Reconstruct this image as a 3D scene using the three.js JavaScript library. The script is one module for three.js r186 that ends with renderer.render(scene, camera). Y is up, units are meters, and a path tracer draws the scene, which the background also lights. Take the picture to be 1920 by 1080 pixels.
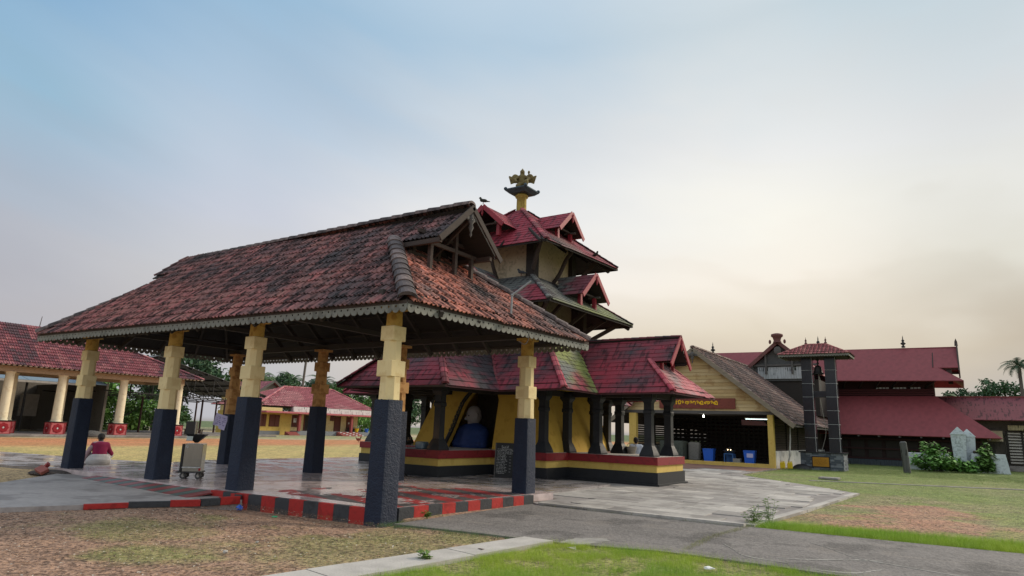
import * as THREE from 'three';
import { mergeGeometries } from 'three/addons/utils/BufferGeometryUtils.js';
import { RoundedBoxGeometry } from 'three/addons/geometries/RoundedBoxGeometry.js';
import { MarchingCubes } from 'three/addons/objects/MarchingCubes.js';

// ---------------------------------------------------------------- camera, sky, sun, exposure
// plan coordinates used below: X east, Y north (into the picture), h height; three.js = (X, h, -Y)
const scene = new THREE.Scene();
const camera = new THREE.PerspectiveCamera(46.88, 16 / 9, 0.1, 2000);
camera.position.set(8.58, 1.6, 8.826);
camera.rotation.order = 'YXZ';
camera.rotation.set(THREE.MathUtils.degToRad(11.996), THREE.MathUtils.degToRad(34.157), THREE.MathUtils.degToRad(1.984));
const renderer = new THREE.WebGLRenderer({ antialias: true });
renderer.setSize(1024, 576);
renderer.toneMapping = THREE.LinearToneMapping;
renderer.toneMappingExposure = 1.16;
renderer.shadowMap.enabled = true;

const rnd = (seed) => { let a = seed >>> 0; return () => { a = (a + 0x6d2b79f5) | 0; let t = Math.imul(a ^ (a >>> 15), 1 | a); t = (t + Math.imul(t ^ (t >>> 7), 61 | t)) ^ t; return ((t ^ (t >>> 14)) >>> 0) / 4294967296; }; };
const clamp = (x, a = 0, b = 1) => Math.min(b, Math.max(a, x));
const lerp = (a, b, t) => a + (b - a) * t;
const sstep = (a, b, x) => { const t = clamp((x - a) / (b - a)); return t * t * (3 - 2 * t); };
const hash = (x, y, s) => { let h = Math.imul(x | 0, 374761393) + Math.imul(y | 0, 668265263) + Math.imul(s | 0, 974634777); h = Math.imul(h ^ (h >>> 13), 1274126177); return ((h ^ (h >>> 16)) >>> 0) / 4294967296; };
function vnoise(x, y, per, s) {
  const xi = Math.floor(x), yi = Math.floor(y), fx = x - xi, fy = y - yi, u = fx * fx * (3 - 2 * fx), v = fy * fy * (3 - 2 * fy);
  const w = (i) => per ? ((i % per) + per) % per : i;
  const a = hash(w(xi), w(yi), s), b = hash(w(xi + 1), w(yi), s), c = hash(w(xi), w(yi + 1), s), d = hash(w(xi + 1), w(yi + 1), s);
  return lerp(lerp(a, b, u), lerp(c, d, u), v);
}
function fbm(x, y, oct, per, s) { let a = 0.5, t = 0, n = 0; for (let i = 0; i < oct; i++) { t += a * vnoise(x, y, per, s + i); n += a; a *= 0.5; x *= 2; y *= 2; if (per) per *= 2; } return t / n; }
const toS = (c) => c <= 0.0031308 ? c * 12.92 : 1.055 * Math.pow(c, 1 / 2.4) - 0.055;
const toL = (c) => c <= 0.04045 ? c / 12.92 : Math.pow((c + 0.055) / 1.055, 2.4);

{ // the evening sky: thin cloud, blue to the south west, pale and warm to the north and north east
  const W = 1536, H = 768, data = new Float32Array(W * H * 4);
  const azs = [60, 85, 102, 125, 148, 165, 200, 260], els = [-90, 1, 4, 8, 13, 18, 23, 32, 50, 90];
  const rows = [
    [[120, 112, 100], [120, 112, 100], [125, 115, 100], [120, 112, 102], [110, 108, 106], [108, 108, 110], [112, 110, 110], [112, 110, 110]],
    [[176, 170, 162], [172, 168, 164], [188, 172, 154], [196, 182, 167], [172, 172, 178], [164, 164, 172], [172, 176, 184], [182, 182, 184]],
    [[178, 172, 162], [172, 168, 164], [190, 172, 150], [198, 184, 164], [174, 174, 178], [164, 164, 171], [174, 178, 187], [184, 186, 190]],
    [[190, 180, 162], [184, 171, 150], [208, 195, 171], [209, 198, 180], [181, 176, 174], [167, 165, 171], [178, 182, 192], [188, 192, 198]],
    [[206, 203, 190], [206, 203, 190], [227, 218, 203], [220, 213, 204], [187, 187, 190], [164, 169, 181], [180, 188, 200], [192, 198, 206]],
    [[208, 209, 203], [210, 210, 204], [226, 223, 212], [213, 213, 212], [180, 186, 200], [150, 170, 190], [176, 188, 204], [192, 200, 210]],
    [[206, 210, 211], [200, 204, 206], [214, 215, 214], [198, 204, 210], [166, 184, 203], [131, 172, 198], [168, 186, 206], [192, 202, 213]],
    [[196, 206, 213], [170, 192, 204], [182, 196, 204], [158, 185, 206], [131, 172, 203], [104, 155, 197], [150, 178, 206], [188, 202, 216]],
    [[204, 212, 219], [200, 210, 218], [198, 209, 218], [188, 203, 217], [176, 196, 214], [168, 190, 212], [180, 198, 216], [194, 207, 219]],
    [[204, 213, 222], [204, 213, 222], [204, 213, 222], [204, 213, 222], [204, 213, 222], [204, 213, 222], [204, 213, 222], [204, 213, 222]]];
  const lin = rows.map((r) => r.map((c) => { const q = c.map((x) => toL(x / 255)), l = 0.2126 * q[0] + 0.7152 * q[1] + 0.0722 * q[2]; return q.map((x) => lerp(x, l, 0.22) * 1.07); }));
  const seg = (list, x) => { let i = 0; while (i < list.length - 2 && x > list[i + 1]) i++; return [i, clamp((x - list[i]) / (list[i + 1] - list[i]))]; };
  for (let y = 0; y < H; y++) for (let x = 0; x < W; x++) {
    const el = ((y + 0.5) / H - 0.5) * Math.PI, th = ((x + 0.5) / W - 0.5) * 2 * Math.PI; // three: atan2(z, x)
    const elD = THREE.MathUtils.radToDeg(el), X = Math.cos(th), Y = -Math.sin(th);
    let az = THREE.MathUtils.radToDeg(Math.atan2(Y, X)); if (az < -40) az += 360;      // -40 .. 320
    const wob = (fbm(X * 3 + 9, Y * 3 + el * 9, 6, 0, 5) - 0.5), wisp = fbm((X - Y) * 2.2 + 4 + wob, el * 10 + (X + Y) * 1.4 + wob * 3, 7, 0, 41) - 0.5;
    // east of 60 deg and west of 260 deg the table is held, then the two ends meet behind the camera
    let a = az; if (a > 260) a = lerp(260, 60, 0); const tail = az < 60 ? (60 - az) / 100 : 0;
    const [i, f] = seg(azs, clamp(a + wob * 10, 60, 260)), [j, g] = seg(els, elD + wob * 4.5 + wisp * 4.5 * sstep(3, 12, elD));
    for (let c = 0; c < 3; c++) {
      const s = f * f * (3 - 2 * f);
      let v = lerp(lerp(lin[j][i][c], lin[j][i + 1][c], s), lerp(lin[j + 1][i][c], lin[j + 1][i + 1][c], s), g);
      if (tail) v = lerp(v, lerp(lin[j][7][c], lin[j + 1][7][c], g), clamp(tail));
      data[(y * W + x) * 4 + c] = v * (1 + wisp * 0.13 * sstep(-2, 10, elD));
    }
    data[(y * W + x) * 4 + 3] = 1;
  }
  const t = new THREE.DataTexture(data, W, H, THREE.RGBAFormat, THREE.FloatType);
  t.mapping = THREE.EquirectangularReflectionMapping; t.magFilter = THREE.LinearFilter; t.minFilter = THREE.LinearFilter; t.wrapS = THREE.RepeatWrapping; t.needsUpdate = true;
  scene.background = t; scene.environment = t;
}
const SUN_AZ = THREE.MathUtils.degToRad(62), SUN_EL = THREE.MathUtils.degToRad(30);
const sun = new THREE.DirectionalLight(new THREE.Color(1, 0.87, 0.7), 2.4);
sun.position.set(Math.cos(SUN_AZ) * Math.cos(SUN_EL) * 120, Math.sin(SUN_EL) * 120, -Math.sin(SUN_AZ) * Math.cos(SUN_EL) * 120);
sun.castShadow = true; sun.shadow.radius = 32; sun.shadow.mapSize.set(2048, 2048);
Object.assign(sun.shadow.camera, { left: -60, right: 60, top: 60, bottom: -60, near: 1, far: 300 });
scene.add(sun, sun.target);

// ---------------------------------------------------------------- helpers
const V = (X, Y, h) => new THREE.Vector3(X, h, -Y);
const EYE = camera.position.clone();
const used = new Map();
function numbered(name) { const n = used.get(name) || 0; used.set(name, n + 1); return n ? name + '_' + String(n).padStart(3, '0') : name; }
function shadows(o) { o.traverse((m) => { if (m.isMesh) { m.castShadow = true; m.receiveShadow = true; } }); return o; }
function tag(o, label, category, group) { o.userData.label = label; o.userData.category = category; if (group) o.userData.group = group; return o; }
function thing(name, label, category, X = 0, Y = 0, h = 0, turn = 0, group) {
  const o = new THREE.Group(); o.name = numbered(name); o.position.copy(V(X, Y, h)); o.rotation.y = turn; scene.add(o);
  return tag(o, label, category, group);
}
function copyOf(src, label, X, Y, h, turn = 0, s = 1) {
  const o = src.clone(); o.userData = { ...src.userData, label }; o.name = numbered(src.name.replace(/_\d+$/, '')); o.position.copy(V(X, Y, h)); o.rotation.y = turn; o.scale.setScalar(s); scene.add(o); return o;
}
const top = (m, kind = 'structure') => { m.userData.kind = kind; m.name = numbered(m.name); scene.add(m); return m; };

function clean(g) { // non-indexed, position + normal + uv in metres (box projection)
  if (g.index) g = g.toNonIndexed();
  const out = new THREE.BufferGeometry(); out.setAttribute('position', g.attributes.position);
  if (g.attributes.normal) out.setAttribute('normal', g.attributes.normal); else out.computeVertexNormals();
  const p = out.attributes.position, n = p.count, uv = new Float32Array(n * 2), a = new THREE.Vector3(), b = new THREE.Vector3(), c = new THREE.Vector3();
  for (let i = 0; i < n; i += 3) {
    a.fromBufferAttribute(p, i); b.fromBufferAttribute(p, i + 1).sub(a); c.fromBufferAttribute(p, i + 2).sub(a); b.cross(c);
    const x = Math.abs(b.x), y = Math.abs(b.y), z = Math.abs(b.z);
    for (let k = i; k < i + 3; k++) {
      const X = p.getX(k), Y = p.getY(k), Z = p.getZ(k);
      if (y >= x && y >= z) { uv[k * 2] = X; uv[k * 2 + 1] = Z; } else if (x >= z) { uv[k * 2] = Z; uv[k * 2 + 1] = Y; } else { uv[k * 2] = X; uv[k * 2 + 1] = Y; }
    }
  }
  out.setAttribute('uv', new THREE.BufferAttribute(uv, 2));
  return out;
}
const geoBox = (w, h, d, r = 0) => r ? new RoundedBoxGeometry(w, h, d, 1, r) : new THREE.BoxGeometry(w, h, d);
class MB {
  constructor() { this.list = []; }
  add(g, m) { if (m) g.applyMatrix4(m); this.list.push(clean(g)); return this; }
  box(X0, X1, Y0, Y1, h0, h1, r = 0) { const g = geoBox(Math.abs(X1 - X0), Math.abs(h1 - h0), Math.abs(Y1 - Y0), r); g.translate((X0 + X1) / 2, (h0 + h1) / 2, -(Y0 + Y1) / 2); return this.add(g); }
  // square frustum
  frus(X, Y, h0, h1, a0, b0, a1, b1, seg = 4) {
    const P = [[-1, -1], [1, -1], [1, 1], [-1, 1]], v = [], q = (i, t) => [X + P[i][0] * (t ? a1 : a0), t ? h1 : h0, -(Y + P[i][1] * (t ? b1 : b0))];
    for (let i = 0; i < 4; i++) { const j = (i + 1) % 4; v.push(...q(i, 0), ...q(j, 0), ...q(j, 1), ...q(i, 0), ...q(j, 1), ...q(i, 1)); }
    v.push(...q(0, 1), ...q(1, 1), ...q(2, 1), ...q(0, 1), ...q(2, 1), ...q(3, 1), ...q(0, 0), ...q(2, 0), ...q(1, 0), ...q(0, 0), ...q(3, 0), ...q(2, 0));
    return this.tri(v);
  }
  tri(arr) { const g = new THREE.BufferGeometry(); g.setAttribute('position', new THREE.BufferAttribute(new Float32Array(arr), 3)); g.computeVertexNormals(); return this.add(g); }
  rod(a, b, r0, r1 = r0, seg = 8) { const d = b.clone().sub(a), g = new THREE.CylinderGeometry(r1, r0, d.length(), seg); g.translate(0, d.length() / 2, 0); return this.add(g, new THREE.Matrix4().makeRotationFromQuaternion(new THREE.Quaternion().setFromUnitVectors(new THREE.Vector3(0, 1, 0), d.clone().normalize())).setPosition(a)); }
  beam(a, b, w, t, r = 0) { // rectangular bar from a to b, w sideways, t in depth
    const z = b.clone().sub(a), L = z.length(); z.normalize(); let up = new THREE.Vector3(0, 1, 0); if (Math.abs(z.y) > 0.99) up.set(1, 0, 0);
    const x = up.clone().cross(z).normalize(), y = z.clone().cross(x); const g = geoBox(w, t, L, r);
    return this.add(g, new THREE.Matrix4().makeBasis(x, y, z).setPosition(a.clone().add(b).multiplyScalar(0.5)));
  }
  lathe(X, Y, h, pts, seg = 16) { const g = new THREE.LatheGeometry(pts.map((p) => new THREE.Vector2(p[0], p[1])), seg); g.translate(X, h, -Y); return this.add(g); }
  tube(pts, r, seg = 6, n = 24) { return this.add(new THREE.TubeGeometry(new THREE.CatmullRomCurve3(pts), n, r, seg, false)); }
  ball(X, Y, h, rx, ry = rx, rz = rx, ws = 12, hs = 8) { const g = new THREE.SphereGeometry(1, ws, hs); g.scale(rx, ry, rz); g.translate(X, h, -Y); return this.add(g); }
  // prism of a plan polygon
  prism(poly, h0, h1) {
    const s = new THREE.Shape(poly.map((p) => new THREE.Vector2(p[0], p[1]))), g = new THREE.ExtrudeGeometry(s, { depth: h1 - h0, bevelEnabled: false });
    g.rotateX(-Math.PI / 2); g.translate(0, h0, 0); return this.add(g);
  }
  // plate of a polygon in space (Vector3 list), thickness t downwards along its normal
  plate(pts, t) {
    const u = pts[1].clone().sub(pts[0]).normalize(); let n = new THREE.Vector3();
    for (let i = 0; i < pts.length; i++) n.add(pts[i].clone().cross(pts[(i + 1) % pts.length])); n.normalize();
    const v = n.clone().cross(u), s = new THREE.Shape(pts.map((p) => { const d = p.clone().sub(pts[0]); return new THREE.Vector2(d.dot(u), d.dot(v)); }));
    const g = new THREE.ExtrudeGeometry(s, { depth: t, bevelEnabled: false }); g.translate(0, 0, -t);
    return this.add(g, new THREE.Matrix4().makeBasis(u, v, n).setPosition(pts[0]));
  }
  build(name, material, parent) { const m = new THREE.Mesh(this.list.length > 1 ? mergeGeometries(this.list) : this.list[0], material); m.name = name; m.castShadow = m.receiveShadow = true; if (parent) parent.add(m); return m; }
}
const mb = () => new MB();

// ---------------------------------------------------------------- textures and materials
function makeTex(size, fn, metres, srgb = true) {
  const d = new Uint8Array(size * size * 4);
  for (let y = 0; y < size; y++) for (let x = 0; x < size; x++) {
    const c = fn(x / size, y / size), o = (y * size + x) * 4, q = Array.isArray(c) ? c : [c, c, c];
    for (let k = 0; k < 3; k++) d[o + k] = Math.round(255 * clamp(srgb ? toS(clamp(q[k])) : q[k])); d[o + 3] = 255;
  }
  const t = new THREE.DataTexture(d, size, size); t.wrapS = t.wrapT = THREE.RepeatWrapping; t.magFilter = THREE.LinearFilter; t.minFilter = THREE.LinearMipmapLinearFilter; t.generateMipmaps = true;
  if (srgb) t.colorSpace = THREE.SRGBColorSpace; t.repeat.set(1 / metres, 1 / metres); t.needsUpdate = true; return t;
}
const mixc = (a, b, t) => a.map((x, i) => lerp(x, b[i], t));
const N = (u, v, f, o, s) => fbm(u * f, v * f, o, f, s);
const T = {
  grain: makeTex(512, (u, v) => 0.62 + 0.3 * N(u, v, 8, 5, 1) + 0.16 * (N(u, v, 128, 2, 2) - 0.5), 1.6),
  worn: makeTex(512, (u, v) => { const a = N(u, v, 4, 6, 11), b = N(u, v, 24, 4, 12); let k = 0.7 + 0.3 * a; k *= 1 - 0.4 * sstep(0.46, 0.74, b * 0.6 + a * 0.4); return [k, k * 0.98, k * 0.95]; }, 1.9),
  navy: makeTex(512, (u, v) => { const a = N(u, v, 6, 5, 21), b = N(u, v, 48, 3, 22), s = sstep(0.68, 0.76, N(u, v, 14, 4, 23)) * sstep(0.5, 0.62, b); return mixc([0.55 + 0.4 * a, 0.6 + 0.4 * a, 0.75 + 0.3 * a], [4.5, 4.6, 4.8], s * 0.2); }, 1.3),
  stucco: makeTex(512, (u, v) => 0.5 * N(u, v, 20, 4, 31) + 0.5 * Math.pow(N(u, v, 48, 3, 32), 1.4), 0.9, false),
  fine: makeTex(256, (u, v) => N(u, v, 32, 4, 33), 0.6, false),
  cream: makeTex(512, (u, v) => { const a = N(u, v, 5, 5, 41), s = fbm(u * 34, v * 3, 4, 0, 42), d = sstep(0.55, 0.75, N(u, v, 9, 5, 43)); return mixc([0.86 + 0.14 * a, 0.86 + 0.14 * a, 0.84 + 0.14 * a], [0.62, 0.5, 0.36], 0.35 * d + 0.12 * (s > 0.5 ? 1 : 0) * a); }, 1.7),
  ochre: makeTex(512, (u, v) => { const a = N(u, v, 6, 5, 51), d = sstep(0.42, 0.66, N(u, v, 10, 5, 53)); return mixc([0.95, 0.95, 0.95], [0.42, 0.28, 0.16], 0.75 * d * (0.4 + 0.6 * a)); }, 1.1),
  tile: makeTex(1024, (u, v) => { // fired clay with black lichen running down the flutes, pale specks
    const a = N(u, v, 6, 5, 61), st = sstep(0.45, 0.58, 0.72 * fbm(u * 30, v * 3, 4, 0, 62) + 0.28 * N(u, v, 18, 4, 64)), b = sstep(0.54, 0.66, N(u, v, 22, 5, 65)), w = sstep(0.7, 0.75, N(u, v, 64, 3, 63)); return mixc(mixc([0.8 + 0.4 * a, 0.76 + 0.36 * a, 0.76 + 0.36 * a], [0.1, 0.1, 0.105], clamp(st * 0.78 + b * 0.55)), [0.95, 0.9, 0.84], w * 0.6); }, 2.1),
  shingle: makeTex(1024, (u, v) => { const a = N(u, v, 5, 6, 71), s = sstep(0.5, 0.64, 0.6 * fbm(u * 30, v * 4, 5, 0, 72) + 0.4 * N(u, v, 12, 5, 74)), w = sstep(0.7, 0.75, N(u, v, 70, 3, 73)); return mixc(mixc([0.85 + 0.3 * a, 0.8 + 0.3 * a, 0.82 + 0.3 * a], [0.22, 0.24, 0.27], s * 0.78), [1, 0.95, 0.95], w * 0.35); }, 2.3),
  wood: makeTex(512, (u, v) => { const g = fbm(u * 4, v * 60, 4, 0, 81), k = 0.55 + 0.5 * g; return [k, k * 0.97, k * 0.93]; }, 1.4),
  board: makeTex(512, (u, v) => { const g = fbm(u * 3, v * 30, 4, 0, 84), s = sstep(0.56, 0.72, fbm(u * 7, v * 7, 5, 7, 85)), k = 0.75 + 0.3 * g; return mixc([k, k, k], [0.5, 0.34, 0.22], s * 0.5); }, 2.7),
  conc: makeTex(1024, (u, v) => { const a = N(u, v, 4, 7, 91), b = N(u, v, 60, 3, 92), d = sstep(0.52, 0.66, N(u, v, 7, 6, 93)), l = sstep(0.66, 0.74, N(u, v, 16, 5, 94)); let k = 0.6 + 0.42 * a + 0.3 * (b - 0.5); return mixc(mixc([k, k, k * 0.99], [0.38, 0.37, 0.36], d * 0.55), [1, 0.98, 0.94], l * 0.3); }, 4.1),
  asph: makeTex(1024, (u, v) => { // worn tar: bare stones, scoured pale streaks, dark patches
    const a = N(u, v, 4, 7, 101), p = N(u, v, 110, 2, 102), q = N(u, v, 200, 1, 106), st = sstep(0.6, 0.68, fbm(u * 5, v * 14, 6, 0, 103)), dk = sstep(0.5, 0.62, N(u, v, 6, 6, 107)); let k = 0.72 + 0.5 * (a - 0.5) + 0.6 * (p - 0.5); k *= 1 - 0.38 * dk; k = lerp(k, 1.0, 0.55 * sstep(0.72, 0.8, q)); return mixc([k, k * 0.985, k * 0.97], [1, 0.95, 0.88], st * 0.42); }, 3.7),
  asphB: makeTex(512, (u, v) => 0.6 * N(u, v, 60, 3, 104) + 0.4 * N(u, v, 9, 4, 105), 1.6, false),
  soil: makeTex(1024, (u, v) => { // trodden soil with crumbs, dead leaf scraps and small stones
    const a = N(u, v, 7, 6, 111), p = N(u, v, 64, 3, 112), q = N(u, v, 150, 2, 113), l = sstep(0.6, 0.7, N(u, v, 44, 3, 116)), k = 0.66 + 0.5 * (a - 0.5) + 1.25 * (p - 0.5) + 0.6 * (q - 0.5), s = sstep(0.72, 0.78, q * 0.7 + p * 0.3), d = sstep(0.6, 0.7, N(u, v, 80, 3, 117)); return mixc(mixc(mixc([k, k, k], [1, 0.9, 0.72], l * 0.35), [0.16, 0.14, 0.12], d * 0.85), [1, 0.97, 0.9], s * 0.7); }, 2.9),
  soilB: makeTex(512, (u, v) => 0.5 * N(u, v, 50, 4, 114) + 0.5 * N(u, v, 12, 4, 115), 1.5, false),
  floor: makeTex(1024, (u, v) => { // small moulded squares worn down, with painted red cross bands left in the moulding
    const a = N(u, v, 5, 6, 121), w = sstep(0.4, 0.62, N(u, v, 8, 6, 122)); const k = (0.62 + 0.4 * a); return mixc([k, k * 0.97, k * 0.95], [0.5, 0.47, 0.46], (1 - w) * 0.5); }, 2.56),
  floorB: makeTex(1024, (u, v) => { const g = 32, fu = (u * g) % 1, fv = (v * g) % 1, e = Math.min(fu, 1 - fu, fv, 1 - fv); return 0.75 * sstep(0.02, 0.12, e) + 0.25 * N(u, v, 40, 3, 124); }, 2.56, false),
  floorR: makeTex(512, (u, v) => 0.2 + 0.5 * sstep(0.35, 0.7, N(u, v, 7, 6, 125)), 2.9, false),
  stain: makeTex(512, (u, v) => { const s = sstep(0.45, 0.62, fbm(u * 40, v * 3.2, 5, 0, 131)), a = N(u, v, 6, 5, 132), m = sstep(0.5, 0.68, N(u, v, 5, 6, 133)); return mixc([0.85 + 0.15 * a, 0.87 + 0.13 * a, 0.88 + 0.12 * a], [0.1, 0.11, 0.11], 0.85 * s * m + 0.25 * s); }, 1.9),
  metal: makeTex(256, (u, v) => { const k = 0.8 + 0.2 * fbm(u * 60, v * 3, 3, 0, 141); return k; }, 0.7),
  bark: makeTex(256, (u, v) => 0.5 + 0.5 * fbm(u * 30, v * 6, 4, 0, 151), 1.2),
};
const mats = new Map();
function M(name, rgb, o = {}) {
  if (mats.has(name)) return mats.get(name);
  const m = new (o.phys ? THREE.MeshPhysicalMaterial : THREE.MeshStandardMaterial)({ roughness: 0.85, metalness: 0 }); delete o.phys;
  m.name = name; m.color.setRGB(...rgb); Object.assign(m, o); mats.set(name, m); return m;
}
const m = {
  navy: M('navy_paint', [0.009, 0.019, 0.042], { map: T.navy, bumpMap: T.stucco, bumpScale: 0.016, roughness: 0.7 }),
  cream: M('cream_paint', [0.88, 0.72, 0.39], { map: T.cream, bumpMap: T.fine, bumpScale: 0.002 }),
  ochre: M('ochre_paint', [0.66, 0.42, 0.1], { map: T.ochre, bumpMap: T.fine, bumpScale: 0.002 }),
  orange: M('shade_toned_stained_paint', [0.64, 0.36, 0.13], { map: T.ochre, bumpMap: T.fine, bumpScale: 0.002 }),  // back pillars: cream browned to hold the shade under the roof, plus stain blotches
  darkwood: M('dark_wood', [0.034, 0.028, 0.024], { map: T.wood }),
  greywood: M('grey_wood', [0.13, 0.125, 0.12], { map: T.wood }),
  brownwood: M('weathered_wood', [0.075, 0.056, 0.048], { map: T.wood, bumpMap: T.fine, bumpScale: 0.004 }),
  lace: M('tin_lace', [0.25, 0.26, 0.23], { map: T.worn, roughness: 0.7 }),
  ridge: M('ridge_tile_clay', [0.2, 0.16, 0.15], { map: T.tile, bumpMap: T.fine, bumpScale: 0.006 }),
  black: M('black_stone', [0.016, 0.019, 0.024], { map: T.worn, bumpMap: T.fine, bumpScale: 0.004, roughness: 0.55 }),
  red: M('red_paint', [0.3, 0.018, 0.025], { map: T.worn, roughness: 0.6 }),
  kerbRed: M('kerb_red', [0.5, 0.025, 0.02], { map: T.worn, bumpMap: T.stucco, bumpScale: 0.006, roughness: 0.7 }),
  kerbBlack: M('kerb_black', [0.055, 0.06, 0.068], { map: T.worn, bumpMap: T.stucco, bumpScale: 0.008, roughness: 0.8 }),
  yellow: M('yellow_paint', [0.7, 0.5, 0.13], { map: T.cream }),
  mustard: M('mustard_wall', [0.72, 0.46, 0.075], { map: T.cream }),
  plaster: M('old_plaster', [0.62, 0.52, 0.36], { map: T.worn }),
  roofRed: M('roof_red_sheet', [0.3, 0.062, 0.07], { map: T.grain, roughness: 0.7 }),
  trimRed: M('trim_red', [0.36, 0.03, 0.05], { map: T.worn, roughness: 0.6 }),
  conc: M('concrete', [0.33, 0.3, 0.285], { map: T.conc, bumpMap: T.asphB, bumpScale: 0.006 }),
  floor: M('moulded_floor', [0.78, 0.66, 0.65], { map: T.floor, bumpMap: T.floorB, bumpScale: 0.003, roughness: 0.34, roughnessMap: T.floorR }),
  asph: M('tar_surface', [0.23, 0.212, 0.2], { map: T.asph, bumpMap: T.asphB, bumpScale: 0.02, roughness: 0.9 }),
  lightConc: M('light_concrete', [0.6, 0.56, 0.51], { map: T.grain, bumpMap: T.fine, bumpScale: 0.003 }),
  stoneA: M('paving_a', [0.43, 0.4, 0.37], { map: T.conc, bumpMap: T.asphB, bumpScale: 0.008 }),
  stoneB: M('paving_b', [0.53, 0.495, 0.455], { map: T.conc, bumpMap: T.asphB, bumpScale: 0.008 }),
  stoneC: M('paving_c', [0.34, 0.315, 0.295], { map: T.conc, bumpMap: T.asphB, bumpScale: 0.008 }),
  white: M('white_paint', [0.72, 0.72, 0.7], { map: T.stain }),
  whitestone: M('limewashed_stone', [0.68, 0.76, 0.82], { map: T.worn, bumpMap: T.stucco, bumpScale: 0.01 }),
  bell: M('bell_bronze', [0.05, 0.048, 0.045], { map: T.grain, metalness: 0.6, roughness: 0.5 }),
  granite: M('polished_granite', [0.02, 0.026, 0.034], { map: T.grain, roughness: 0.22 }),
  joint: M('white_joint', [0.5, 0.52, 0.52], { map: T.grain }),
  slate: M('slate_cladding', [0.24, 0.27, 0.31], { map: T.worn, bumpMap: T.stucco, bumpScale: 0.012 }),
  steel: M('stainless_steel', [0.34, 0.34, 0.3], { map: T.metal, metalness: 0.9, roughness: 0.24 }),
  darksteel: M('dark_steel', [0.03, 0.03, 0.032], { map: T.metal, metalness: 0.3, roughness: 0.5 }),
  rubber: M('grey_rubber', [0.1, 0.1, 0.1], { roughness: 0.8 }),
  rope: M('pale_rope', [0.4, 0.38, 0.33]),
  sheetGrey: M('grey_sheet', [0.12, 0.125, 0.135], { map: T.worn, roughness: 0.6 }),
  sheetBlue: M('blue_grey_sheet', [0.2, 0.28, 0.36], { map: T.worn, roughness: 0.55 }),
  pink: M('pink_slab_paint', [0.6, 0.17, 0.2], { map: T.worn }),
  lightYellow: M('pale_yellow_wall', [0.75, 0.6, 0.3], { map: T.cream }),
  brown: M('brown_door_paint', [0.16, 0.055, 0.04], { map: T.wood }),
  bark: M('bark', [0.16, 0.14, 0.12], { map: T.bark, bumpMap: T.bark, bumpScale: 0.02 }),
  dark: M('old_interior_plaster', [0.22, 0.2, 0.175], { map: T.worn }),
  gild: M('mossy_gilt', [0.2, 0.16, 0.06], { map: T.ochre, bumpMap: T.stucco, bumpScale: 0.01 }),
  bluegrey: M('blue_grey_paint', [0.07, 0.11, 0.14], { map: T.worn }),
  bluePlastic: M('blue_plastic', [0.02, 0.13, 0.62], { roughness: 0.4 }),
  yellowPlastic: M('yellow_plastic', [0.75, 0.55, 0.02], { roughness: 0.4 }),
  pedRed: M('pedestal_pink', [0.62, 0.16, 0.17], { map: T.worn }),
  flowerRed: M('flower_red', [0.35, 0.01, 0.02], { map: T.grain }),
};
// ---------------------------------------------------------------- tiled roofs
function clayTile(w, l, thick, seed) { // moulded clay tile: two flutes and a rolled edge; x along the eave, y up the slope, z out
  const r = rnd(seed), nx = 12, prof = (t) => 0.042 * Math.exp(-Math.pow((t - 0.13) / 0.1, 2)) + 0.03 * Math.exp(-Math.pow((t - 0.6) / 0.1, 2)) + 0.01 * Math.exp(-Math.pow((t - 0.97) / 0.06, 2)), v = [], q = (a, b, c, d) => v.push(...a, ...b, ...c, ...a, ...c, ...d);
  const warp = (r() - 0.5) * 0.012;
  for (let i = 0; i < nx; i++) {
    const t0 = i / nx, t1 = (i + 1) / nx, x0 = (t0 - 0.5) * w, x1 = (t1 - 0.5) * w, y0 = -0.06 * l + warp * t0, y0b = -0.06 * l + warp * t1, y1 = l * 1.06, z0 = prof(t0), z1 = prof(t1), up = thick + 0.02;
    q([x0, y0, z0 + up], [x1, y0b, z1 + up], [x1, y1, z1], [x0, y1, z0]);
    q([x0, y0, z0 + up - thick * 1.25], [x1, y0b, z1 + up - thick * 1.25], [x1, y0b, z1 + up], [x0, y0, z0 + up]);
  }
  q([-w / 2, -0.06 * l, prof(0)], [-w / 2, -0.06 * l, prof(0) + thick + 0.02], [-w / 2, l, prof(0)], [-w / 2, l, prof(0) - 0.02]);
  const b = new MB().tri(v).list[0], uv = b.attributes.uv, p = b.attributes.position, ox = r() * 3, oy = r() * 3;
  for (let i = 0; i < uv.count; i++) uv.setXY(i, p.getX(i) + ox, p.getY(i) + oy);
  return b;
}
function flatTile(w, l, thick, seed) {
  const r = rnd(seed), g = new THREE.BoxGeometry(w * 0.985, l * 1.12, thick); g.translate(0, l * 0.5, thick / 2); g.rotateX(-thick / l * 0.8); g.rotateZ((r() - 0.5) * 0.012);
  const b = clean(g), uv = b.attributes.uv, p = b.attributes.position, ox = r() * 3, oy = r() * 3;
  for (let i = 0; i < uv.count; i++) uv.setXY(i, p.getX(i) + ox, p.getY(i) + oy);
  return b;
}
function inPoly(x, y, P) { let c = false; for (let i = 0, j = P.length - 1; i < P.length; j = i++) { const [xi, yi] = P[i], [xj, yj] = P[j]; if ((yi > y) !== (yj > y) && x < ((xj - xi) * (y - yi)) / (yj - yi) + xi) c = !c; } return c; }
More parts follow.
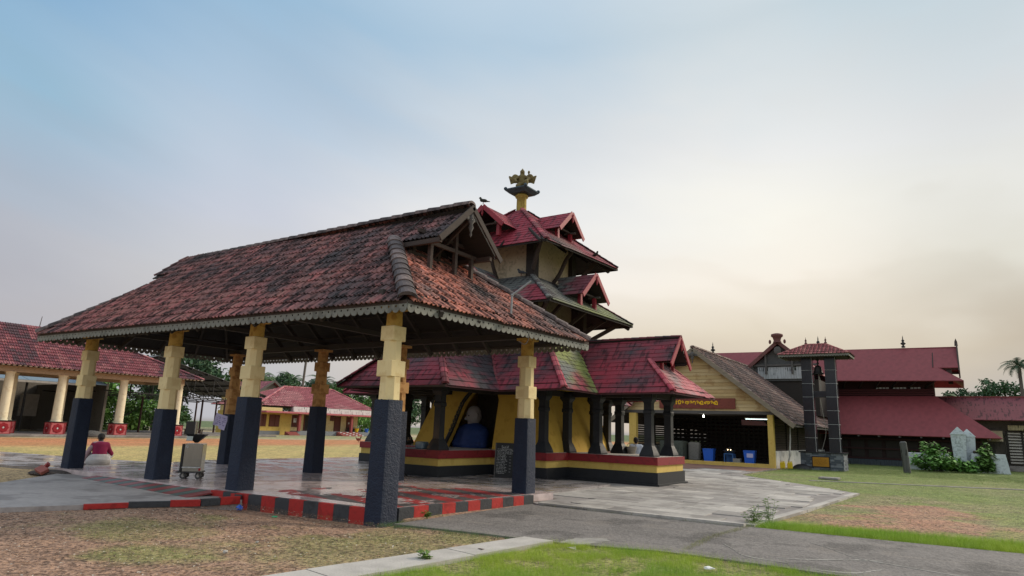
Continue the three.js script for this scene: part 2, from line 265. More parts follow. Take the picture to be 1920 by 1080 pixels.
// poly: Vector3 list, the first two points are the eave from its left to its right end (seen from outside)
function tileSlope(out, poly, tw, tl, pick, seed = 1, lift = 0.01) {
  const A = poly[0], u = poly[1].clone().sub(A).normalize(), n = new THREE.Vector3();
  for (let i = 0; i < poly.length; i++) n.add(poly[i].clone().cross(poly[(i + 1) % poly.length])); n.normalize(); if (n.y < 0) n.negate();
  const v = n.clone().cross(u), P = poly.map((p) => { const d = p.clone().sub(A); return [d.dot(u), d.dot(v)]; });
  const y1 = Math.max(...P.map((p) => p[1])), r = rnd(seed * 77 + 5);
  const rows = Math.max(1, Math.round(y1 / tl)), l = y1 / rows;
  for (let j = 0; j < rows; j++) {
    const yy = (j + 0.5) * l, X = []; // where the course meets the outline: cut tiles close the rakes and hips
    for (let i = 0, k = P.length - 1; i < P.length; k = i++) { const [xi, yi] = P[i], [xj, yj] = P[k]; if ((yi > yy) !== (yj > yy)) X.push(xi + (xj - xi) * (yy - yi) / (yj - yi)); }
    if (X.length < 2) continue; const xa = Math.min(...X), xb = Math.max(...X), off = (j % 2) * tileSlope.stagger * tw;
    for (let i = Math.floor((xa - off) / tw); i * tw + off < xb; i++) {
      const a = Math.max(xa, i * tw + off), b = Math.min(xb, (i + 1) * tw + off), q = r(), jx = (r() - 0.5) * 0.01, jz = r() * 0.006, ja = (r() - 0.5) * (q < 0.025 ? 0.12 : 0.024), s = (b - a) / tw; if (s < 0.12) continue;
      const p = A.clone().addScaledVector(u, (a + b) / 2 + (s > 0.99 ? jx : 0)).addScaledVector(v, j * l + (j ? 0 : -0.05) - (q < 0.015 ? 0.05 : 0)).addScaledVector(n, lift + jz);
      const uu = u.clone().applyAxisAngle(n, ja), vv = n.clone().cross(uu), c = p.clone().addScaledVector(v, l / 2);
      out.push({ m: new THREE.Matrix4().makeBasis(uu.multiplyScalar(s), vv, n).setPosition(p), c, n, k: pick(c, r), at: [(a + b) / 2, j * l, seed * 0.37], s });
    }
  }
}
tileSlope.stagger = 0;
const tileMats = (key, palette, o) => palette.map((c, i) => M(key + '_' + i, c, { ...o }));
// the ones that show largest as meshes of their own, the rest of the roof as one instanced part
function emitTiles(parent, name, list, geos, palette, ms, budget) {
  for (const t of list) { const d = EYE.clone().sub(t.c), L = d.length(), f = t.n.dot(d) / L; t.s = f > 0.02 ? f / (L * L) : -1; }
  list.sort((a, b) => b.s - a.s);
  list.slice(0, budget).forEach((t, i) => { const k = new THREE.Mesh(geos[i % geos.length], ms[t.k]); k.name = name; t.m.decompose(k.position, k.quaternion, k.scale); k.castShadow = k.receiveShadow = true; parent.add(k); });
  const rest = list.slice(budget); if (!rest.length) return;
  const base = ms[0].clone(); base.color.setRGB(1, 1, 1); base.name = ms[0].name + '_rest';
  const im = new THREE.InstancedMesh(geos[0], base, rest.length); im.name = name + 's'; im.userData.kind = 'stuff'; im.castShadow = im.receiveShadow = true;
  rest.forEach((t, i) => { im.setMatrixAt(i, t.m); im.setColorAt(i, new THREE.Color().setRGB(...palette[t.k])); });
  parent.add(im);
}
// the same, but every tile carries its own stretch of the stains that run over the whole slope: colour(point) and the texture continue from tile to tile
function emitStained(parent, name, list, geos, mat, budget) {
  for (const t of list) { const d = EYE.clone().sub(t.c), L = d.length(), f = t.n.dot(d) / L; t.rank = f > 0.02 ? f / (L * L) : -1; }
  list.sort((a, b) => b.rank - a.rank); const rest = [], w = new THREE.Vector3();
  list.forEach((t, i) => {
    const g = geos[i % geos.length].clone(), p = g.attributes.position, uv = new Float32Array(p.count * 2), col = new Float32Array(p.count * 3);
    for (let k = 0; k < p.count; k++) { uv[k * 2] = p.getX(k) * t.s + t.at[0] + t.at[2]; uv[k * 2 + 1] = p.getY(k) + t.at[1] + t.at[2] * 3; w.fromBufferAttribute(p, k).applyMatrix4(t.m); col.set(t.k(w), k * 3); }
    g.setAttribute('uv', new THREE.BufferAttribute(uv, 2)); g.setAttribute('color', new THREE.BufferAttribute(col, 3));
    if (i >= budget) { g.applyMatrix4(t.m); rest.push(g); return; }
    const o = new THREE.Mesh(g, mat); o.name = name; t.m.decompose(o.position, o.quaternion, o.scale); o.castShadow = o.receiveShadow = true; parent.add(o);
  });
  if (rest.length) { const o = new THREE.Mesh(mergeGeometries(rest), mat); o.name = name + 's'; o.userData.kind = 'stuff'; o.castShadow = o.receiveShadow = true; parent.add(o); }
}
// caps laid along a hip or ridge from a (low) to b (high), each a separate piece
function capRow(parent, a, b, geo, mat, step, name = 'ridge_tile', seed = 3) {
  const d = b.clone().sub(a), L = d.length(), n = Math.max(1, Math.round(L / step)), y = d.clone().normalize(), x = y.clone().cross(new THREE.Vector3(0, 1, 0)).normalize(), z = x.clone().cross(y), r = rnd(seed);
  for (let i = 0; i < n; i++) {
    const k = new THREE.Mesh(geo, Array.isArray(mat) ? mat[Math.floor(r() * mat.length)] : mat); k.name = name;
    const p = a.clone().addScaledVector(y, (i * L) / n), yy = y.clone().applyAxisAngle(z, (r() - 0.5) * 0.06), xx = yy.clone().cross(z).normalize();
    new THREE.Matrix4().makeBasis(xx, yy, xx.clone().cross(yy)).setPosition(p).decompose(k.position, k.quaternion, k.scale); k.castShadow = k.receiveShadow = true; parent.add(k);
  }
}
function capGeo(w, l, rise, thick) { // angular half-round cap, y along, lower end a little larger
  const n = 8, v = [], q = (a, b, c, d) => v.push(...a, ...b, ...c, ...a, ...c, ...d);
  const pt = (i, s, o) => { const a = Math.PI * (i / n), k = s ? 0.86 : 1.06; return [-Math.cos(a) * w / 2 * k, s ? l * 1.12 : 0, (Math.pow(Math.sin(a), 0.8) * rise + o - 0.03) * k]; };
  for (let i = 0; i < n; i++) { q(pt(i, 0, thick), pt(i + 1, 0, thick), pt(i + 1, 1, thick), pt(i, 1, thick)); q(pt(i, 0, -0.03), pt(i + 1, 0, -0.03), pt(i + 1, 0, thick), pt(i, 0, thick)); q(pt(i + 1, 1, thick), pt(i + 1, 1, -0.03), pt(i, 1, -0.03), pt(i, 1, thick)); }
  return new MB().tri(v).list[0];
}
// scalloped tin lace hanging from a to b
function lace(parent, a, b, drop, pitch, mat, name = 'lace_fascia') {
  const d = b.clone().sub(a), L = d.length(), n = Math.round(L / pitch), p = L / n, s = new THREE.Shape(); s.moveTo(0, 0.012); s.lineTo(0, -drop * 0.55);
  for (let i = 0; i < n; i++) s.absarc((i + 0.5) * p, -drop * 0.55, p * 0.5, Math.PI, 0, false);
  s.lineTo(L, 0.012); s.lineTo(0, 0.012);
  for (let i = 0; i < n; i++) { const h = new THREE.Path(); h.absarc((i + 0.5) * p, -drop * 0.34, p * 0.13, 0, Math.PI * 2, true); s.holes.push(h); }
  const g = new THREE.ExtrudeGeometry(s, { depth: 0.012, bevelEnabled: false, curveSegments: 4 });
  const x = d.clone().normalize(), z = x.clone().cross(new THREE.Vector3(0, 1, 0)).normalize(), y = z.clone().cross(x);
  return new MB().add(g, new THREE.Matrix4().makeBasis(x, y, z).setPosition(a)).build(name, mat, parent);
}
// ---------------------------------------------------------------- front pavilion
const K = 0.18;
{
  const P = thing('pavilion', 'large open pavilion with moss-darkened clay tile roof on navy and cream pillars', 'pavilion', 0, 0, 0);
  const xs = [0, -4.08, -7.27, -11.52], ys = [0, 4.57], H = 3.74;
  const tops = [[2.04, 2.08, 1.79, 2.03], [1.86, 1.97, 2.06, 1.77]], lows = [[0, 0, -0.2, -0.08], [-0.14, 0, -0.02, -0.16]];
  ys.forEach((y, j) => xs.forEach((x, i) => {
    const hb = tops[j][i], dl = lows[j][i], g0 = j + i === 0 || (j === 1 && i === 0) ? -0.14 : K - 0.02, c = mb(), b1 = 2.45 + dl, b2 = 2.74 + dl, u1 = 3.1 + dl * 0.4, u2 = 3.37 + dl * 0.4;
    const oct = (h0, h1, r0, r1) => { const g = new THREE.CylinderGeometry(r1, r0, h1 - h0, 8); g.rotateY(Math.PI / 8); g.translate(x, (h0 + h1) / 2, -y); c.add(g.toNonIndexed()); c.list[c.list.length - 1].computeVertexNormals(); };
    oct(hb, b1, 0.2, 0.19);
    c.box(x - 0.182, x + 0.182, y - 0.182, y + 0.182, b1, b2, 0.012);
    oct(b2, u1, 0.176, 0.168); c.box(x - 0.163, x + 0.163, y - 0.163, y + 0.163, u1, u2, 0.012);
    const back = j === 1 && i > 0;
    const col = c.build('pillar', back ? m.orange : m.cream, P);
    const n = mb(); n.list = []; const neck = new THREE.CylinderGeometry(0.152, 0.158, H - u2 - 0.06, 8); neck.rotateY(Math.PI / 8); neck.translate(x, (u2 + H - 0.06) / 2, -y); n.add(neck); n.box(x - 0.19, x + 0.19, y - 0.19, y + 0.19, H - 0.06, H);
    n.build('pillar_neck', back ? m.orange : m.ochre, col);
    // stuccoed base with an uneven skin
    const r = rnd(50 + i * 7 + j), seg = 10, hs = 24, bg = new THREE.BoxGeometry(1, 1, 1, seg, hs, seg), p = bg.attributes.position;
    for (let k = 0; k < p.count; k++) {
      const t = p.getY(k) + 0.5, w = lerp(0.42, 0.372, t) * (1 + 0.02 * (fbm(p.getX(k) * 3 + i * 7 + 20, t * 9 + p.getZ(k) * 3, 3, 0, 60 + i) - 0.5));
      const rr = 1 - 0.05 * Math.pow(Math.abs(p.getX(k) * 2 * p.getZ(k) * 2), 6);
      p.setXYZ(k, x + p.getX(k) * w * rr, g0 + t * (hb - g0 + 0.03 * (fbm(p.getX(k) * 9 + i * 5 + 30, p.getZ(k) * 9 + j * 9 + 30, 3, 0, 66) - 0.6)), -y + p.getZ(k) * w * rr);
    }
    bg.computeVertexNormals(); mb().add(bg).build('pillar_base', m.navy, col);
  }));

  // roof planes
  const eS = { sw: V(-12.46, -1.0, 3.72), se: V(0.78, -0.52, 3.72), ne: V(1.15, 5.5, 3.72), nw: V(-12.5, 5.55, 3.72) };
  const yr = 2.3, hr = 6.42, hg = 5.5, yg0 = 1.36, yg1 = 3.3, xr = -1.5, xl = -10.35, xo = -0.17, xlo = -11.25;
  const rf = mb();
  const S = [eS.sw, eS.se, V(xr, yg0, hg), V(xo, yg0, hg), V(xo, yr, hr), V(xlo, yr, hr), V(xlo, yg0, hg), V(xl, yg0, hg)];
  const Nn = [eS.ne, eS.nw, V(xl, yg1, hg), V(xlo, yg1, hg), V(xlo, yr, hr), V(xo, yr, hr), V(xo, yg1, hg), V(xr, yg1, hg)];
  const E = [eS.se, eS.ne, V(xr, yg1, hg), V(xr, yg0, hg)], W = [eS.nw, eS.sw, V(xl, yg0, hg), V(xl, yg1, hg)];
  for (const q of [S, Nn, E, W]) rf.plate(q, 0.035);
  const roof = rf.build('roof', M('shade_dark_boards', [0.034, 0.03, 0.027], { map: T.wood }), P);  // board colour lowered to deepen the shade under the tiles
  // clay: red where it is rubbed, nearly black with lichen elsewhere; the stains run over many tiles
  const tmat = M('clay_tile', [1, 1, 1], { map: T.tile, vertexColors: true, bumpMap: T.fine, bumpScale: 0.004, roughness: 0.85 });
  const geos = [1, 2, 3, 4, 5, 6, 7, 8].map((s) => clayTile(0.235, 0.312, 0.014, s)), tl = [];
  const pickS = (c, r) => { const o = (r() - 0.5) * 0.34, warm = r(); return (q) => { const t = clamp((fbm(q.x * 0.5 + 30, q.y * 0.9 - q.x * 0.12, 5, 0, 7) - 0.45) * 2.0 + (q.y - 4.6) * 0.1 + (fbm(q.x * 3 + 7, q.y * 3, 3, 0, 8) - 0.5) * 1.3 + 0.28 + o); return mixc(mixc([0.44, 0.165, 0.155], [0.36, 0.175, 0.15], warm), [0.095, 0.08, 0.085], t); }; };
  const pickE = (c, r) => { const o = (r() - 0.5) * 0.3, warm = r(); return (q) => { const t = clamp((fbm(q.x * 0.8 + 11, q.z * 0.75, 5, 0, 17) - 0.5) * 2.6 + clamp(-q.z - 2.4, 0, 1.6) * 0.22 + (fbm(q.z * 3 + 7, q.y * 3, 3, 0, 18) - 0.5) * 1.1 + 0.1 + o); return mixc(mixc([0.72, 0.29, 0.195], [0.58, 0.27, 0.205], warm), [0.2, 0.165, 0.15], t); }; };
  tileSlope(tl, S, 0.235, 0.312, pickS, 1, 0.012); tileSlope(tl, E, 0.235, 0.312, pickE, 2, 0.012); tileSlope(tl, Nn, 0.235, 0.312, pickS, 3, 0.012); tileSlope(tl, W, 0.235, 0.312, pickS, 4, 0.012);
  emitStained(roof, 'roof_tile', tl, geos, tmat, 300);
  const cg = capGeo(0.34, 0.36, 0.13, 0.03), rm = [m.ridge, M('ridge_tile_dark', [0.1, 0.085, 0.085], { map: T.tile, bumpMap: T.fine, bumpScale: 0.006 }), m.ridge];
  const up = (v, d) => v.clone().setY(v.y + d);
  capRow(P, up(eS.se, 0.02), up(V(xr, yg0, hg), 0.06), cg, rm, 0.33, 'ridge_tile', 1); capRow(P, up(eS.ne, 0.02), up(V(xr, yg1, hg), 0.06), cg, rm, 0.33, 'ridge_tile', 2);
  capRow(P, up(eS.sw, 0.02), up(V(xl, yg0, hg), 0.06), cg, rm, 0.33, 'ridge_tile', 3); capRow(P, up(eS.nw, 0.02), up(V(xl, yg1, hg), 0.06), cg, rm, 0.33, 'ridge_tile', 4);
  capRow(P, V(xlo, yr, hr + 0.02), V(xo, yr, hr + 0.02), capGeo(0.3, 0.4, 0.12, 0.03), rm, 0.38, 'ridge_tile', 5);
  // barge boards, gable ends
  for (const [x, s, xi] of [[xo, 1, xr], [xlo, -1, xl]]) {
    for (const [y, k] of [[yg0, -1], [yg1, 1]]) {
      mb().beam(V(x + s * 0.1, yr - k * 0.02, hr - 0.03), V(x + s * 0.1, y + k * 0.14, hg - 0.1), 0.035, 0.13, 0.006).build('barge_board', M('barge_dark', [0.06, 0.045, 0.038], { map: T.wood }), P);
      mb().beam(V(xi - s * 0.1, lerp(yr, y, 0.93), hg - 0.06), V(x - s * 0.05, lerp(yr, y, 0.93), hg - 0.06), 0.09, 0.1).build('purlin', m.brownwood, P);
    }
    mb().plate(s > 0 ? [V(xi + 0.02, yg0, hg - 0.3), V(xi + 0.02, yg1, hg - 0.3), V(xi + 0.02, yg1, hg), V(xi + 0.02, yr, hr), V(xi + 0.02, yg0, hg)] : [V(xi - 0.02, yg1, hg - 0.3), V(xi - 0.02, yg0, hg - 0.3), V(xi - 0.02, yg0, hg), V(xi - 0.02, yr, hr), V(xi - 0.02, yg1, hg)], 0.05).build('gable_wall', m.darkwood, P);
    // posts and cross bars that carry the jutting gable
    for (const dx of [0.35, 0.85]) for (const y of [yg0 + 0.25, yr + 0.15, yg1 - 0.25]) mb().box(xi + s * dx - 0.045, xi + s * dx + 0.045, y - 0.045, y + 0.045, hg - 0.62 - dx * 0.25, hg + (y > 2 && y < 3 ? 0.45 : 0.02), 0.008).build('gable_post', m.brownwood, P);
    for (const [h, dx] of [[hg - 0.02, 0.85], [hg + 0.26, 0.6], [hg - 0.2, 0.35]]) mb().beam(V(xi + s * dx, yg0 + 0.1, h), V(xi + s * dx, yg1 - 0.1, h), 0.07, 0.09, 0.008).build('cross_bar', m.brownwood, P);
    mb().beam(V(xi + s * 0.2, yr, hg - 0.25), V(x - s * 0.02, yr, hr - 0.3), 0.06, 0.08).build('gable_strut', m.brownwood, P);
    const pend = mb(); pend.lathe(x + s * 0.05, yr, hr - 0.72, [[0.002, 0], [0.03, 0.06], [0.02, 0.12], [0.06, 0.22], [0.035, 0.3], [0.09, 0.38], [0.05, 0.46], [0.03, 0.58], [0.001, 0.6]], 8);
    pend.box(x + s * 0.03, x + s * 0.06, yr - 0.15, yr + 0.15, hr - 0.34, hr - 0.25, 0.01); pend.build('carved_pendant', m.greywood, P);
  }
  const old = M('old_timber', [0.06, 0.053, 0.047], { map: T.wood });  // timber tone lowered with the boards, shade under the roof put into it
  // timber under the roof: wall plates on the pillars, rafters, long battens
  for (const y of ys) mb().beam(V(-12.2, y, H + 0.07), V(0.7, y, H + 0.07), 0.16, 0.14).build('wall_plate', old, P);
  for (const x of xs) mb().beam(V(x, -0.4, H + 0.2), V(x, 5.0, H + 0.2), 0.12, 0.12).build('tie_beam', old, P);
  const rafter = (a, b, mt = old) => mb().beam(a, b, 0.07, 0.11).build('rafter', mt, P);
  for (let i = 0; i <= 12; i++) { const x = -11.6 + i; const t = clamp((x - xl) / 1, 0, 1); if (x > -10.6 && x < -1.2) { rafter(V(x, lerp(-0.72, -0.3, (x + 12.46) / 13.24), 3.72 - 0.17), V(x, yr - 0.1, hr - 0.36)); rafter(V(x, 5.25, 3.72 - 0.17), V(x, yr + 0.1, hr - 0.36)); } }
  for (let i = 0; i < 5; i++) { const t = (i + 0.5) / 5; rafter(V(0.9, lerp(-0.3, 5.3, t), 3.58), V(xr + 0.05, lerp(yg0, yg1, t), hg - 0.22)); rafter(V(-12.3, lerp(-0.7, 5.3, t), 3.58), V(xl - 0.05, lerp(yg0, yg1, t), hg - 0.22)); }
  for (const [k, mt] of [[0.04, old], [0.3, old], [0.55, old]]) { const y0 = lerp(-0.2, yg0, k), y1 = lerp(5.3, yg1, k), h = lerp(3.6, hg - 0.22, k), x = lerp(0.8, xr, k), x2 = lerp(-12.3, xl, k); mb().beam(V(x, y0, h), V(x, y1, h), 0.05, 0.05).build('batten', mt, P); mb().beam(V(x2, y0, h), V(x2, y1, h), 0.05, 0.05).build('batten', mt, P); mb().beam(V(x2, y0, h), V(x, y0, h), 0.05, 0.05).build('batten', old, P); mb().beam(V(x2, y1, h), V(x, y1, h), 0.05, 0.05).build('batten', mt, P); }
  // fascia lace all round
  const dn = (v) => v.clone().setY(v.y - 0.045);
  lace(P, dn(eS.sw), dn(eS.se), 0.15, 0.165, m.lace); lace(P, dn(eS.se), dn(eS.ne), 0.15, 0.165, m.lace); lace(P, dn(eS.ne), dn(eS.nw), 0.15, 0.165, m.lace); lace(P, dn(eS.nw), dn(eS.sw), 0.15, 0.165, m.lace);
  for (const [a, b] of [[eS.sw, eS.se], [eS.se, eS.ne], [eS.ne, eS.nw], [eS.nw, eS.sw]]) mb().beam(a.clone().setY(3.69), b.clone().setY(3.69), 0.03, 0.06).build('eave_board', m.brownwood, P);
  // bent conduit that climbs the east slope, and wires on the south slope
  mb().rod(V(0.66, 2.83, 3.7), V(0.66, 2.86, 4.44), 0.024, 0.024, 8).rod(V(0.66, 2.86, 4.44), V(1.0, 3.08, 4.77), 0.024, 0.022, 8).ball(0.66, 2.86, 4.44, 0.036).build('conduit', M('conduit_grey', [0.38, 0.4, 0.4], { map: T.grain }), P);
  const onS = (x, t, d = 0.07) => V(x, lerp(-0.75, yr, t) - d * 0.6, lerp(3.72, hr, t) + d);
  mb().tube([onS(-9.0, 0.95), onS(-9.05, 0.8), onS(-9.5, 0.66), onS(-9.8, 0.6)], 0.009, 5, 20).tube([onS(-9.9, 0.55), onS(-10.3, 0.42), onS(-10.5, 0.38)], 0.009, 5, 12).build('roof_wire', m.greywood, P);
  mb().tube([V(1.0, 3.05, 3.68), V(1.03, 3.0, 3.5), V(1.0, 2.9, 3.36), V(0.9, 2.8, 3.42)], 0.008, 5, 14).build('eave_wire', m.greywood, P);
}
{ // raised floor of the pavilion, kerb blocks painted alternately
  const fl = top(mb().prism([[0.1, 0.1], [0.33, 4.3], [0.4, 5.25], [-11.9, 5.25], [-11.9, -0.25], [-4.2, -0.38], [-0.1, -0.06]], 0.02, K).build('pavilion_floor', m.floor));
  const kr = rnd(9);
  const kerb = (a, b, n, h0 = -0.14, h1 = K + 0.004, startRed = false) => {
    for (let i = 0; i < n; i++) { const p = a.clone().lerp(b, i / n), q = a.clone().lerp(b, (i + 1) / n), hh = h1 - kr() * 0.008; mb().beam(p.clone().setY((h0 + hh) / 2), q.clone().setY((h0 + hh) / 2), 0.11 + kr() * 0.006, hh - h0, 0.006).build('kerb_block', (i % 2 === 0) === startRed ? m.kerbRed : m.kerbBlack, fl); }
  };
  kerb(V(-4.3, -0.44, 0), V(-0.2, -0.12, 0), 11, -0.14, K + 0.004, true);
  kerb(V(0.15, 0.24, 0), V(0.38, 4.33, 0), 11, -0.14, K + 0.004, false);
  // bands of small red and dark squares painted on the moulded floor, worn through in places
  const r = rnd(12), gR = mb(), gB = mb(), sq = (x, y) => [[x - 0.036, y - 0.036], [x + 0.036, y - 0.036], [x + 0.036, y + 0.036], [x - 0.036, y + 0.036]];
  for (let i = 0; i < 50; i++) for (let j = 0; j < 44; j++) { const y = 0.26 + i * 0.082, x = 0.06 - j * 0.082 + (y > 1.5 ? 0.08 : 0), red = (Math.floor((y + (x + 1) * 0.35) / 0.42) + 40) % 2, wear = fbm(x * 1.5 + 9, y * 1.5, 4, 0, 19) + (x + 1.3) * 0.1; if (r() < clamp((wear - 0.36) * 7)) (red ? gR : gB).box(x - 0.037, x + 0.037, y - 0.037, y + 0.037, K - 0.01, K + 0.0035); }
  const bR = gR.build('red_floor_squares', M('worn_red_band', [0.46, 0.055, 0.055], { map: T.floor, roughness: 0.5 }), fl), bB = gB.build('dark_floor_squares', M('worn_dark_band', [0.13, 0.12, 0.12], { map: T.floor, roughness: 0.5 }), fl); bR.userData.kind = 'stuff'; bB.userData.kind = 'stuff';
}
// ---------------------------------------------------------------- figures: one skin from tapered capsules on a grid
// bones: [ax,ay,az, bx,by,bz, ra, rb(, sx)] in local metres (y up); returns a geometry
const mcMat = new THREE.MeshStandardMaterial();
function skin(bones, cell, smooth = 0.03, pad = 0.05) {
  const lo = [1e9, 1e9, 1e9], hi = [-1e9, -1e9, -1e9];
  for (const b of bones) for (let k = 0; k < 3; k++) { const r = Math.max(b[6], b[7]) + pad; lo[k] = Math.min(lo[k], b[k] - r, b[k + 3] - r); hi[k] = Math.max(hi[k], b[k] + r, b[k + 3] + r); }
  const size = Math.max(hi[0] - lo[0], hi[1] - lo[1], hi[2] - lo[2]) * 1.06, n = Math.min(110, Math.max(16, Math.ceil(size / cell))), mc = new MarchingCubes(n, mcMat, false, false, 120000);
  const cx = [0, 1, 2].map((k) => (lo[k] + hi[k]) / 2), half = n / 2;
  for (let z = 0; z < n; z++) for (let y = 0; y < n; y++) for (let x = 0; x < n; x++) {
    const p = [cx[0] + (x - half) / half * size / 2, cx[1] + (y - half) / half * size / 2, cx[2] + (z - half) / half * size / 2];
    let acc = 0; 
    for (const b of bones) {
      const d = [b[3] - b[0], b[4] - b[1], b[5] - b[2]], q = [p[0] - b[0], p[1] - b[1], p[2] - b[2]], L = d[0] * d[0] + d[1] * d[1] + d[2] * d[2] || 1e-9, t = clamp((q[0] * d[0] + q[1] * d[1] + q[2] * d[2]) / L);
      const s = b[8] || 1, e0 = (q[0] - d[0] * t) / s, e1 = q[1] - d[1] * t, e2 = q[2] - d[2] * t, dist = Math.sqrt(e0 * e0 + e1 * e1 + e2 * e2) - lerp(b[6], b[7], t);
      acc += Math.exp(-Math.min(dist, 1.5) / smooth);
    }
    mc.field[x + y * n + z * n * n] = acc > 0 ? smooth * Math.log(acc) : -1;
  }
  mc.isolation = 0; mc.update();
  const c = mc.count, pos = mc.positionArray.slice(0, c * 3), nor = mc.normalArray.slice(0, c * 3), g = new THREE.BufferGeometry();
  for (let i = 0; i < c; i++) for (let k = 0; k < 3; k++) pos[i * 3 + k] = cx[k] + pos[i * 3 + k] * size / 2;
  g.setAttribute('position', new THREE.BufferAttribute(pos, 3)); g.setAttribute('normal', new THREE.BufferAttribute(nor, 3));
  return g;
}
const skinMesh = (name, geo, mat, parent) => { const o = new THREE.Mesh(clean(geo), mat); o.name = name; o.castShadow = o.receiveShadow = true; parent.add(o); return o; };

// ---------------------------------------------------------------- temple with three roofs
{
  const P = thing('temple', 'red roofed three tier temple tower on a black, yellow and red banded plinth', 'temple', 0, 0, 0);
  const CX = -5.8, CY = 12.3, mx = (x) => 2 * CX - x, my = (y) => 2 * CY - y;
  // plinth: stepped cross, three painted courses
  const quarter = [[-4.6, 7.0], [-4.6, 9.7], [-2.45, 9.7], [-2.45, 11.1], [0.66, 11.1]];
  const cross = (o) => { const q = quarter.map(([x, y]) => [x + o, y - o]); return [...q, ...q.slice().reverse().map(([x, y]) => [x, my(y)]), ...q.map(([x, y]) => [mx(x), my(y)]), ...q.slice().reverse().map(([x, y]) => [mx(x), y])]; };
  mb().prism(cross(0.07), 0, 0.1).prism(cross(0), 0.1, 0.44).build('plinth_base', m.black, P);
  mb().prism(cross(-0.05), 0.44, 0.66).build('plinth_yellow_course', m.yellow, P);
  mb().prism(cross(0.0), 0.66, 0.9).build('plinth_red_ledge', m.red, P);
  mb().prism(cross(-0.04), 0.9, 0.906).build('plinth_top', m.lightConc, P);
  // battered core walls; the south face is open in the middle
  const h0 = 0.905, h1 = 3.3, bx0 = -8.5, bx1 = -2.6, by0 = 10.15, by1 = 14.9, ins = 0.9, inY = 0.55;
  const c = mb();
  c.plate([V(bx1, by0, h0), V(bx1, by1, h0), V(bx1 - ins, by1 - inY, h1), V(bx1 - ins, by0 + inY, h1)], 0.2);
  c.plate([V(bx0, by1, h0), V(bx0, by0, h0), V(bx0 + ins, by0 + inY, h1), V(bx0 + ins, by1 - inY, h1)], 0.2);
  c.plate([V(bx1, by1, h0), V(bx0, by1, h0), V(bx0 + ins, by1 - inY, h1), V(bx1 - ins, by1 - inY, h1)], 0.2);
  const fy = (h) => by0 + inY * (h - h0) / (h1 - h0);
  c.plate([V(bx0, fy(h0), h0), V(-6.95, fy(h0), h0), V(-6.72, fy(1.6), 1.6), V(-6.45, fy(2.5), 2.5), V(-6.1, fy(3), 3), V(bx0 + ins + 1.6, fy(h1), h1), V(bx0 + ins, fy(h1), h1)], 0.2);
  c.plate([V(-4.9, fy(h0), h0), V(bx1, fy(h0), h0), V(bx1 - ins, fy(h1), h1), V(-5.3, fy(h1), h1), V(-4.95, fy(2.6), 2.6)], 0.2);
  const core = c.build('core_wall', m.mustard, P);
  mb().tube([V(-6.98, by0 - 0.03, 0.95), V(-6.74, fy(1.6) - 0.04, 1.6), V(-6.48, fy(2.5) - 0.04, 2.5), V(-6.1, fy(3) - 0.04, 3.0)], 0.07, 6, 20).build('arch_moulding', m.black, core);
  const sc = mb(); for (let i = 0; i < 7; i++) sc.add(new THREE.TorusGeometry(0.055, 0.014, 5, 10).translate(lerp(-6.78, -6.5, i / 6), lerp(1.5, 2.45, i / 6), -(fy(lerp(1.5, 2.45, i / 6)) - 0.11))); sc.build('arch_scrolls', m.gild, core);
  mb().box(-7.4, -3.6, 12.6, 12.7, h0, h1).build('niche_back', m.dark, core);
  mb().box(-8.4, -2.7, 10.4, 14.7, 3.2, 3.28).build('ceiling', m.darkwood, P);
  // flared black pillars
  const pil = (x, y, s = 1) => { const g = new THREE.LatheGeometry([[0.34, 0], [0.34, 0.05], [0.31, 0.12], [0.235, 0.26], [0.185, 0.34], [0.17, 0.42], [0.165, 1.3], [0.2, 1.34], [0.2, 1.42], [0.175, 1.46], [0.175, 1.66], [0.27, 1.78], [0.27, 1.95]].map((p) => new THREE.Vector2(p[0] * s, p[1])), 4); g.rotateY(Math.PI / 4); const q = g.toNonIndexed(); q.computeVertexNormals(); q.translate(x, 0.9, -y); return mb().add(q).build('plinth_pillar', m.black, P); };
  for (const [x, y] of [[0.25, 11.45], [-1.55, 11.45], [-2.62, 11.3], [-2.75, 9.97]]) { pil(x, y); pil(x, my(y)); pil(mx(x), y); pil(mx(x), my(y)); }
  for (const [x, y] of [[-4.88, 7.28]]) { pil(x, y); pil(mx(x), y); pil(x, my(y)); pil(mx(x), my(y)); }
  // plates carried by the pillars
  for (const [a, b] of [[[0.45, 11.45], [-2.7, 11.45]], [[0.4, 13.15], [-2.7, 13.15]], [[0.3, 11.2], [0.3, 13.4]], [[-2.75, 9.9], [-2.75, 11.5]], [[-2.6, 9.97], [-4.9, 9.97]], [[-4.88, 10], [-4.88, 7.1]], [[-4.7, 7.28], [-6.9, 7.28]], [[-6.72, 10], [-6.72, 7.1]], [[-6.7, 9.97], [-8.9, 9.97]], [[-8.85, 9.9], [-8.85, 11.5]], [[-8.9, 11.45], [-12.1, 11.45]], [[-8.9, 13.15], [-12.1, 13.15]]]) mb().beam(V(a[0], a[1], 2.83), V(b[0], b[1], 2.83), 0.2, 0.18).build('wall_plate', m.darkwood, P);

  // ---- roofs
  const smat = M('shingle', [1, 1, 1], { map: T.shingle, vertexColors: true, bumpMap: T.fine, bumpScale: 0.003, roughness: 0.75 }), capTones = { red: [0.34, 0.034, 0.062], rub: [0.42, 0.09, 0.11], dim: [0.2, 0.05, 0.06], dark: [0.07, 0.058, 0.062], grey: [0.15, 0.155, 0.145] }, tone = (k) => M('cap_' + k, capTones[k], { map: T.shingle });
  const geos = [1, 2, 3, 4, 5, 6].map((s) => flatTile(0.42, 0.2, 0.016, s)), list = [];
  tileSlope.stagger = 0.5;
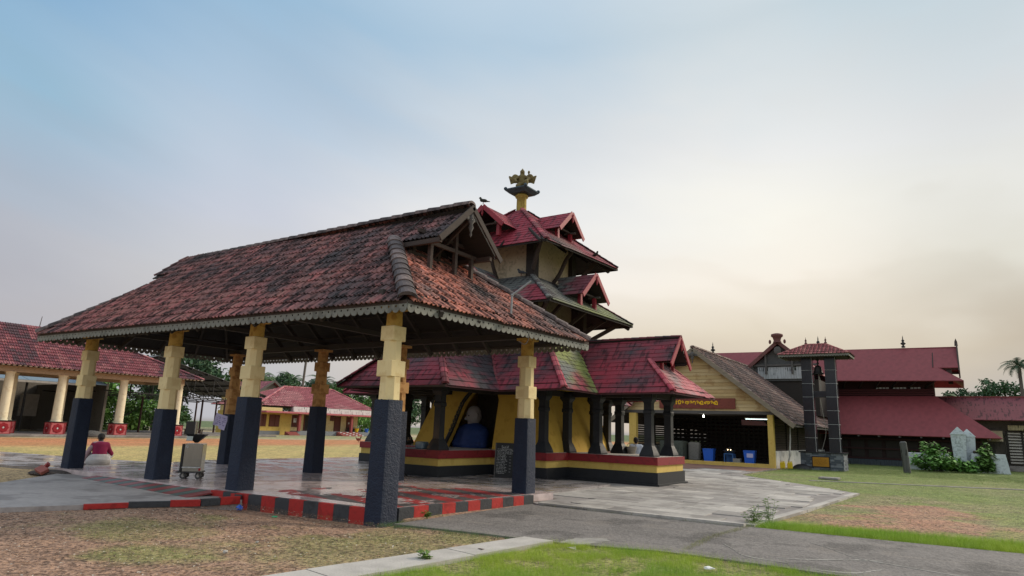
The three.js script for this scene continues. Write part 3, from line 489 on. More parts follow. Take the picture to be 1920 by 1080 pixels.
  const nz = (c, s, f = 0.7) => fbm(c.x * f + s * 3.1 + 20, c.z * f + c.y * f * 0.7, 5, 0, s), streak = (c, s) => fbm(c.x * 2.2 + s + 40, c.z * 2.2 + c.y * 0.3, 4, 0, s + 50);
  const RED = [0.31, 0.034, 0.056], BLK = [0.05, 0.045, 0.052], GRN = [0.2, 0.24, 0.055], GRY = [0.13, 0.14, 0.13], RUB = [0.48, 0.12, 0.14];
  const each = (f) => (c, r) => { const o = (r() - 0.5) * 0.16; return (q) => f(q, o); };
  const redMix = (q) => (nz(q, 3) - 0.42) * 1.2 + (streak(q, 4) - 0.45) * 2.6 + (q.y - 3.8) * 0.2 + 0.1;
  const redAt = (q, o, add = 0) => mixc(RED, BLK, clamp(redMix(q) + add + o));
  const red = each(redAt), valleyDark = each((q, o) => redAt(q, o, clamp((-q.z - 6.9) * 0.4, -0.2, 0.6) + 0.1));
  const moss = each((q, o) => mixc(redAt(q, o), mixc(GRY, GRN, sstep(0.4, 0.6, nz(q, 14, 1.3))), sstep(0.4, 0.54, nz(q, 13, 0.9) + 0.13 - Math.abs(q.y - 3.6) * 0.1 + o * 0.25)));
  const pale = each((q, o) => mixc(mixc(RUB, RED, sstep(0.45, 0.6, nz(q, 16, 1.2))), [0.24, 0.2, 0.2], sstep(0.48, 0.66, nz(q, 15, 0.9) + o * 0.3)));
  const greyMoss = each((q, o) => mixc(mixc(GRY, BLK, sstep(0.5, 0.66, nz(q, 22, 1.1))), GRN, clamp((nz(q, 21, 0.8) - 0.5) * 2 + (6.3 - q.y) * 0.75 + o)));
  const greySouth = each((q, o) => mixc(mixc(GRY, BLK, sstep(0.42, 0.6, nz(q, 23, 0.9) + o * 0.3)), RED, sstep(0.0, 0.14, q.x + 3.15 + (q.y - 5.7) * 0.9 + o) * (q.y < 6.5 ? 0.85 : 0)));
  const dry = each((q, o) => mixc(mixc(RED, [0.2, 0.12, 0.115], sstep(0.36, 0.6, nz(q, 27))), BLK, clamp((streak(q, 28) - 0.47) * 3 + o)));
  const crimson = each((q, o) => mixc(RED, BLK, clamp((nz(q, 29) - 0.5) * 1.5 + (streak(q, 30) - 0.5) * 2.4 + o)));
  const base = mb();
  const slope = (pts, pick, seed) => { base.plate(pts, 0.03); tileSlope(list, pts, 0.42, 0.2, pick, seed, 0.006); };
  // lower, cross shaped roof: corner points of the south east quarter
  const A = V(-3.56, 5.87, 2.8), B1 = V(-3.55, 8.5, 2.82), C1 = V(-1.25, 8.6, 2.88), D1 = V(-1.15, 10.6, 2.86), E1 = V(1.36, 10.6, 2.89), E2 = V(1.5, 14.2, 2.89);
  const hip = V(-2.95, 10.3, 4.7), val1 = V(-5.2, 10.3, 4.7), val2 = V(-2.95, 12.35, 4.74), sR = V(-5.8, 8.0, 5.0), sV = V(-5.4, 10.3, 5.0);
  const gx = 0.24, gy = 11.58, gh = 3.93, go = 0.98, rE = V(go, 12.35, 4.76);
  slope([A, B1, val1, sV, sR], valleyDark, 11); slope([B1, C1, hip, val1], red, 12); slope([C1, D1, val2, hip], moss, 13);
  slope([D1, E1, V(gx, gy, gh), V(go, gy, gh), rE, val2], red, 14); slope([E1, E2, V(gx, my(gy) + 0.1, gh), V(gx, gy, gh)], pale, 15);
  slope([V(-8.04, 5.97, 2.8), A, sR], each((q, o) => redAt(q, o, 0.15)), 16);
  // a mirrored polygon keeps its eave as the first edge
  const mir = (pts, f) => { const q = pts.map(f), e = [q[1], q[0]]; return [...e, ...q.slice(2).reverse()]; };
  const fx = (p) => V(mx(p.x), -p.z, p.y), fyy = (p) => V(p.x, my(-p.z), p.y), fxy = (p) => V(mx(p.x), my(-p.z), p.y);
  const id = [[[A, B1, val1, sV, sR], valleyDark], [[B1, C1, hip, val1], red], [[C1, D1, val2, hip], moss], [[D1, E1, V(gx, gy, gh), V(go, gy, gh), rE, val2], red]];
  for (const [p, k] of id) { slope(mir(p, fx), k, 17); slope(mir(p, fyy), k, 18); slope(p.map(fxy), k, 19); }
  slope(mir([E1, E2, V(gx, my(gy) + 0.1, gh), V(gx, gy, gh)], fx), pale, 20); slope(mir([V(-8.04, 5.97, 2.8), A, sR], fyy), red, 21);
  // tower: middle and top roof
  const mid = [V(-8.6, 8.9, 5.7), V(-2.0, 8.9, 5.7), V(-1.9, 15.1, 5.72), V(-8.6, 15.1, 5.7)], ti = 1.5, TX = -5.3, TY = 12.1, ht = 7.0, mt = [V(TX - ti, TY - ti + 0.1, ht), V(TX + ti, TY - ti + 0.1, ht), V(TX + ti, TY + ti, ht), V(TX - ti, TY + ti, ht)];
  [greySouth, greyMoss, greyMoss, greySouth].forEach((k, i) => slope([mid[i], mid[(i + 1) % 4], mt[(i + 1) % 4], mt[i]], k, 30 + i));
  const ue = [V(-7.95, 9.65, 7.95), V(-2.65, 9.7, 7.95), V(-2.4, 14.8, 8.0), V(-7.95, 14.7, 7.95)], ap = 0.2, au = [V(TX - ap, TY - ap, 10.02), V(TX + ap, TY - ap, 10.02), V(TX + ap, TY + ap, 10.02), V(TX - ap, TY + ap, 10.02)];
  [crimson, dry, dry, crimson].forEach((k, i) => slope([ue[i], ue[(i + 1) % 4], au[(i + 1) % 4], au[i]], k, 40 + i));
  // little gables that jut from the tower roofs
  const dormer = (dx, dy, front, back, apex, half, drop, pick, seed) => {
    const pt = (f, s, h) => V(TX + dx * f - dy * s, TY + dy * f + dx * s, h);
    const lowB = back + (front - back) * 0.35, board = front;
    slope([pt(lowB, -half, apex - drop), pt(front, -half, apex - drop), pt(front, 0, apex), pt(back, 0, apex)], pick, seed);
    slope([pt(front, half, apex - drop), pt(lowB, half, apex - drop), pt(back, 0, apex), pt(front, 0, apex)], pick, seed + 1);
    for (const s of [-1, 1]) {
      mb().beam(pt(board + 0.02, s * 0.01, apex - 0.02), pt(board + 0.02, s * (half + 0.1), apex - drop - 0.1), 0.035, 0.17, 0.006).build('gable_barge_board', m.trimRed, P);
      mb().frus(pt(front - 0.35, s * half * 0.6, 0).x, -pt(front - 0.35, s * half * 0.6, 0).z, apex - drop - 0.36, apex - drop + 0.08, 0.07, 0.07, 0.06, 0.06).build('gable_post', m.trimRed, P);
      mb().beam(pt(front - 0.6, s * half * 0.6, apex - drop + 0.1), pt(front - 0.12, s * half * 0.6, apex - drop + 0.1), 0.1, 0.06).build('gable_purlin', m.greywood, P);
    }
    mb().beam(pt(front - 0.35, -half * 0.8, apex - drop + 0.12), pt(front - 0.35, half * 0.8, apex - drop + 0.12), 0.06, 0.06).build('gable_tie', m.brownwood, P);
    const pd = pt(board + 0.03, 0, 0); mb().lathe(pd.x, -pd.z, apex - 0.42, [[0.001, 0], [0.05, 0.14], [0.03, 0.2], [0.07, 0.32], [0.02, 0.36]], 6).build('gable_pendant', m.trimRed, P);
    const bk = pt(lowB, 0, 0), g = mb(); g.plate([pt(lowB + 0.1, -half * 0.95, apex - drop), pt(lowB + 0.1, half * 0.95, apex - drop), pt(lowB + 0.1, 0, apex - 0.06)], 0.02); g.build('gable_back', m.darkwood, P);
  };
  for (const [dx, dy] of [[1, 0], [-1, 0], [0, 1], [0, -1]]) {
    dormer(dx, dy, dx ? 2.3 : 2.52, 0.85, dx ? 9.62 : 9.52, 0.82, 0.74, crimson, 50 + dx * 4 + dy);
    dormer(dx, dy, dx ? 3.32 : 3.2, 1.75, 7.15, 0.92, 0.84, each((q, o) => mixc(GRY, mixc(RED, BLK, 0.6), sstep(0.4, 0.6, nz(q, 33, 1.4) + o))), 70 + dx * 4 + dy);
  }
  const roof = base.build('roof', m.darkwood, P);
  emitStained(roof, 'roof_shingle', list, geos, smat, 300);
  tileSlope.stagger = 0;
  // hips and valleys
  const cg = capGeo(0.22, 0.3, 0.06, 0.03), hipM = [tone('red'), tone('dim'), tone('rub')], dk = [tone('dark'), tone('dim')], gm = [tone('grey'), tone('dark')];
  const u2 = (v, d = 0.02) => v.clone().setY(v.y + d);
  for (const f of [(p) => p, fx, fyy, fxy]) {
    capRow(roof, u2(f(A)), u2(f(sR)), cg, hipM, 0.28, 'hip_cap', 1); capRow(roof, u2(f(C1)), u2(f(hip)), cg, hipM, 0.28, 'hip_cap', 2); capRow(roof, u2(f(E1)), u2(f(V(gx, gy, gh))), cg, [tone('rub'), tone('red')], 0.28, 'hip_cap', 3);
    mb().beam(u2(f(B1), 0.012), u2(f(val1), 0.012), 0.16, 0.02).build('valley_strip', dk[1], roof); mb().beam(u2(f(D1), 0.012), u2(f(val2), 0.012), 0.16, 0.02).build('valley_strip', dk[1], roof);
  }
  capRow(roof, u2(val2), u2(rE), cg, dk, 0.28, 'ridge_cap', 4); capRow(roof, u2(fx(val2)), u2(fx(rE)), cg, dk, 0.28, 'ridge_cap', 5);
  for (let i = 0; i < 4; i++) { capRow(roof, u2(mid[i]), u2(mt[i]), cg, i === 1 ? gm : dk, 0.28, 'hip_cap', 6 + i); capRow(roof, u2(ue[i]), u2(au[i]), cg, i === 2 ? dk : hipM, 0.28, 'hip_cap', 10 + i); }
  // end gables of the east and west arms
  for (const f of [(p) => p, fx]) {
    for (const s of [-1, 1]) {
      const y = 12.35 + s * (12.35 - gy + 0.14);
      mb().beam(f(V(go + 0.04, 12.35 + s * 0.01, 4.73)), f(V(go + 0.04, y, gh - 0.16)), 0.04, 0.17, 0.006).build('barge_board', m.trimRed, P);
      mb().beam(f(V(gx - 0.1, 12.35 + s * 0.62, gh - 0.02)), f(V(go - 0.04, 12.35 + s * 0.62, gh - 0.02)), 0.08, 0.08).build('gable_purlin', m.darkwood, P);
      for (const x of [gx + 0.3, gx + 0.02]) { const q = f(V(x, 12.35 + s * 0.5, 0)); mb().box(q.x - 0.05, q.x + 0.05, -q.z - 0.05, -q.z + 0.05, gh - 0.42 - (x - gx) * 0.5, gh + 0.06).build('gable_post', m.trimRed, P); }
    }
    mb().beam(f(V(gx + 0.3, 11.7, gh + 0.06)), f(V(gx + 0.3, 13, gh + 0.06)), 0.06, 0.08).build('gable_tie', m.greywood, P);
    mb().plate(f === fx ? [f(V(gx, 13.1, gh)), f(V(gx, 11.6, gh)), f(V(gx, 12.35, 4.7))] : [V(gx, 11.6, gh), V(gx, 13.1, gh), V(gx, 12.35, 4.7)], 0.03).build('gable_back', m.darkwood, P);
    const q = f(V(go + 0.06, 12.35, 0)); mb().lathe(q.x, -q.z, 4.28, [[0.001, 0], [0.05, 0.14], [0.03, 0.2], [0.07, 0.34], [0.02, 0.4]], 6).build('gable_pendant', m.trimRed, P);
  }
  // fascia strips under every eave
  const loop = [A, B1, C1, D1, E1, E2];
  for (const f of [(p) => p, fx]) for (let i = 0; i < loop.length - 1; i++) mb().beam(u2(f(loop[i]), -0.05), u2(f(loop[i + 1]), -0.05), 0.03, 0.07).build('eave_board', M('eave_grey_red', [0.12, 0.05, 0.055], { map: T.worn }), P);
  mb().beam(u2(V(-8.04, 5.97, 2.8), -0.05), u2(A, -0.05), 0.03, 0.07).build('eave_board', m.greywood, P);
  for (let i = 0; i < 4; i++) { mb().beam(u2(mid[i], -0.05), u2(mid[(i + 1) % 4], -0.05), 0.03, 0.08).build('eave_board', m.darkwood, P); mb().beam(u2(ue[i], -0.05), u2(ue[(i + 1) % 4], -0.05), 0.03, 0.08).build('eave_board', m.darkwood, P); }
  // tower walls, corner timbers, struts and rafters
  const w = 1.45, wa = mb().box(TX - w, TX + w, TY - w + 0.1, TY + w, 6.6, 8.9).build('tower_wall', m.plaster, P);
  mb().box(TX - 1.5, TX + 1.5, TY - 1.45, TY + 1.5, 4.3, 6.5).build('lower_tower_wall', M('shaded_plaster', [0.3, 0.26, 0.18], { map: T.worn }), P);  // tower plaster in a darker copy, the shade below the eave in its colour
  for (const sx of [-1, 1]) for (const sy of [-1, 1]) {
    mb().box(TX + sx * w - 0.17, TX + sx * w + 0.17, TY + sy * w - 0.17 + (sy < 0 ? 0.1 : 0), TY + sy * w + 0.17 + (sy < 0 ? 0.1 : 0), 6.7, 8.7, 0.01).build('corner_post', m.darkwood, P);
    mb().box(TX + sx * 1.8 - 0.14, TX + sx * 1.8 + 0.14, TY + sy * 1.8 - 0.14, TY + sy * 1.8 + 0.14, 4.4, 6.3, 0.01).build('corner_post', m.brownwood, P);
    mb().beam(V(TX + sx * 1.85, TY + sy * 1.85, 4.9), V(TX + sx * 2.95, TY + sy * 2.75, 5.75), 0.12, 0.16, 0.01).build('strut', m.brownwood, P);
    mb().beam(V(TX + sx * 1.6, TY + sy * 1.55, 7.2), V(TX + sx * 2.3, TY + sy * 2.1, 8.25), 0.12, 0.16, 0.01).build('strut', m.brownwood, P);
  }
  for (const [dx, dy] of [[1, 0], [-1, 0], [0, 1], [0, -1]]) for (const s of [-1, 0, 1]) {
    if (s === 0) mb().tube([V(TX + dx * 1.47 - dy * s, TY + dy * 1.47 + dx * 0.1, 7.0), V(TX + dx * 1.72, TY + dy * 1.72 + dx * 0.14, 7.35), V(TX + dx * 2.0, TY + dy * 2.0 + dx * 0.16, 7.9), V(TX + dx * 2.25, TY + dy * 2.25 + dx * 0.18, 8.2)], 0.075, 6, 10).build('strut', m.brownwood, P);
    mb().beam(V(TX + dx * 1.6 - dy * s * 1.3, TY + dy * 1.6 + dx * s * 1.3, 4.9), V(TX + dx * 2.9 - dy * s * 1.7, TY + dy * 2.9 + dx * s * 1.7, 5.8), 0.1, 0.12).build('strut', m.brownwood, P);
    for (const k of [-0.5, 0.5]) mb().beam(V(TX + dx * 1.45 - dy * (s + k) * 1.1, TY + dy * 1.45 + dx * (s + k) * 1.1, 8.68), V(TX + dx * 2.55 - dy * (s + k) * 1.75, TY + dy * 2.55 + dx * (s + k) * 1.75, 7.86), 0.07, 0.09).build('rafter', m.darkwood, P);
    for (const k of [-0.5, 0.5]) mb().beam(V(TX + dx * 1.5 - dy * (s + k) * 1.2, TY + dy * 1.5 + dx * (s + k) * 1.2, 6.66), V(TX + dx * 3.2 - dy * (s + k) * 2.1, TY + dy * 3.2 + dx * (s + k) * 2.1, 5.6), 0.07, 0.09).build('rafter', m.darkwood, P);
  }
  // finial pillar and the winged figure kneeling on its slab
  mb().lathe(TX, TY, 9.85, [[0.24, 0], [0.24, 0.1], [0.2, 0.14], [0.195, 0.72], [0.25, 0.76], [0.27, 0.82], [0.23, 0.86], [0.2, 0.9], [0.34, 0.98], [0.4, 1.0]], 20).build('finial_pillar', M('finial_yellow', [0.42, 0.32, 0.07], { map: T.ochre }), P);
  const sl = mb(); sl.frus(TX, TY, 10.74, 10.86, 0.36, 0.36, 0.5, 0.5).box(TX - 0.5, TX + 0.5, TY - 0.5, TY + 0.5, 10.86, 10.92, 0.012);
  for (const sx of [-1, 1]) for (const sy of [-1, 1]) sl.ball(TX + sx * 0.47, TY + sy * 0.47, 10.93, 0.075, 0.07, 0.075, 8, 6);
  sl.build('finial_slab', m.bluegrey, P);
  const bones = [[0, 0.3, 0, 0, 0.55, 0.02, 0.12, 0.13], [0, 0.55, 0.02, 0, 0.66, 0.03, 0.07, 0.06], [0, 0.73, 0.04, 0, 0.76, 0.05, 0.085, 0.08], [0, 0.79, 0.03, 0, 0.93, 0.0, 0.08, 0.012], [0, 0.74, 0.12, 0, 0.72, 0.16, 0.025, 0.012],
    [-0.06, 0.28, 0, -0.14, 0.12, 0.22, 0.1, 0.08], [-0.14, 0.12, 0.22, -0.16, 0.03, 0.0, 0.075, 0.05], [0.06, 0.28, 0, 0.18, 0.27, 0.2, 0.1, 0.085], [0.18, 0.27, 0.2, 0.17, 0.02, 0.22, 0.075, 0.05], [0.17, 0.03, 0.22, 0.18, 0.02, 0.32, 0.05, 0.035],
    [-0.13, 0.58, 0, -0.28, 0.44, 0.1, 0.055, 0.045], [-0.28, 0.44, 0.1, -0.2, 0.3, 0.24, 0.045, 0.035], [0.13, 0.58, 0, 0.28, 0.46, 0.1, 0.055, 0.045], [0.28, 0.46, 0.1, 0.2, 0.34, 0.24, 0.045, 0.035], [0.22, 0.55, -0.08, 0.25, 0.78, -0.06, 0.02, 0.02], [0.25, 0.79, -0.06, 0.25, 0.82, -0.06, 0.045, 0.04], [0, 0.08, 0, 0, 0.05, 0.02, 0.12, 0.14]];
  const fig = skinMesh('winged_figure', skin(bones, 0.02, 0.02), m.gild, P); fig.position.copy(V(TX, TY, 10.92)); fig.rotation.y = THREE.MathUtils.degToRad(34 - 8);
  const wings = mb(); for (const s of [-1, 1]) { wings.add(skin([[s * 0.1, 0.5, -0.06, s * 0.3, 0.58, -0.1, 0.1, 0.12], [s * 0.3, 0.58, -0.1, s * 0.44, 0.5, -0.12, 0.12, 0.08], [s * 0.12, 0.4, -0.07, s * 0.36, 0.42, -0.12, 0.08, 0.08]], 0.02, 0.02).scale(1, 1, 0.5)); for (let i = 0; i < 6; i++) { const t = i / 5, a = new THREE.Vector3(s * (0.36 - t * 0.04), 0.56 - t * 0.18, -0.06), e = new THREE.Vector3(s * (0.56 - t * 0.08), 0.62 - t * 0.3, -0.06); wings.beam(a, e, 0.04, 0.06, 0.008); } }
  wings.build('wing_feathers', m.gild, fig);
}
// ---------------------------------------------------------------- the ground and everything laid on it
const polyDist = (x, y, P) => { let d = 1e9; for (let i = 0, j = P.length - 1; i < P.length; j = i++) { const ax = P[j][0], ay = P[j][1], bx = P[i][0] - ax, by = P[i][1] - ay, t = clamp(((x - ax) * bx + (y - ay) * by) / (bx * bx + by * by)); d = Math.min(d, Math.hypot(x - ax - bx * t, y - ay - by * t)); } return inPoly(x, y, P) ? d : -d; };
const ROAD = [[0.66, -0.36], [2.35, -0.08], [3.3, -0.02], [4.1, 0.2], [4.9, 0.46], [5.35, 0.5], [6.2, 0.5], [7.2, 0.45], [9, 0.4], [13, 0.3], [40, 0], [40, 4.6], [13, 4.5], [9.2, 4.4], [7.4, 4.25], [5.1, 4.12], [0.55, 4.2]];
const COURT = [[0.55, 4.12], [0.75, 3.98], [3.13, 4.02], [5.07, 4.1], [5.3, 7.9], [5.55, 14.8], [3.55, 17.3], [1.4, 19.6], [0.36, 21.2], [0.2, 24.6], [0.14, 29.0], [-9, 29.0], [-14.6, 26], [-14.7, 5.3], [0.5, 5.3]];
const RAMP = [[-4.55, -4.03], [-4.06, -2.61], [-3.4, -1.2], [-3.3, -0.45], [-4.3, -0.25], [-9.6, 0.18], [-10.2, 0.1], [-11.1, -0.5], [-9.15, -2.44], [-7.2, -5.6]];
const WALK = [[-12.0, 0.0], [-13.1, 0.35], [-14.6, -0.2], [-20, -1.0], [-40, -3.4], [-40, 0.2], [-23, 2.4], [-15.7, 3.9], [-14.6, 5.2], [-11.9, 5.2]];
const LAWN = [[3.2, -3.4], [3.5, -0.05], [4.2, 0.15], [5.0, 0.42], [6.4, 0.42], [7.4, 0.35], [10, 0.1], [14, -6], [3, -9]];
const EDGE = [[5.15, 4.15], [5.12, 5.0], [6.6, 5.35], [9.3, 5.7], [14, 6], [40, 6.4], [40, 4.7], [9.2, 4.45], [7.4, 4.3]];
// how green the soil is at a place
function grassiness(x, y) {
  const n = fbm(x * 0.55 + 50, y * 0.55 + 50, 5, 0, 201), e = fbm(x * 2.1 + 80, y * 2.1, 4, 0, 202);
  let g = 0;
  if (x > -8 && x < 4 && y < 0.6 && !(y > 0.45)) { g = sstep(0.52, 0.66, n * 0.72 + e * 0.28) * 0.62; const b = (cx, cy, r) => 1 - sstep(r * 0.5, r, Math.hypot(x - cx, (y - cy) * 1.25) + (e - 0.5) * 0.9); g = Math.max(g, 0.85 * b(0.3, -4.2, 1.0), 0.7 * b(1.2, -2.2, 0.8), 0.85 * b(1.6, -1.4, 0.7), 0.8 * b(2.3, -0.6, 0.7), 0.6 * b(2.0, -2.8, 0.8), 0.4 * b(-1, -3.2, 0.8)); if (y > -1.4 && x < 0.4) g *= 0.25; }
  if (x > 0.2 && y > 4) { g = 0.45 + 0.45 * sstep(0.4, 0.6, n); g = Math.max(g, 0.9 * sstep(0.5, 0.3, Math.abs(y - (24 + (x - 5) * 0.6)) * 0.6 + (e - 0.5) * 0.4)); if (y > 26) g = Math.max(g, 0.75 + 0.3 * e); const p = Math.hypot((x - 7.7) / 2.1, (y - 9.6) / 4.2) + (n - 0.5) * 2.6 + (e - 0.5) * 1.2; g *= sstep(0.7, 1.15, p); }
  if (x > 9 && y < 30 && y > 6) g = Math.max(g * 0.8, 0.3 * n);
  const l = polyDist(x, y, LAWN); if (l > -0.25) g = Math.max(g, sstep(-0.2, 0.12, l + (e - 0.5) * 0.3) * 0.95);
  const w = polyDist(x, y, EDGE); if (w > -0.4) g = Math.max(g, sstep(-0.35, 0.05, w + (e - 0.5) * 0.4));
  if (x < -14.8) { g = 0.3 * sstep(0.4, 0.6, n); if (x < -46 && x > -58) g = 0.85; }
  return clamp(g);
}
function soilColour(x, y) {
  const n = fbm(x * 0.33 + 20, y * 0.33 + 70, 5, 0, 211), e = fbm(x * 1.7, y * 1.7, 4, 0, 212), g = grassiness(x, y);
  let dirt = mixc([0.28, 0.165, 0.11], [0.34, 0.22, 0.15], n), green = mixc([0.12, 0.2, 0.035], [0.22, 0.27, 0.06], e);
  if (x > 0.5 && y > 4) { const p = Math.hypot((x - 7.7) / 2.1, (y - 9.6) / 4.2) + (n - 0.5) * 2.6 + (e - 0.5) * 1.2; dirt = mixc(mixc([0.36, 0.17, 0.105], [0.3, 0.19, 0.12], e), mixc([0.16, 0.17, 0.065], [0.25, 0.21, 0.1], n), sstep(0.7, 1.15, p)); };
  if (x < -10 && y > -30) {
    const d = x + (n - 0.5) * 4 + (y - 14) * 0.05, straw = mixc([0.5, 0.36, 0.15], [0.42, 0.34, 0.12], e), orange = mixc([0.55, 0.2, 0.085], [0.47, 0.22, 0.1], e), pale = [0.45, 0.36, 0.24];
    dirt = mixc(straw, orange, sstep(-28, -31.5, d)); dirt = mixc(dirt, pale, sstep(-41, -43.5, d));
    if (y < 0.4 && x > -16) dirt = mixc([0.4, 0.27, 0.16], straw, 0.3);
  }
  const far = sstep(90, 140, Math.hypot(x, y)); if (far) green = mixc(green, [0.1, 0.14, 0.05], far);
  return mixc(dirt, green, Math.max(g * (x > 0.2 && y > 4 ? 0.8 : 0.55), far));
}
{ // one sheet to the horizon, fine near the camera
  const line = (a) => { const o = []; for (let i = 0; i < a.length - 1; i++) { const [s, e, st] = a[i]; for (let v = s; v < a[i + 1][0] - 1e-6; v += st) o.push(v); } o.push(a[a.length - 1][0]); return o; };
  const gx = line([[-420, 0, 40], [-220, 0, 20], [-80, 0, 3], [-50, 0, 0.8], [-18, 0, 0.16], [13, 0, 1.2], [40, 0, 12], [160, 0, 40], [420, 0, 1]]), gy = line([[-160, 0, 30], [-40, 0, 4], [-11, 0, 0.16], [16, 0, 0.5], [46, 0, 1.6], [80, 0, 12], [200, 0, 40], [480, 0, 1]]);
  const nx = gx.length, ny = gy.length, pos = new Float32Array(nx * ny * 3), col = new Float32Array(nx * ny * 3), uv = new Float32Array(nx * ny * 2), idx = [];
  for (let j = 0; j < ny; j++) for (let i = 0; i < nx; i++) {
    const x = gx[i], y = gy[j], o = (j * nx + i) * 3, c = soilColour(x, y), dip = x > -4.6 && x < 0.9 && y < 0.3 ? 0.1 * sstep(-1.7, -0.5, y) * sstep(-4.6, -3.9, x) * sstep(0.9, 0.5, x) : 0, b = (fbm(x * 1.1, y * 1.1, 3, 0, 221) - 0.5) * 0.03 * (Math.abs(x) < 60 && y < 60 ? 1 : 0);
    pos[o] = x; pos[o + 1] = Math.min(0, b) - 0.006 - dip; pos[o + 2] = -y; col.set(c, o); uv[(j * nx + i) * 2] = x; uv[(j * nx + i) * 2 + 1] = y;
    if (i < nx - 1 && j < ny - 1) { const a = j * nx + i; idx.push(a, a + 1, a + nx + 1, a, a + nx + 1, a + nx); }
  }
  const g = new THREE.BufferGeometry(); g.setAttribute('position', new THREE.BufferAttribute(pos, 3)); g.setAttribute('color', new THREE.BufferAttribute(col, 3)); g.setAttribute('uv', new THREE.BufferAttribute(uv, 2)); g.setIndex(idx); g.computeVertexNormals();
  const mm = M('soil', [1.6, 1.6, 1.6], { map: T.soil, vertexColors: true, bumpMap: T.soilB, bumpScale: 0.03, roughness: 0.95 });
  const o = new THREE.Mesh(g, mm); o.name = 'ground'; o.receiveShadow = true; top(o);
}
top(mb().prism(ROAD, -0.18, 0.02).build('road', m.asph));
{ // mended places on the road: a pale cement patch and pale mortar run into cracks
  const pm = M('mortar', [0.36, 0.34, 0.31], { map: T.conc, bumpMap: T.fine, bumpScale: 0.004 }), r = rnd(91), blob = []; for (let i = 0; i < 22; i++) { const a = i / 22 * 6.283, k = 1 + (r() - 0.5) * 0.3; blob.push([3.76 + Math.cos(a) * 0.24 * k + Math.sin(a) * 0.1, 0.44 + Math.sin(a) * 0.42 * k]); }
  top(mb().prism(blob, 0, 0.024).build('cement_patch', pm));
  const crack = (pts) => { const c = new THREE.CatmullRomCurve3(pts.map(([x, y]) => V(x, y, 0))), n = 40, L = [], R = []; for (let i = 0; i <= n; i++) { const q = c.getPoint(i / n), w = 0.012 + 0.03 * r() * Math.sin(Math.PI * (i / n)), jx = (r() - 0.5) * 0.03; L.push([q.x + jx - w * 0.4, -q.z + w]); R.unshift([q.x + jx + w * 0.4, -q.z - w]); } top(mb().prism([...L, ...R], 0, 0.0245).build('mortar_seam', pm)); };
  crack([[6.4, 2.94], [6.77, 2.52], [7.12, 2.0], [7.72, 1.72], [8.4, 1.5], [9.5, 1.3]]); crack([[6.3, 1.1], [6.69, 1.32], [7.15, 1.76], [7.5, 1.95]]); crack([[6.9, 0.6], [7.28, 0.73], [7.57, 1.31]]); crack([[5.39, 1.76], [5.65, 1.39], [5.91, 0.97], [6.5, 0.8]]);
}
{ // court of stone slabs round the temple
  const ct = top(mb().prism(COURT, -0.05, 0.045).build('paved_court', m.conc)), r = rnd(31), ms = [m.stoneA, m.stoneB, m.stoneC, m.stoneA], slabs = [];
  for (let j = 0, y = 4.14; y < 24; j++) { const d = 0.5 + r() * 0.16; let x = -2.6 + (j % 2) * 0.4 + r() * 0.3; while (x < 5.6) { const w = 0.75 + r() * 0.5, cx = x + w / 2, cy = y + d / 2; const ok = [[x, y], [x + w, y], [x + w, y + d], [x, y + d]].every((p) => polyDist(p[0], p[1], COURT) > 0.02) && !(cx < 0.75 && cy < 5.5) && !(cx < 0.75 && cy > 10.9 && cy < 13.7) && !(cx < -2.2 && cy > 9) ; if (ok) slabs.push([x, y, w, d]); x += w; } y += d; }
  // border slabs along the open edges
  const dist = (s) => Math.hypot(s[0] - 8.58, s[1] + 8.83); slabs.sort((a, b) => dist(a) - dist(b));
  slabs.slice(0, 300).forEach(([x, y, w, d]) => { const t = r() * 0.006; mb().box(x + 0.008, x + w - 0.008, y + 0.008, y + d - 0.008, 0, 0.058 + t, 0.006).build('paving_slab', ms[Math.floor(r() * 4)], ct); });
  const rest = slabs.slice(300); if (rest.length) { const g = mb(); rest.forEach(([x, y, w, d]) => g.box(x + 0.008, x + w - 0.008, y + 0.008, y + d - 0.008, 0, 0.058 + r() * 0.006)); const o = g.build('paving_slabs', m.stoneB, ct); o.userData.kind = 'stuff'; }
  for (let k = 0; k < 3; k++) { const y0 = [4.2, 7.9, 11.4][k], y1 = [7.86, 11.36, 14.7][k], f = (y) => y < 7.9 ? lerp(5.07, 5.3, (y - 4.1) / 3.8) : lerp(5.3, 5.55, (y - 7.9) / 6.9); mb().prism([[f(y0) - 0.02, y0], [f(y0) + 0.16, y0], [f(y1) + 0.16, y1], [f(y1) - 0.02, y1]], -0.02, 0.052).build('edge_slab', m.stoneB, ct); }
  for (let k = 0; k < 4; k++) mb().box(0.75 + k * 1.09, 0.75 + (k + 1) * 1.09 - 0.012, 4.0, 4.15, -0.02, 0.072).build('edge_slab', m.stoneB, ct);
  mb().prism([[-4.9, 29], [0.1, 28.6], [0.2, 24.5], [-2, 22.8], [-4.9, 24]], 0.03, 0.05).build('red_pavers', M('red_paver', [0.33, 0.17, 0.12], { map: T.conc }), ct);
}
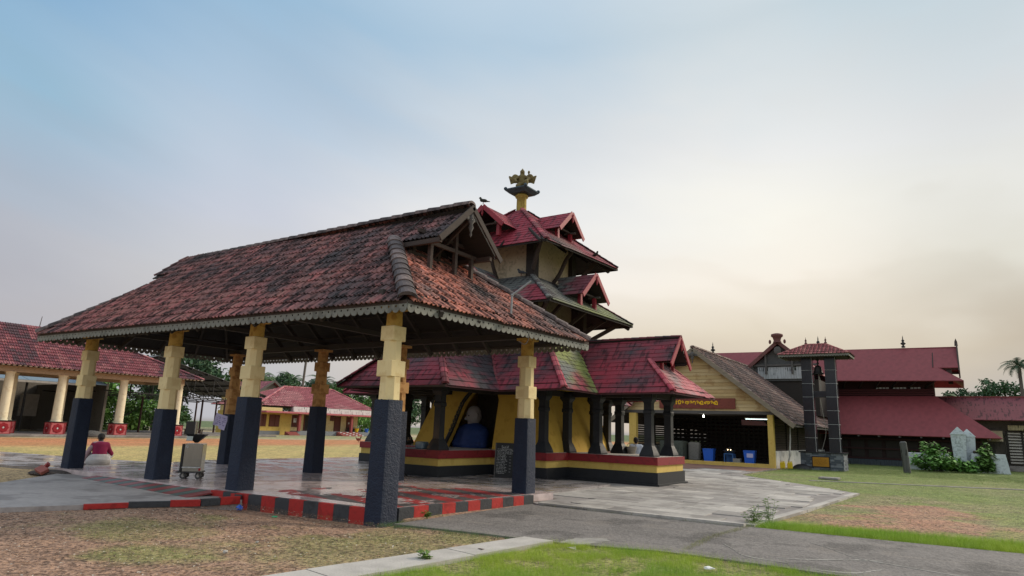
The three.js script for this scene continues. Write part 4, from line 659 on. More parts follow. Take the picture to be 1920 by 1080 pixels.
{ // cement apron west of the pavilion with its low painted edge and the striped slope
  const rp = top(mb().prism(RAMP, -0.18, 0.075).build('cement_apron', M('apron_cement', [0.43, 0.385, 0.365], { map: T.conc, bumpMap: T.asphB, bumpScale: 0.005, roughness: 0.7 }))), a = V(-4.36, -3.4, 0), q = [[-4.15, -2.95], [-3.95, -2.3], [-3.65, -1.7], [-3.42, -1.25], [-3.36, -0.9], [-3.33, -0.5], [-3.55, -0.4], [-3.8, -0.4]];
  for (let i = 0; i < q.length - 1; i++) { const h = lerp(0.09, 0.17, i / 6); mb().beam(V(q[i][0], q[i][1], h / 2), V(q[i + 1][0], q[i + 1][1], h / 2), 0.1, h, 0.006).build('kerb_block', i % 2 ? m.kerbBlack : m.kerbRed, rp); }
  const P0 = [-9.5, 0.12], P1 = [-4.2, -0.3], n = 15, ms = [M('stripe_red', [0.4, 0.1, 0.1], { map: T.floor, roughness: 0.5 }), M('stripe_green', [0.13, 0.19, 0.17], { map: T.floor, roughness: 0.5 })];
  for (let i = 0; i < n; i++) { const f = (t) => [lerp(P0[0], P1[0], t), lerp(P0[1], P1[1], t)], a0 = f(i / n), a1 = f((i + 0.92) / n); mb().plate([V(a0[0] - 0.02, a0[1] - 0.75, 0.082), V(a1[0] - 0.02, a1[1] - 0.75, 0.082), V(a1[0], a1[1], 0.17), V(a0[0], a0[1], 0.17)], 0.03).build('painted_strip', ms[i % 2], rp); }
  top(mb().prism(WALK, -0.05, 0.06).build('cement_walk', M('smooth_cement', [0.42, 0.37, 0.35], { map: T.conc, roughness: 0.55, roughnessMap: T.floorR })));
  top(mb().box(-14.7, -0.2, 5.27, 9.6, 0.0, 0.12).build('cement_floor', M('polished_cement', [0.4, 0.36, 0.35], { map: T.conc, roughness: 0.5, roughnessMap: T.floorR })));
  top(mb().box(-14.7, -8.4, 9.6, 16, 0.0, 0.115).build('cement_floor', mats.get('polished_cement')));
}
{ // concrete strip path
  const pt = top(mb().prism([[2.4, -4.6], [3.06, -4.5], [3.48, -0.04], [2.99, -0.02]], -0.06, 0.01).build('path', m.conc)), ys = [-4.6, -3.68, -3.13, -1.62, -0.03], L = (y) => lerp(2.4, 2.99, (y + 4.6) / 4.58), R = (y) => lerp(3.06, 3.48, (y + 4.55) / 4.5);
  for (let i = 0; i < 4; i++) mb().prism([[L(ys[i] + 0.012), ys[i] + 0.012], [R(ys[i] + 0.012), ys[i] + 0.012 - 0.1], [R(ys[i + 1]), ys[i + 1] - 0.1 * (i < 3)], [L(ys[i + 1]), ys[i + 1]]], -0.05, 0.045 + 0.004 * (i % 2)).build('path_slab', m.lightConc, pt);
}
{ // broken corner at the far left pillar: soil heap and loose red blocks
  const h = tag(mb().build.call(Object.assign(mb(), { list: [clean(new THREE.SphereGeometry(1, 20, 10, 0, Math.PI * 2, 0, Math.PI / 2).scale(0.85, 0.12, 0.34).rotateY(0.2).translate(-11.6, 0.02, 0.42))] }), 'soil_heap', M('dark_soil', [0.1, 0.07, 0.055], { map: T.soil, bumpMap: T.soilB, bumpScale: 0.05 })), 'heap of dark soil by the broken floor edge at the far left pillar', 'soil heap'); h.name = numbered('soil_heap'); scene.add(h);
  [[-11.95, -0.5, 0.3, 'upright red painted block stuck in the soil by the far left pillar'], [-11.5, -0.72, -0.5, 'pale red block lying tilted on the soil by the far left pillar']].forEach(([x, y, t, l], i) => { const b = mb(); b.add(geoBox(0.34, 0.09, 0.2, 0.012).rotateX(0.35 + i * 0.2).rotateZ(i ? -0.25 : 0.9).rotateY(t + 0.6).translate(x, 0.15, -y)); const o = b.build('loose_block', M(i ? 'block_pink' : 'block_red', i ? [0.42, 0.14, 0.12] : [0.36, 0.05, 0.05], { map: T.worn })); o.name = numbered('loose_block'); scene.add(tag(o, l, 'block')); });
}
{ // grass: separate blades, thick on the lawn and the road edge, thin on the trodden soil
  const blade = (w, h, lean) => [-w / 2, 0, 0, w / 2, 0, 0, w * 0.25, h * 0.6, lean * 0.4, -w / 2, 0, 0, w * 0.25, h * 0.6, lean * 0.4, -w * 0.2, h * 0.6, lean * 0.4, -w * 0.2, h * 0.6, lean * 0.4, w * 0.25, h * 0.6, lean * 0.4, 0, h, lean];
  const tuft = (seed, n, h, spread) => { const r = rnd(seed), out = []; for (let i = 0; i < n; i++) { const a = r() * 6.28, c = Math.cos(a), s = Math.sin(a), ox = (r() - 0.5) * spread, oz = (r() - 0.5) * spread, b = blade(0.011 + r() * 0.009, h * (0.5 + r() * 0.6), h * (0.2 + r() * 0.8)); for (let k = 0; k < b.length; k += 3) out.push(b[k] * c + b[k + 2] * s + ox, b[k + 1], -b[k] * s + b[k + 2] * c + oz); } return new MB().tri(out).list[0]; };
  const gm = M('grass_blades', [1, 1, 1], { roughness: 0.8, side: THREE.DoubleSide });
  const r = rnd(77), blocked = (x, y) => inPoly(x, y, ROAD) || inPoly(x, y, COURT) || inPoly(x, y, RAMP) || (x > L0(y) && x < R0(y) && y > -4.6 && y < 0) || (y > -0.4 && y < 5.3 && x < 0.5 && x > -12);
  const L0 = (y) => lerp(2.4, 2.99, (y + 4.6) / 4.58) + 0.03, R0 = (y) => lerp(3.06, 3.48, (y + 4.55) / 4.5) - 0.03;
  const field = (name, label, count, box, hgt, seed, dens, colour, nb = 7, spread = 0.08) => {
    const list = []; for (let i = 0; i < count; i++) { const x = lerp(box[0], box[1], r()), y = lerp(box[2], box[3], r()), k = r(), d = dens(x, y); if (k < d && !blocked(x, y)) list.push([x, y, d]); }
    const im = new THREE.InstancedMesh(tuft(seed, nb, 1, spread / hgt), gm, list.length), o = new THREE.Object3D();
    list.forEach(([x, y, d], i) => { o.position.copy(V(x, y, -0.008)); o.rotation.y = r() * 6.28; const s = hgt * (0.55 + 0.75 * r()); o.scale.set(hgt, s, hgt); o.updateMatrix(); im.setMatrixAt(i, o.matrix); im.setColorAt(i, new THREE.Color().setRGB(...colour(x, y, r()))); });
    im.name = numbered(name); im.userData.kind = 'stuff'; tag(im, label, 'grass'); im.castShadow = im.receiveShadow = true; scene.add(im);
  };
  const lush = (x, y, q) => { const n = fbm(x * 1.3, y * 1.3, 3, 0, 231); return mixc(mixc([0.24, 0.46, 0.025], [0.58, 0.66, 0.06], n), [0.08, 0.2, 0.03], q * 0.5); };
  const patchy = (x, y, q) => q < 0.22 ? [0.4, 0.32, 0.15] : mixc([0.08, 0.2, 0.03], [0.26, 0.36, 0.055], q);
  const dead = (x, y, q) => mixc([0.2, 0.115, 0.075], [0.42, 0.27, 0.17], q);
  field('lawn_grass', 'bright green short grass on the lawn right of the concrete path', 110000, [2.9, 11, -5.2, 0.6], 0.075, 1, (x, y) => sstep(-0.12, 0.06, polyDist(x, y, LAWN)) * (0.16 + 0.9 * sstep(0.4, 0.56, fbm(x * 2.6, y * 2.6, 4, 0, 233))), lush);
  field('lawn_grass', 'scattered long blades standing above the short grass of the lawn', 9000, [2.9, 10, -5.2, 0.5], 0.12, 11, (x, y) => polyDist(x, y, LAWN) > 0 && fbm(x * 1.7 + 5, y * 1.7, 3, 0, 238) > 0.5 ? 0.6 : 0, lush, 4);
  field('lawn_grass', 'taller green grass fringing the lawn along the tarred road', 4200, [3.4, 11, -0.45, 0.62], 0.11, 2, (x, y) => { const d = polyDist(x, y, LAWN); return d > -0.08 && d < 0.22 ? 0.8 : 0; }, lush);
  field('verge_grass', 'bright green grass verge along the far side of the tarred road', 46000, [4.9, 20, 4.0, 6.6], 0.13, 3, (x, y) => sstep(-0.18, 0.1, polyDist(x, y, EDGE) + (fbm(x * 2, y * 2, 3, 0, 232) - 0.5) * 0.3) , lush);
  field('soil_grass', 'thin patchy grass on the brown soil left of the concrete path', 60000, [-7, 3.2, -6, 0.2], 0.045, 4, (x, y) => grassiness(x, y) * 0.9, patchy, 6);
  field('dead_grass', 'dry straw litter on the brown soil in the foreground', 60000, [-9, 3.2, -6.5, 0.2], 0.03, 5, () => 0.75, dead, 5, 0.1);
  field('meadow_grass', 'worn green and straw grass on the open ground right of the court', 90000, [0.2, 22, 5, 36], 0.06, 6, (x, y) => 0.12 + grassiness(x, y) * 0.85, patchy, 8, 0.16);
  field('meadow_grass', 'longer grass growing round the bell tower and the old stones', 14000, [0.2, 20, 29, 44], 0.16, 7, (x, y) => 0.25 + grassiness(x, y) * 0.6, (x, y, q) => mixc([0.1, 0.17, 0.05], [0.26, 0.3, 0.1], q), 8, 0.25);
  field('edge_grass', 'dark green grass tufts at the foot of the road edge by the near pillar', 2600, [0.5, 3.1, -0.75, 0.05], 0.07, 8, (x, y) => { const d = polyDist(x, y, ROAD); return d > -0.3 && d < 0.02 ? 1 - Math.abs(d) * 2.5 : 0; }, (x, y, q) => mixc([0.04, 0.13, 0.045], [0.12, 0.22, 0.05], q));
  { // scraps of dead leaf and grit on the trodden soil
    const leaf = new MB().tri([-0.5, 0, 0, 0, 0.12, 0.34, 0.5, 0, 0, -0.5, 0, 0, 0.5, 0, 0, 0, 0.12, -0.34]).list[0], list = []; for (let i = 0; i < 20000; i++) { const x = lerp(-8, 3, r()), y = lerp(-6, 0.1, r()); if (!blocked(x, y)) list.push([x, y]); } for (let i = 0; i < 2500; i++) { const x = lerp(5.2, 11, r()), y = lerp(4.5, 15, r()); if (!blocked(x, y) && grassiness(x, y) < 0.5) list.push([x, y]); }
    const im = new THREE.InstancedMesh(leaf, M('leaf_scraps', [1, 1, 1], { side: THREE.DoubleSide }), list.length), o = new THREE.Object3D(); list.forEach(([x, y], i) => { const s = 0.012 + 0.036 * r() * r(); o.position.copy(V(x, y, 0.002)); o.rotation.set((r() - 0.5) * 0.7, r() * 6.28, (r() - 0.5) * 0.7); o.scale.set(s, s, s); o.updateMatrix(); im.setMatrixAt(i, o.matrix); const q = r(); im.setColorAt(i, new THREE.Color().setRGB(...(q < 0.45 ? [0.1, 0.06, 0.04] : q < 0.85 ? [0.3, 0.19, 0.12] : [0.62, 0.56, 0.46]))); });
    im.name = 'leaf_litter'; im.userData.kind = 'stuff'; tag(im, 'scraps of dead leaf and grit scattered over the bare soil', 'leaf litter'); im.castShadow = im.receiveShadow = true; scene.add(im);
  }
  field('path_edge_grass', 'green grass creeping over the edges of the concrete path', 5200, [2.1, 3.8, -4.8, 0.05], 0.06, 10, (x, y) => { const a = Math.abs(x - L0(y)), b = Math.abs(x - R0(y)); return Math.min(a, b) < 0.09 && fbm(y * 2.2 + (a < b ? 9 : 0), 2, 3, 0, 236) > 0.4 ? 0.9 : 0; }, lush);
  { // weeds rooted in the joint across the road and on the kerb foot
    const list = []; for (let i = 0; i < 520; i++) { const y = lerp(0.5, 4.1, r()), x = 5.1 + (r() - 0.5) * 0.12 + Math.sin(y * 2) * 0.04; if (fbm(y * 1.6, 3, 3, 0, 240) > 0.42) list.push([x, y, 0.021]); }
    for (let i = 0; i < 90; i++) { const t = r(); list.push([lerp(0.5, 0.6, r()), lerp(0.35, 1.1, t), 0.02]); }
    for (let i = 0; i < 260; i++) { list.push([lerp(0.8, 5, r()), 3.95 + r() * 0.05, 0.021]); }
    const im = new THREE.InstancedMesh(tuft(9, 7, 1, 1.2), gm, list.length), o = new THREE.Object3D(); list.forEach(([x, y, h], i) => { const s = 0.03 + r() * 0.03; o.position.copy(V(x, y, h)); o.rotation.y = r() * 6; o.scale.set(s, s, s); o.updateMatrix(); im.setMatrixAt(i, o.matrix); im.setColorAt(i, new THREE.Color().setRGB(...mixc([0.2, 0.24, 0.05], [0.4, 0.36, 0.14], r()))); });
    im.name = 'joint_weeds'; im.userData.kind = 'stuff'; tag(im, 'yellow green weeds growing in the joint across the tarred road', 'weeds'); scene.add(im);
  }
}
{ // weeds and litter one can count
  const leafMat = M('weed_leaf', [0.14, 0.24, 0.04], { side: THREE.DoubleSide, roughness: 0.7 });
  const weed = (label, x, y, h, n, seed, spread) => { const t = thing('weed', label, 'weed', x, y, 0.01), r = rnd(seed), st = mb(), lv = []; for (let i = 0; i < n; i++) { const a = r() * 6.28, l = h * (0.5 + 0.6 * r()), e = new THREE.Vector3(Math.cos(a) * spread * r(), l, Math.sin(a) * spread * r()); st.rod(new THREE.Vector3(e.x * 0.2, 0, e.z * 0.2), e, 0.004, 0.002, 4); for (let k = 0; k < 9; k++) { const f = 0.25 + 0.75 * k / 8, b = r() * 6.28, s = 0.025 + r() * 0.03, px = lerp(e.x * 0.2, e.x, f), pz = lerp(e.z * 0.2, e.z, f), py = l * f, dx = Math.cos(b) * s, dz = Math.sin(b) * s; lv.push(px, py, pz, px + dx - dz * 0.4, py + s * 0.4, pz + dz + dx * 0.4, px + dx * 2, py + s * 0.3, pz + dz * 2, px, py, pz, px + dx * 2, py + s * 0.3, pz + dz * 2, px + dx + dz * 0.4, py + s * 0.4, pz + dz - dx * 0.4); } } st.build('stem', leafMat, t); new MB().tri(lv).build('leaves', leafMat, t); return t; };
  weed('leafy weed at the corner of the court and the road', 5.12, 4.55, 0.34, 14, 5, 0.3);
  weed('taller sprig of weed behind the corner of the court edge', 5.3, 5.1, 0.42, 9, 6, 0.22);
  weed('small green weed growing in a joint of the concrete path', 3.02, -2.3, 0.13, 6, 7, 0.1);
  weed('tiny weed at the foot of the red and black kerb', 0.55, 0.6, 0.12, 6, 8, 0.09);
  const crumple = (seed, s, flat) => { const g = new THREE.IcosahedronGeometry(s, 2).toNonIndexed(), p = g.attributes.position; for (let i = 0; i < p.count; i++) { const k = 0.75 + 0.5 * hash(Math.round(p.getX(i) * 400), Math.round(p.getZ(i) * 400 + p.getY(i) * 900), seed); p.setXYZ(i, p.getX(i) * k, p.getY(i) * k * flat, p.getZ(i) * k); } g.computeVertexNormals(); return g; };
  const bit = (name, label, cat, x, y, h, s, flat, seed, mat) => { const o = mb().add(crumple(seed, s, flat)).build(name, mat); o.name = numbered(name); o.position.copy(V(x, y, h)); scene.add(tag(o, label, cat)); };
  bit('litter', 'crumpled blue plastic cup at the kerb by the second pillar', 'litter', -3.05, -0.66, -0.04, 0.06, 0.8, 3, m.bluePlastic);
  bit('litter', 'green scrap of plastic on the soil before the kerb', 'litter', -1.75, -0.85, -0.06, 0.05, 0.3, 4, M('green_plastic', [0.05, 0.4, 0.2]));
  bit('litter', 'white scrap of paper on the lawn at the road corner', 'litter', 5.85, -0.35, 0.04, 0.06, 0.25, 5, M('paper_white', [0.75, 0.75, 0.72]));
  bit('stone', 'pale pebble on the brown soil left of the path', 'stone', 0.95, -3.6, 0.02, 0.03, 0.7, 6, m.lightConc);
  bit('stone', 'small pale pebble on the soil near the left end of the path', 'stone', 0.6, -2.9, 0.015, 0.022, 0.7, 7, m.lightConc);
  const lf = mb(); for (let i = 0; i < 3; i++) lf.beam(new THREE.Vector3(0, 0.07, 0), new THREE.Vector3(0.1 + 0.03 * i, 0.05 + 0.03 * i, -0.06 + 0.07 * i), 0.02, 0.003); const l1 = lf.build('dry_leaf', M('dry_leaf', [0.62, 0.6, 0.52])); l1.position.copy(V(3.98, -0.5, 0)); l1.name = numbered('dry_leaf'); scene.add(tag(l1, 'pale split dry leaf on the grass beside the path end', 'leaf'));
  const l2 = mb().beam(new THREE.Vector3(0, 0.055, 0), new THREE.Vector3(0.1, 0.06, 0.03), 0.03, 0.004).build('dry_leaf', M('brown_leaf', [0.1, 0.07, 0.05])); l2.position.copy(V(3.12, -1.35, 0)); l2.name = numbered('dry_leaf'); scene.add(tag(l2, 'small dark leaf lying on the concrete path', 'leaf'));
  const mh = mb().box(3.3, 4.05, 22.1, 22.8, 0.0, 0.09, 0.02).build('slab', m.stoneC); mh.name = 'stone_slab'; scene.add(tag(mh, 'small dark stone slab set in the grass before the bell tower', 'slab'));
  top(mb().prism([[3.2, 20.9], [9, 23.5], [15, 26.6], [15, 26.25], [9, 23.15], [3.2, 20.55]], -0.03, 0.012).build('footpath', m.conc));
}
// ---------------------------------------------------------------- hall with the boarded gable, bell tower, gate house, stones
{
  const P = thing('assembly_hall', 'long tiled hall with yellow boarded gable and red name board', 'hall', 0, 0, 0);
  const X0 = -8.3, X1 = -0.2, CX = -4.3, Y0 = 29.6, Y1 = 47, ex = 1.05, hx = 2.36, hr = 6.62, k = (hr - hx) / (ex - CX), ew = 2 * CX - ex;
  const pal = [[0.3, 0.2, 0.165], [0.22, 0.155, 0.135], [0.42, 0.34, 0.29], [0.14, 0.11, 0.1], [0.34, 0.21, 0.17]], tm = tileMats('old_tile', pal, { map: T.tile, bumpMap: T.fine, bumpScale: 0.004 }), list = [], base = mb();
  const pick = (c, r) => { const n = fbm(c.x * 0.9 + c.y, c.z * 0.5, 4, 0, 301), q = r(); return n > 0.56 ? (q < 0.5 ? 3 : q < 0.8 ? 1 : 0) : (q < 0.4 ? 0 : q < 0.62 ? 4 : q < 0.85 ? 1 : 2); };
  const E = [V(ex, Y0 - 0.45, hx), V(ex, Y1, hx), V(CX, Y1, hr), V(CX, Y0 - 0.45, hr)], W = [V(ew, Y1, hx), V(ew, Y0 - 0.45, hx), V(CX, Y0 - 0.45, hr), V(CX, Y1, hr)];
  base.plate(E, 0.05); base.plate(W, 0.05); const roof = base.build('roof', m.darkwood, P);
  tileSlope(list, E, 0.27, 0.34, pick, 61, 0.012); tileSlope(list, W, 0.27, 0.34, pick, 62, 0.012); emitTiles(roof, 'roof_tile', list, [1, 2, 3].map((s) => clayTile(0.27, 0.34, 0.02, s + 5)), pal, tm, 300);
  capRow(roof, V(CX, Y0 - 0.45, hr + 0.02), V(CX, Y1, hr + 0.02), capGeo(0.3, 0.4, 0.12, 0.03), [tm[0], tm[1], tm[2]], 0.38);
  for (const [x, s] of [[ex, 1], [ew, -1]]) { mb().beam(V(CX, Y0 - 0.47, hr - 0.1), V(x + s * 0.04, Y0 - 0.47, hx - 0.13), 0.05, 0.24, 0.01).build('barge_board', M('tan_wood', [0.3, 0.26, 0.2], { map: T.wood }), P); mb().beam(V(x, Y0 - 0.4, hx - 0.08), V(x, Y1, hx - 0.08), 0.03, 0.1).build('eave_board', m.greywood, P); }
  mb().lathe(CX, Y0 - 0.5, hr - 0.95, [[0.001, 0], [0.05, 0.12], [0.03, 0.2], [0.12, 0.36], [0.06, 0.46], [0.16, 0.58], [0.05, 0.7]], 8).box(CX - 0.3, CX + 0.3, Y0 - 0.5, Y0 - 0.46, hr - 0.5, hr - 0.36, 0.02).build('carved_pendant', m.greywood, P);
  // overlapping horizontal boards of the gable
  const bm = [0, 1, 2].map((i) => M('gable_board_' + i, [[0.6, 0.44, 0.2], [0.54, 0.38, 0.17], [0.64, 0.49, 0.25]][i], { map: T.board, roughness: 0.75 })), r = rnd(5);
  for (let h = 3.02, i = 0; h < hr - 0.25; h += 0.2, i++) { const w0 = (hr - 0.12 - h) / k, w1 = Math.max(0.02, (hr - 0.12 - h - 0.21) / k); const g = mb().plate([V(CX - w0, Y0 - 0.035, h), V(CX + w0, Y0 - 0.035, h), V(CX + w1, Y0, h + 0.215), V(CX - w1, Y0, h + 0.215)], 0.02); g.build('gable_board', bm[Math.floor(r() * 3)], P); }
  mb().box(X0 - 0.6, X1 + 0.6, Y0 - 0.06, Y0 + 0.1, 2.84, 3.02, 0.01).build('lintel_beam', m.greywood, P);
  // name board with painted letters
  const sb = mb().box(-6.5, -2.03, Y0 - 0.13, Y0 - 0.07, 3.13, 3.72, 0.01).build('name_board', M('name_board_red', [0.26, 0.07, 0.05], { map: T.worn }), P);
  { const W2 = 1024, H2 = 96, c = document.createElement('canvas'); c.width = W2; c.height = H2; const g = c.getContext('2d'); g.clearRect(0, 0, W2, H2); g.strokeStyle = '#f5c400'; g.lineWidth = 12; g.lineCap = 'round';
    const arc = (x, y, rr, a, b) => { g.beginPath(); g.arc(x, y, rr, a, b); g.stroke(); }, ln = (...p) => { g.beginPath(); g.moveTo(p[0], p[1]); for (let i = 2; i < p.length; i += 2) g.lineTo(p[i], p[i + 1]); g.stroke(); }, PI = Math.PI;
    const gl = { O: (x) => { arc(x + 16, 52, 15, 0.6, PI * 2 - 0.3); arc(x + 44, 52, 16, PI, PI * 2.6); arc(x + 30, 40, 6, 0, PI * 2); return 70; }, o: (x) => { arc(x + 14, 56, 12, 0, PI * 2); return 36; }, n: (x) => { arc(x + 15, 54, 14, PI * 0.6, PI * 2); ln(x + 29, 54, x + 29, 78); arc(x + 42, 54, 13, PI, PI * 2.4); return 64; }, m: (x) => { ln(x + 6, 34, x + 6, 74, x + 34, 74, x + 34, 34); arc(x + 20, 40, 13, PI, PI * 2); return 44; }, A: (x) => { arc(x + 12, 48, 13, -PI * 0.8, PI * 0.6); return 32; }, e: (x) => { arc(x + 15, 48, 12, PI * 0.5, PI * 1.9); ln(x + 18, 60, x + 10, 78); return 34; }, r: (x) => { arc(x + 20, 56, 18, PI * 0.9, PI * 2.1); ln(x + 38, 56, x + 38, 78); return 48; }, y: (x) => { arc(x + 12, 60, 11, 0, PI * 2); arc(x + 36, 52, 16, PI * 0.7, PI * 2.1); ln(x + 50, 50, x + 54, 78, x + 18, 78); return 66; }, N: (x) => { arc(x + 13, 58, 12, PI * 0.2, PI * 2); arc(x + 37, 54, 14, PI, PI * 2); arc(x + 63, 54, 13, PI, PI * 2.5); ln(x + 50, 54, x + 50, 76); return 84; } };
    let x = 30; for (const q of ['O', 'o', ' ', 'n', 'e', 'm', 'A', ' ', 'n', 'A', 'r', 'A', 'y', 'N', 'A', 'y']) x += q === ' ' ? 14 : gl[q](x) + 8;
    const t = new THREE.CanvasTexture(c); t.colorSpace = THREE.SRGBColorSpace; const q = new THREE.PlaneGeometry(4.1, 0.4), o = new THREE.Mesh(q, new THREE.MeshStandardMaterial({ map: t, alphaMap: null, alphaTest: 0.5, transparent: false, roughness: 0.6, name: 'yellow_letters' })); o.position.copy(V(-4.4, Y0 - 0.136, 3.5)); o.name = 'lettering'; sb.add(o); }
  // posts, threshold, floor, side walls with louvres
  mb().box(X1 - 0.16, X1 + 0.14, Y0 - 0.1, Y0 + 0.2, 0, 2.84, 0.012).build('door_post', m.yellow, P); mb().box(X0 - 0.16, X0 + 0.3, Y0 - 0.1, Y0 + 0.2, 0, 2.84, 0.012).build('door_post', m.yellow, P);
  mb().box(X0 + 0.3, X1 - 0.16, Y0 - 0.06, Y0 + 0.14, 0, 0.22, 0.012).build('threshold', m.yellow, P);
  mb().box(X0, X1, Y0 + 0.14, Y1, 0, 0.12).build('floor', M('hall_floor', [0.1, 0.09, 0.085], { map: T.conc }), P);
  for (const x of [X1, X0]) {
    mb().box(x - 0.1, x + 0.1, Y0 + 0.2, Y1, 0, 0.92).build('side_wall', m.white, P);
    for (let j = 0; j < 6; j++) mb().box(x - 0.08, x + 0.08, Y0 + 0.2 + j * 3.2, Y0 + 0.36 + j * 3.2, 0.92, 2.75).build('side_post', m.darkwood, P);
    for (let j = 0; j < 13; j++) { const g = geoBox(0.02, 0.13, Y1 - Y0 - 0.4); g.rotateZ(x > -4 ? -0.5 : 0.5); g.translate(x, 0.98 + j * 0.135, -(Y0 + Y1) / 2 - 0.1); mb().add(g).build('louvre_slat', m.brownwood, P); }
  }
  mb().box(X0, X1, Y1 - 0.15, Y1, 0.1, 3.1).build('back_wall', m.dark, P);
  mb().plate([V(X0, Y1 - 0.1, 3.1), V(X1, Y1 - 0.1, 3.1), V(CX, Y1 - 0.1, hr - 0.1)], 0.05).build('back_gable', m.darkwood, P);
  for (let j = 0; j < 5; j++) mb().beam(V(X0, Y0 + 2 + j * 3.4, 2.9), V(X1, Y0 + 2 + j * 3.4, 2.9), 0.14, 0.16).build('tie_beam', m.darkwood, P);
  // pierced timber screen across the back of the front bay: the light shows through as rows of dots
  const scr = mb(); for (let i = 0; i <= 26; i++) scr.box(X0 + 0.2 + i * 0.3, X0 + 0.32 + i * 0.3, Y0 + 6.0, Y0 + 6.08, 0.1, 2.9); for (let j = 0; j < 12; j++) scr.box(X0, X1, Y0 + 6.02, Y0 + 6.1, 0.1 + j * 0.24, 0.26 + j * 0.24); scr.build('pierced_screen', m.darkwood, P);
  for (let j = 0; j < 2; j++) mb().plate([V(-3.35 + j * 1.75, Y0 + 5.9, 2.36), V(-1.75 + j * 1.4, Y0 + 5.9, 2.36), V(-1.95 + j * 1.4, Y0 + 5.9, 2.62), V(-3.35 + j * 1.75, Y0 + 5.9, 2.7)], 0.02).build('pink_cloth_panel', M('pink_cloth', [0.6, 0.34, 0.36], {}), P);
  mb().tube([V(X1 + 0.55, Y0 + 2.1, 2.25), V(X1 + 0.5, Y0 + 2.1, 1.4), V(X1 + 0.42, Y0 + 2.1, 0.55), V(X1 + 0.3, Y0 + 2.1, 0.1)], 0.045, 7, 14).build('drain_pipe', m.white, P);
  mb().tube([V(X1 + 0.8, Y0 + 6.6, 2.2), V(X1 + 0.75, Y0 + 6.6, 1.2), V(X1 + 0.9, Y0 + 6.4, 0.3), V(X1 + 1.2, Y0 + 6, 0.1)], 0.05, 7, 14).build('drain_pipe', m.white, P);
}
{ // lights that burn in the hall
  const b = thing('light_bulb', 'small bright bulb hanging from the lintel under the name board', 'bulb', -4.05, 30.1, 2.72);
  const gl = new THREE.Mesh(new THREE.SphereGeometry(0.05, 12, 8), new THREE.MeshStandardMaterial({ color: 0xffffff, emissive: new THREE.Color(1, 0.97, 0.85), emissiveIntensity: 9, name: 'bulb_glow' })); gl.name = 'bulb_glass'; gl.scale.y = 1.5; b.add(gl);
  mb().rod(new THREE.Vector3(0, 0.07, 0), new THREE.Vector3(0, 0.26, 0), 0.02, 0.02).build('bulb_cap', m.white, b);
  const l = new THREE.PointLight(new THREE.Color(1, 0.94, 0.8), 1.2); l.position.copy(V(-4.05, 30.1, 2.72)); l.castShadow = true; l.shadow.radius = 2.5; scene.add(l);
  const t = thing('tube_light', 'white fluorescent tube glowing at the right end of the hall opening', 'tube light', -1.2, 30.6, 2.62);
  const tb = new THREE.Mesh(new THREE.CylinderGeometry(0.02, 0.02, 1.2, 8).rotateZ(Math.PI / 2), new THREE.MeshStandardMaterial({ color: 0xffffff, emissive: new THREE.Color(0.8, 1, 0.97), emissiveIntensity: 2, name: 'tube_glow' })); tb.name = 'tube'; t.add(tb);
  mb().add(geoBox(1.26, 0.05, 0.06).translate(0, 0.05, 0)).build('batten', m.white, t);
  const ra = new THREE.RectAreaLight(new THREE.Color(0.85, 1, 0.97), 3, 1.2, 0.04); ra.position.copy(V(-1.2, 30.6, 2.585)); ra.lookAt(V(-1.2, 30.6, 0)); scene.add(ra);
}
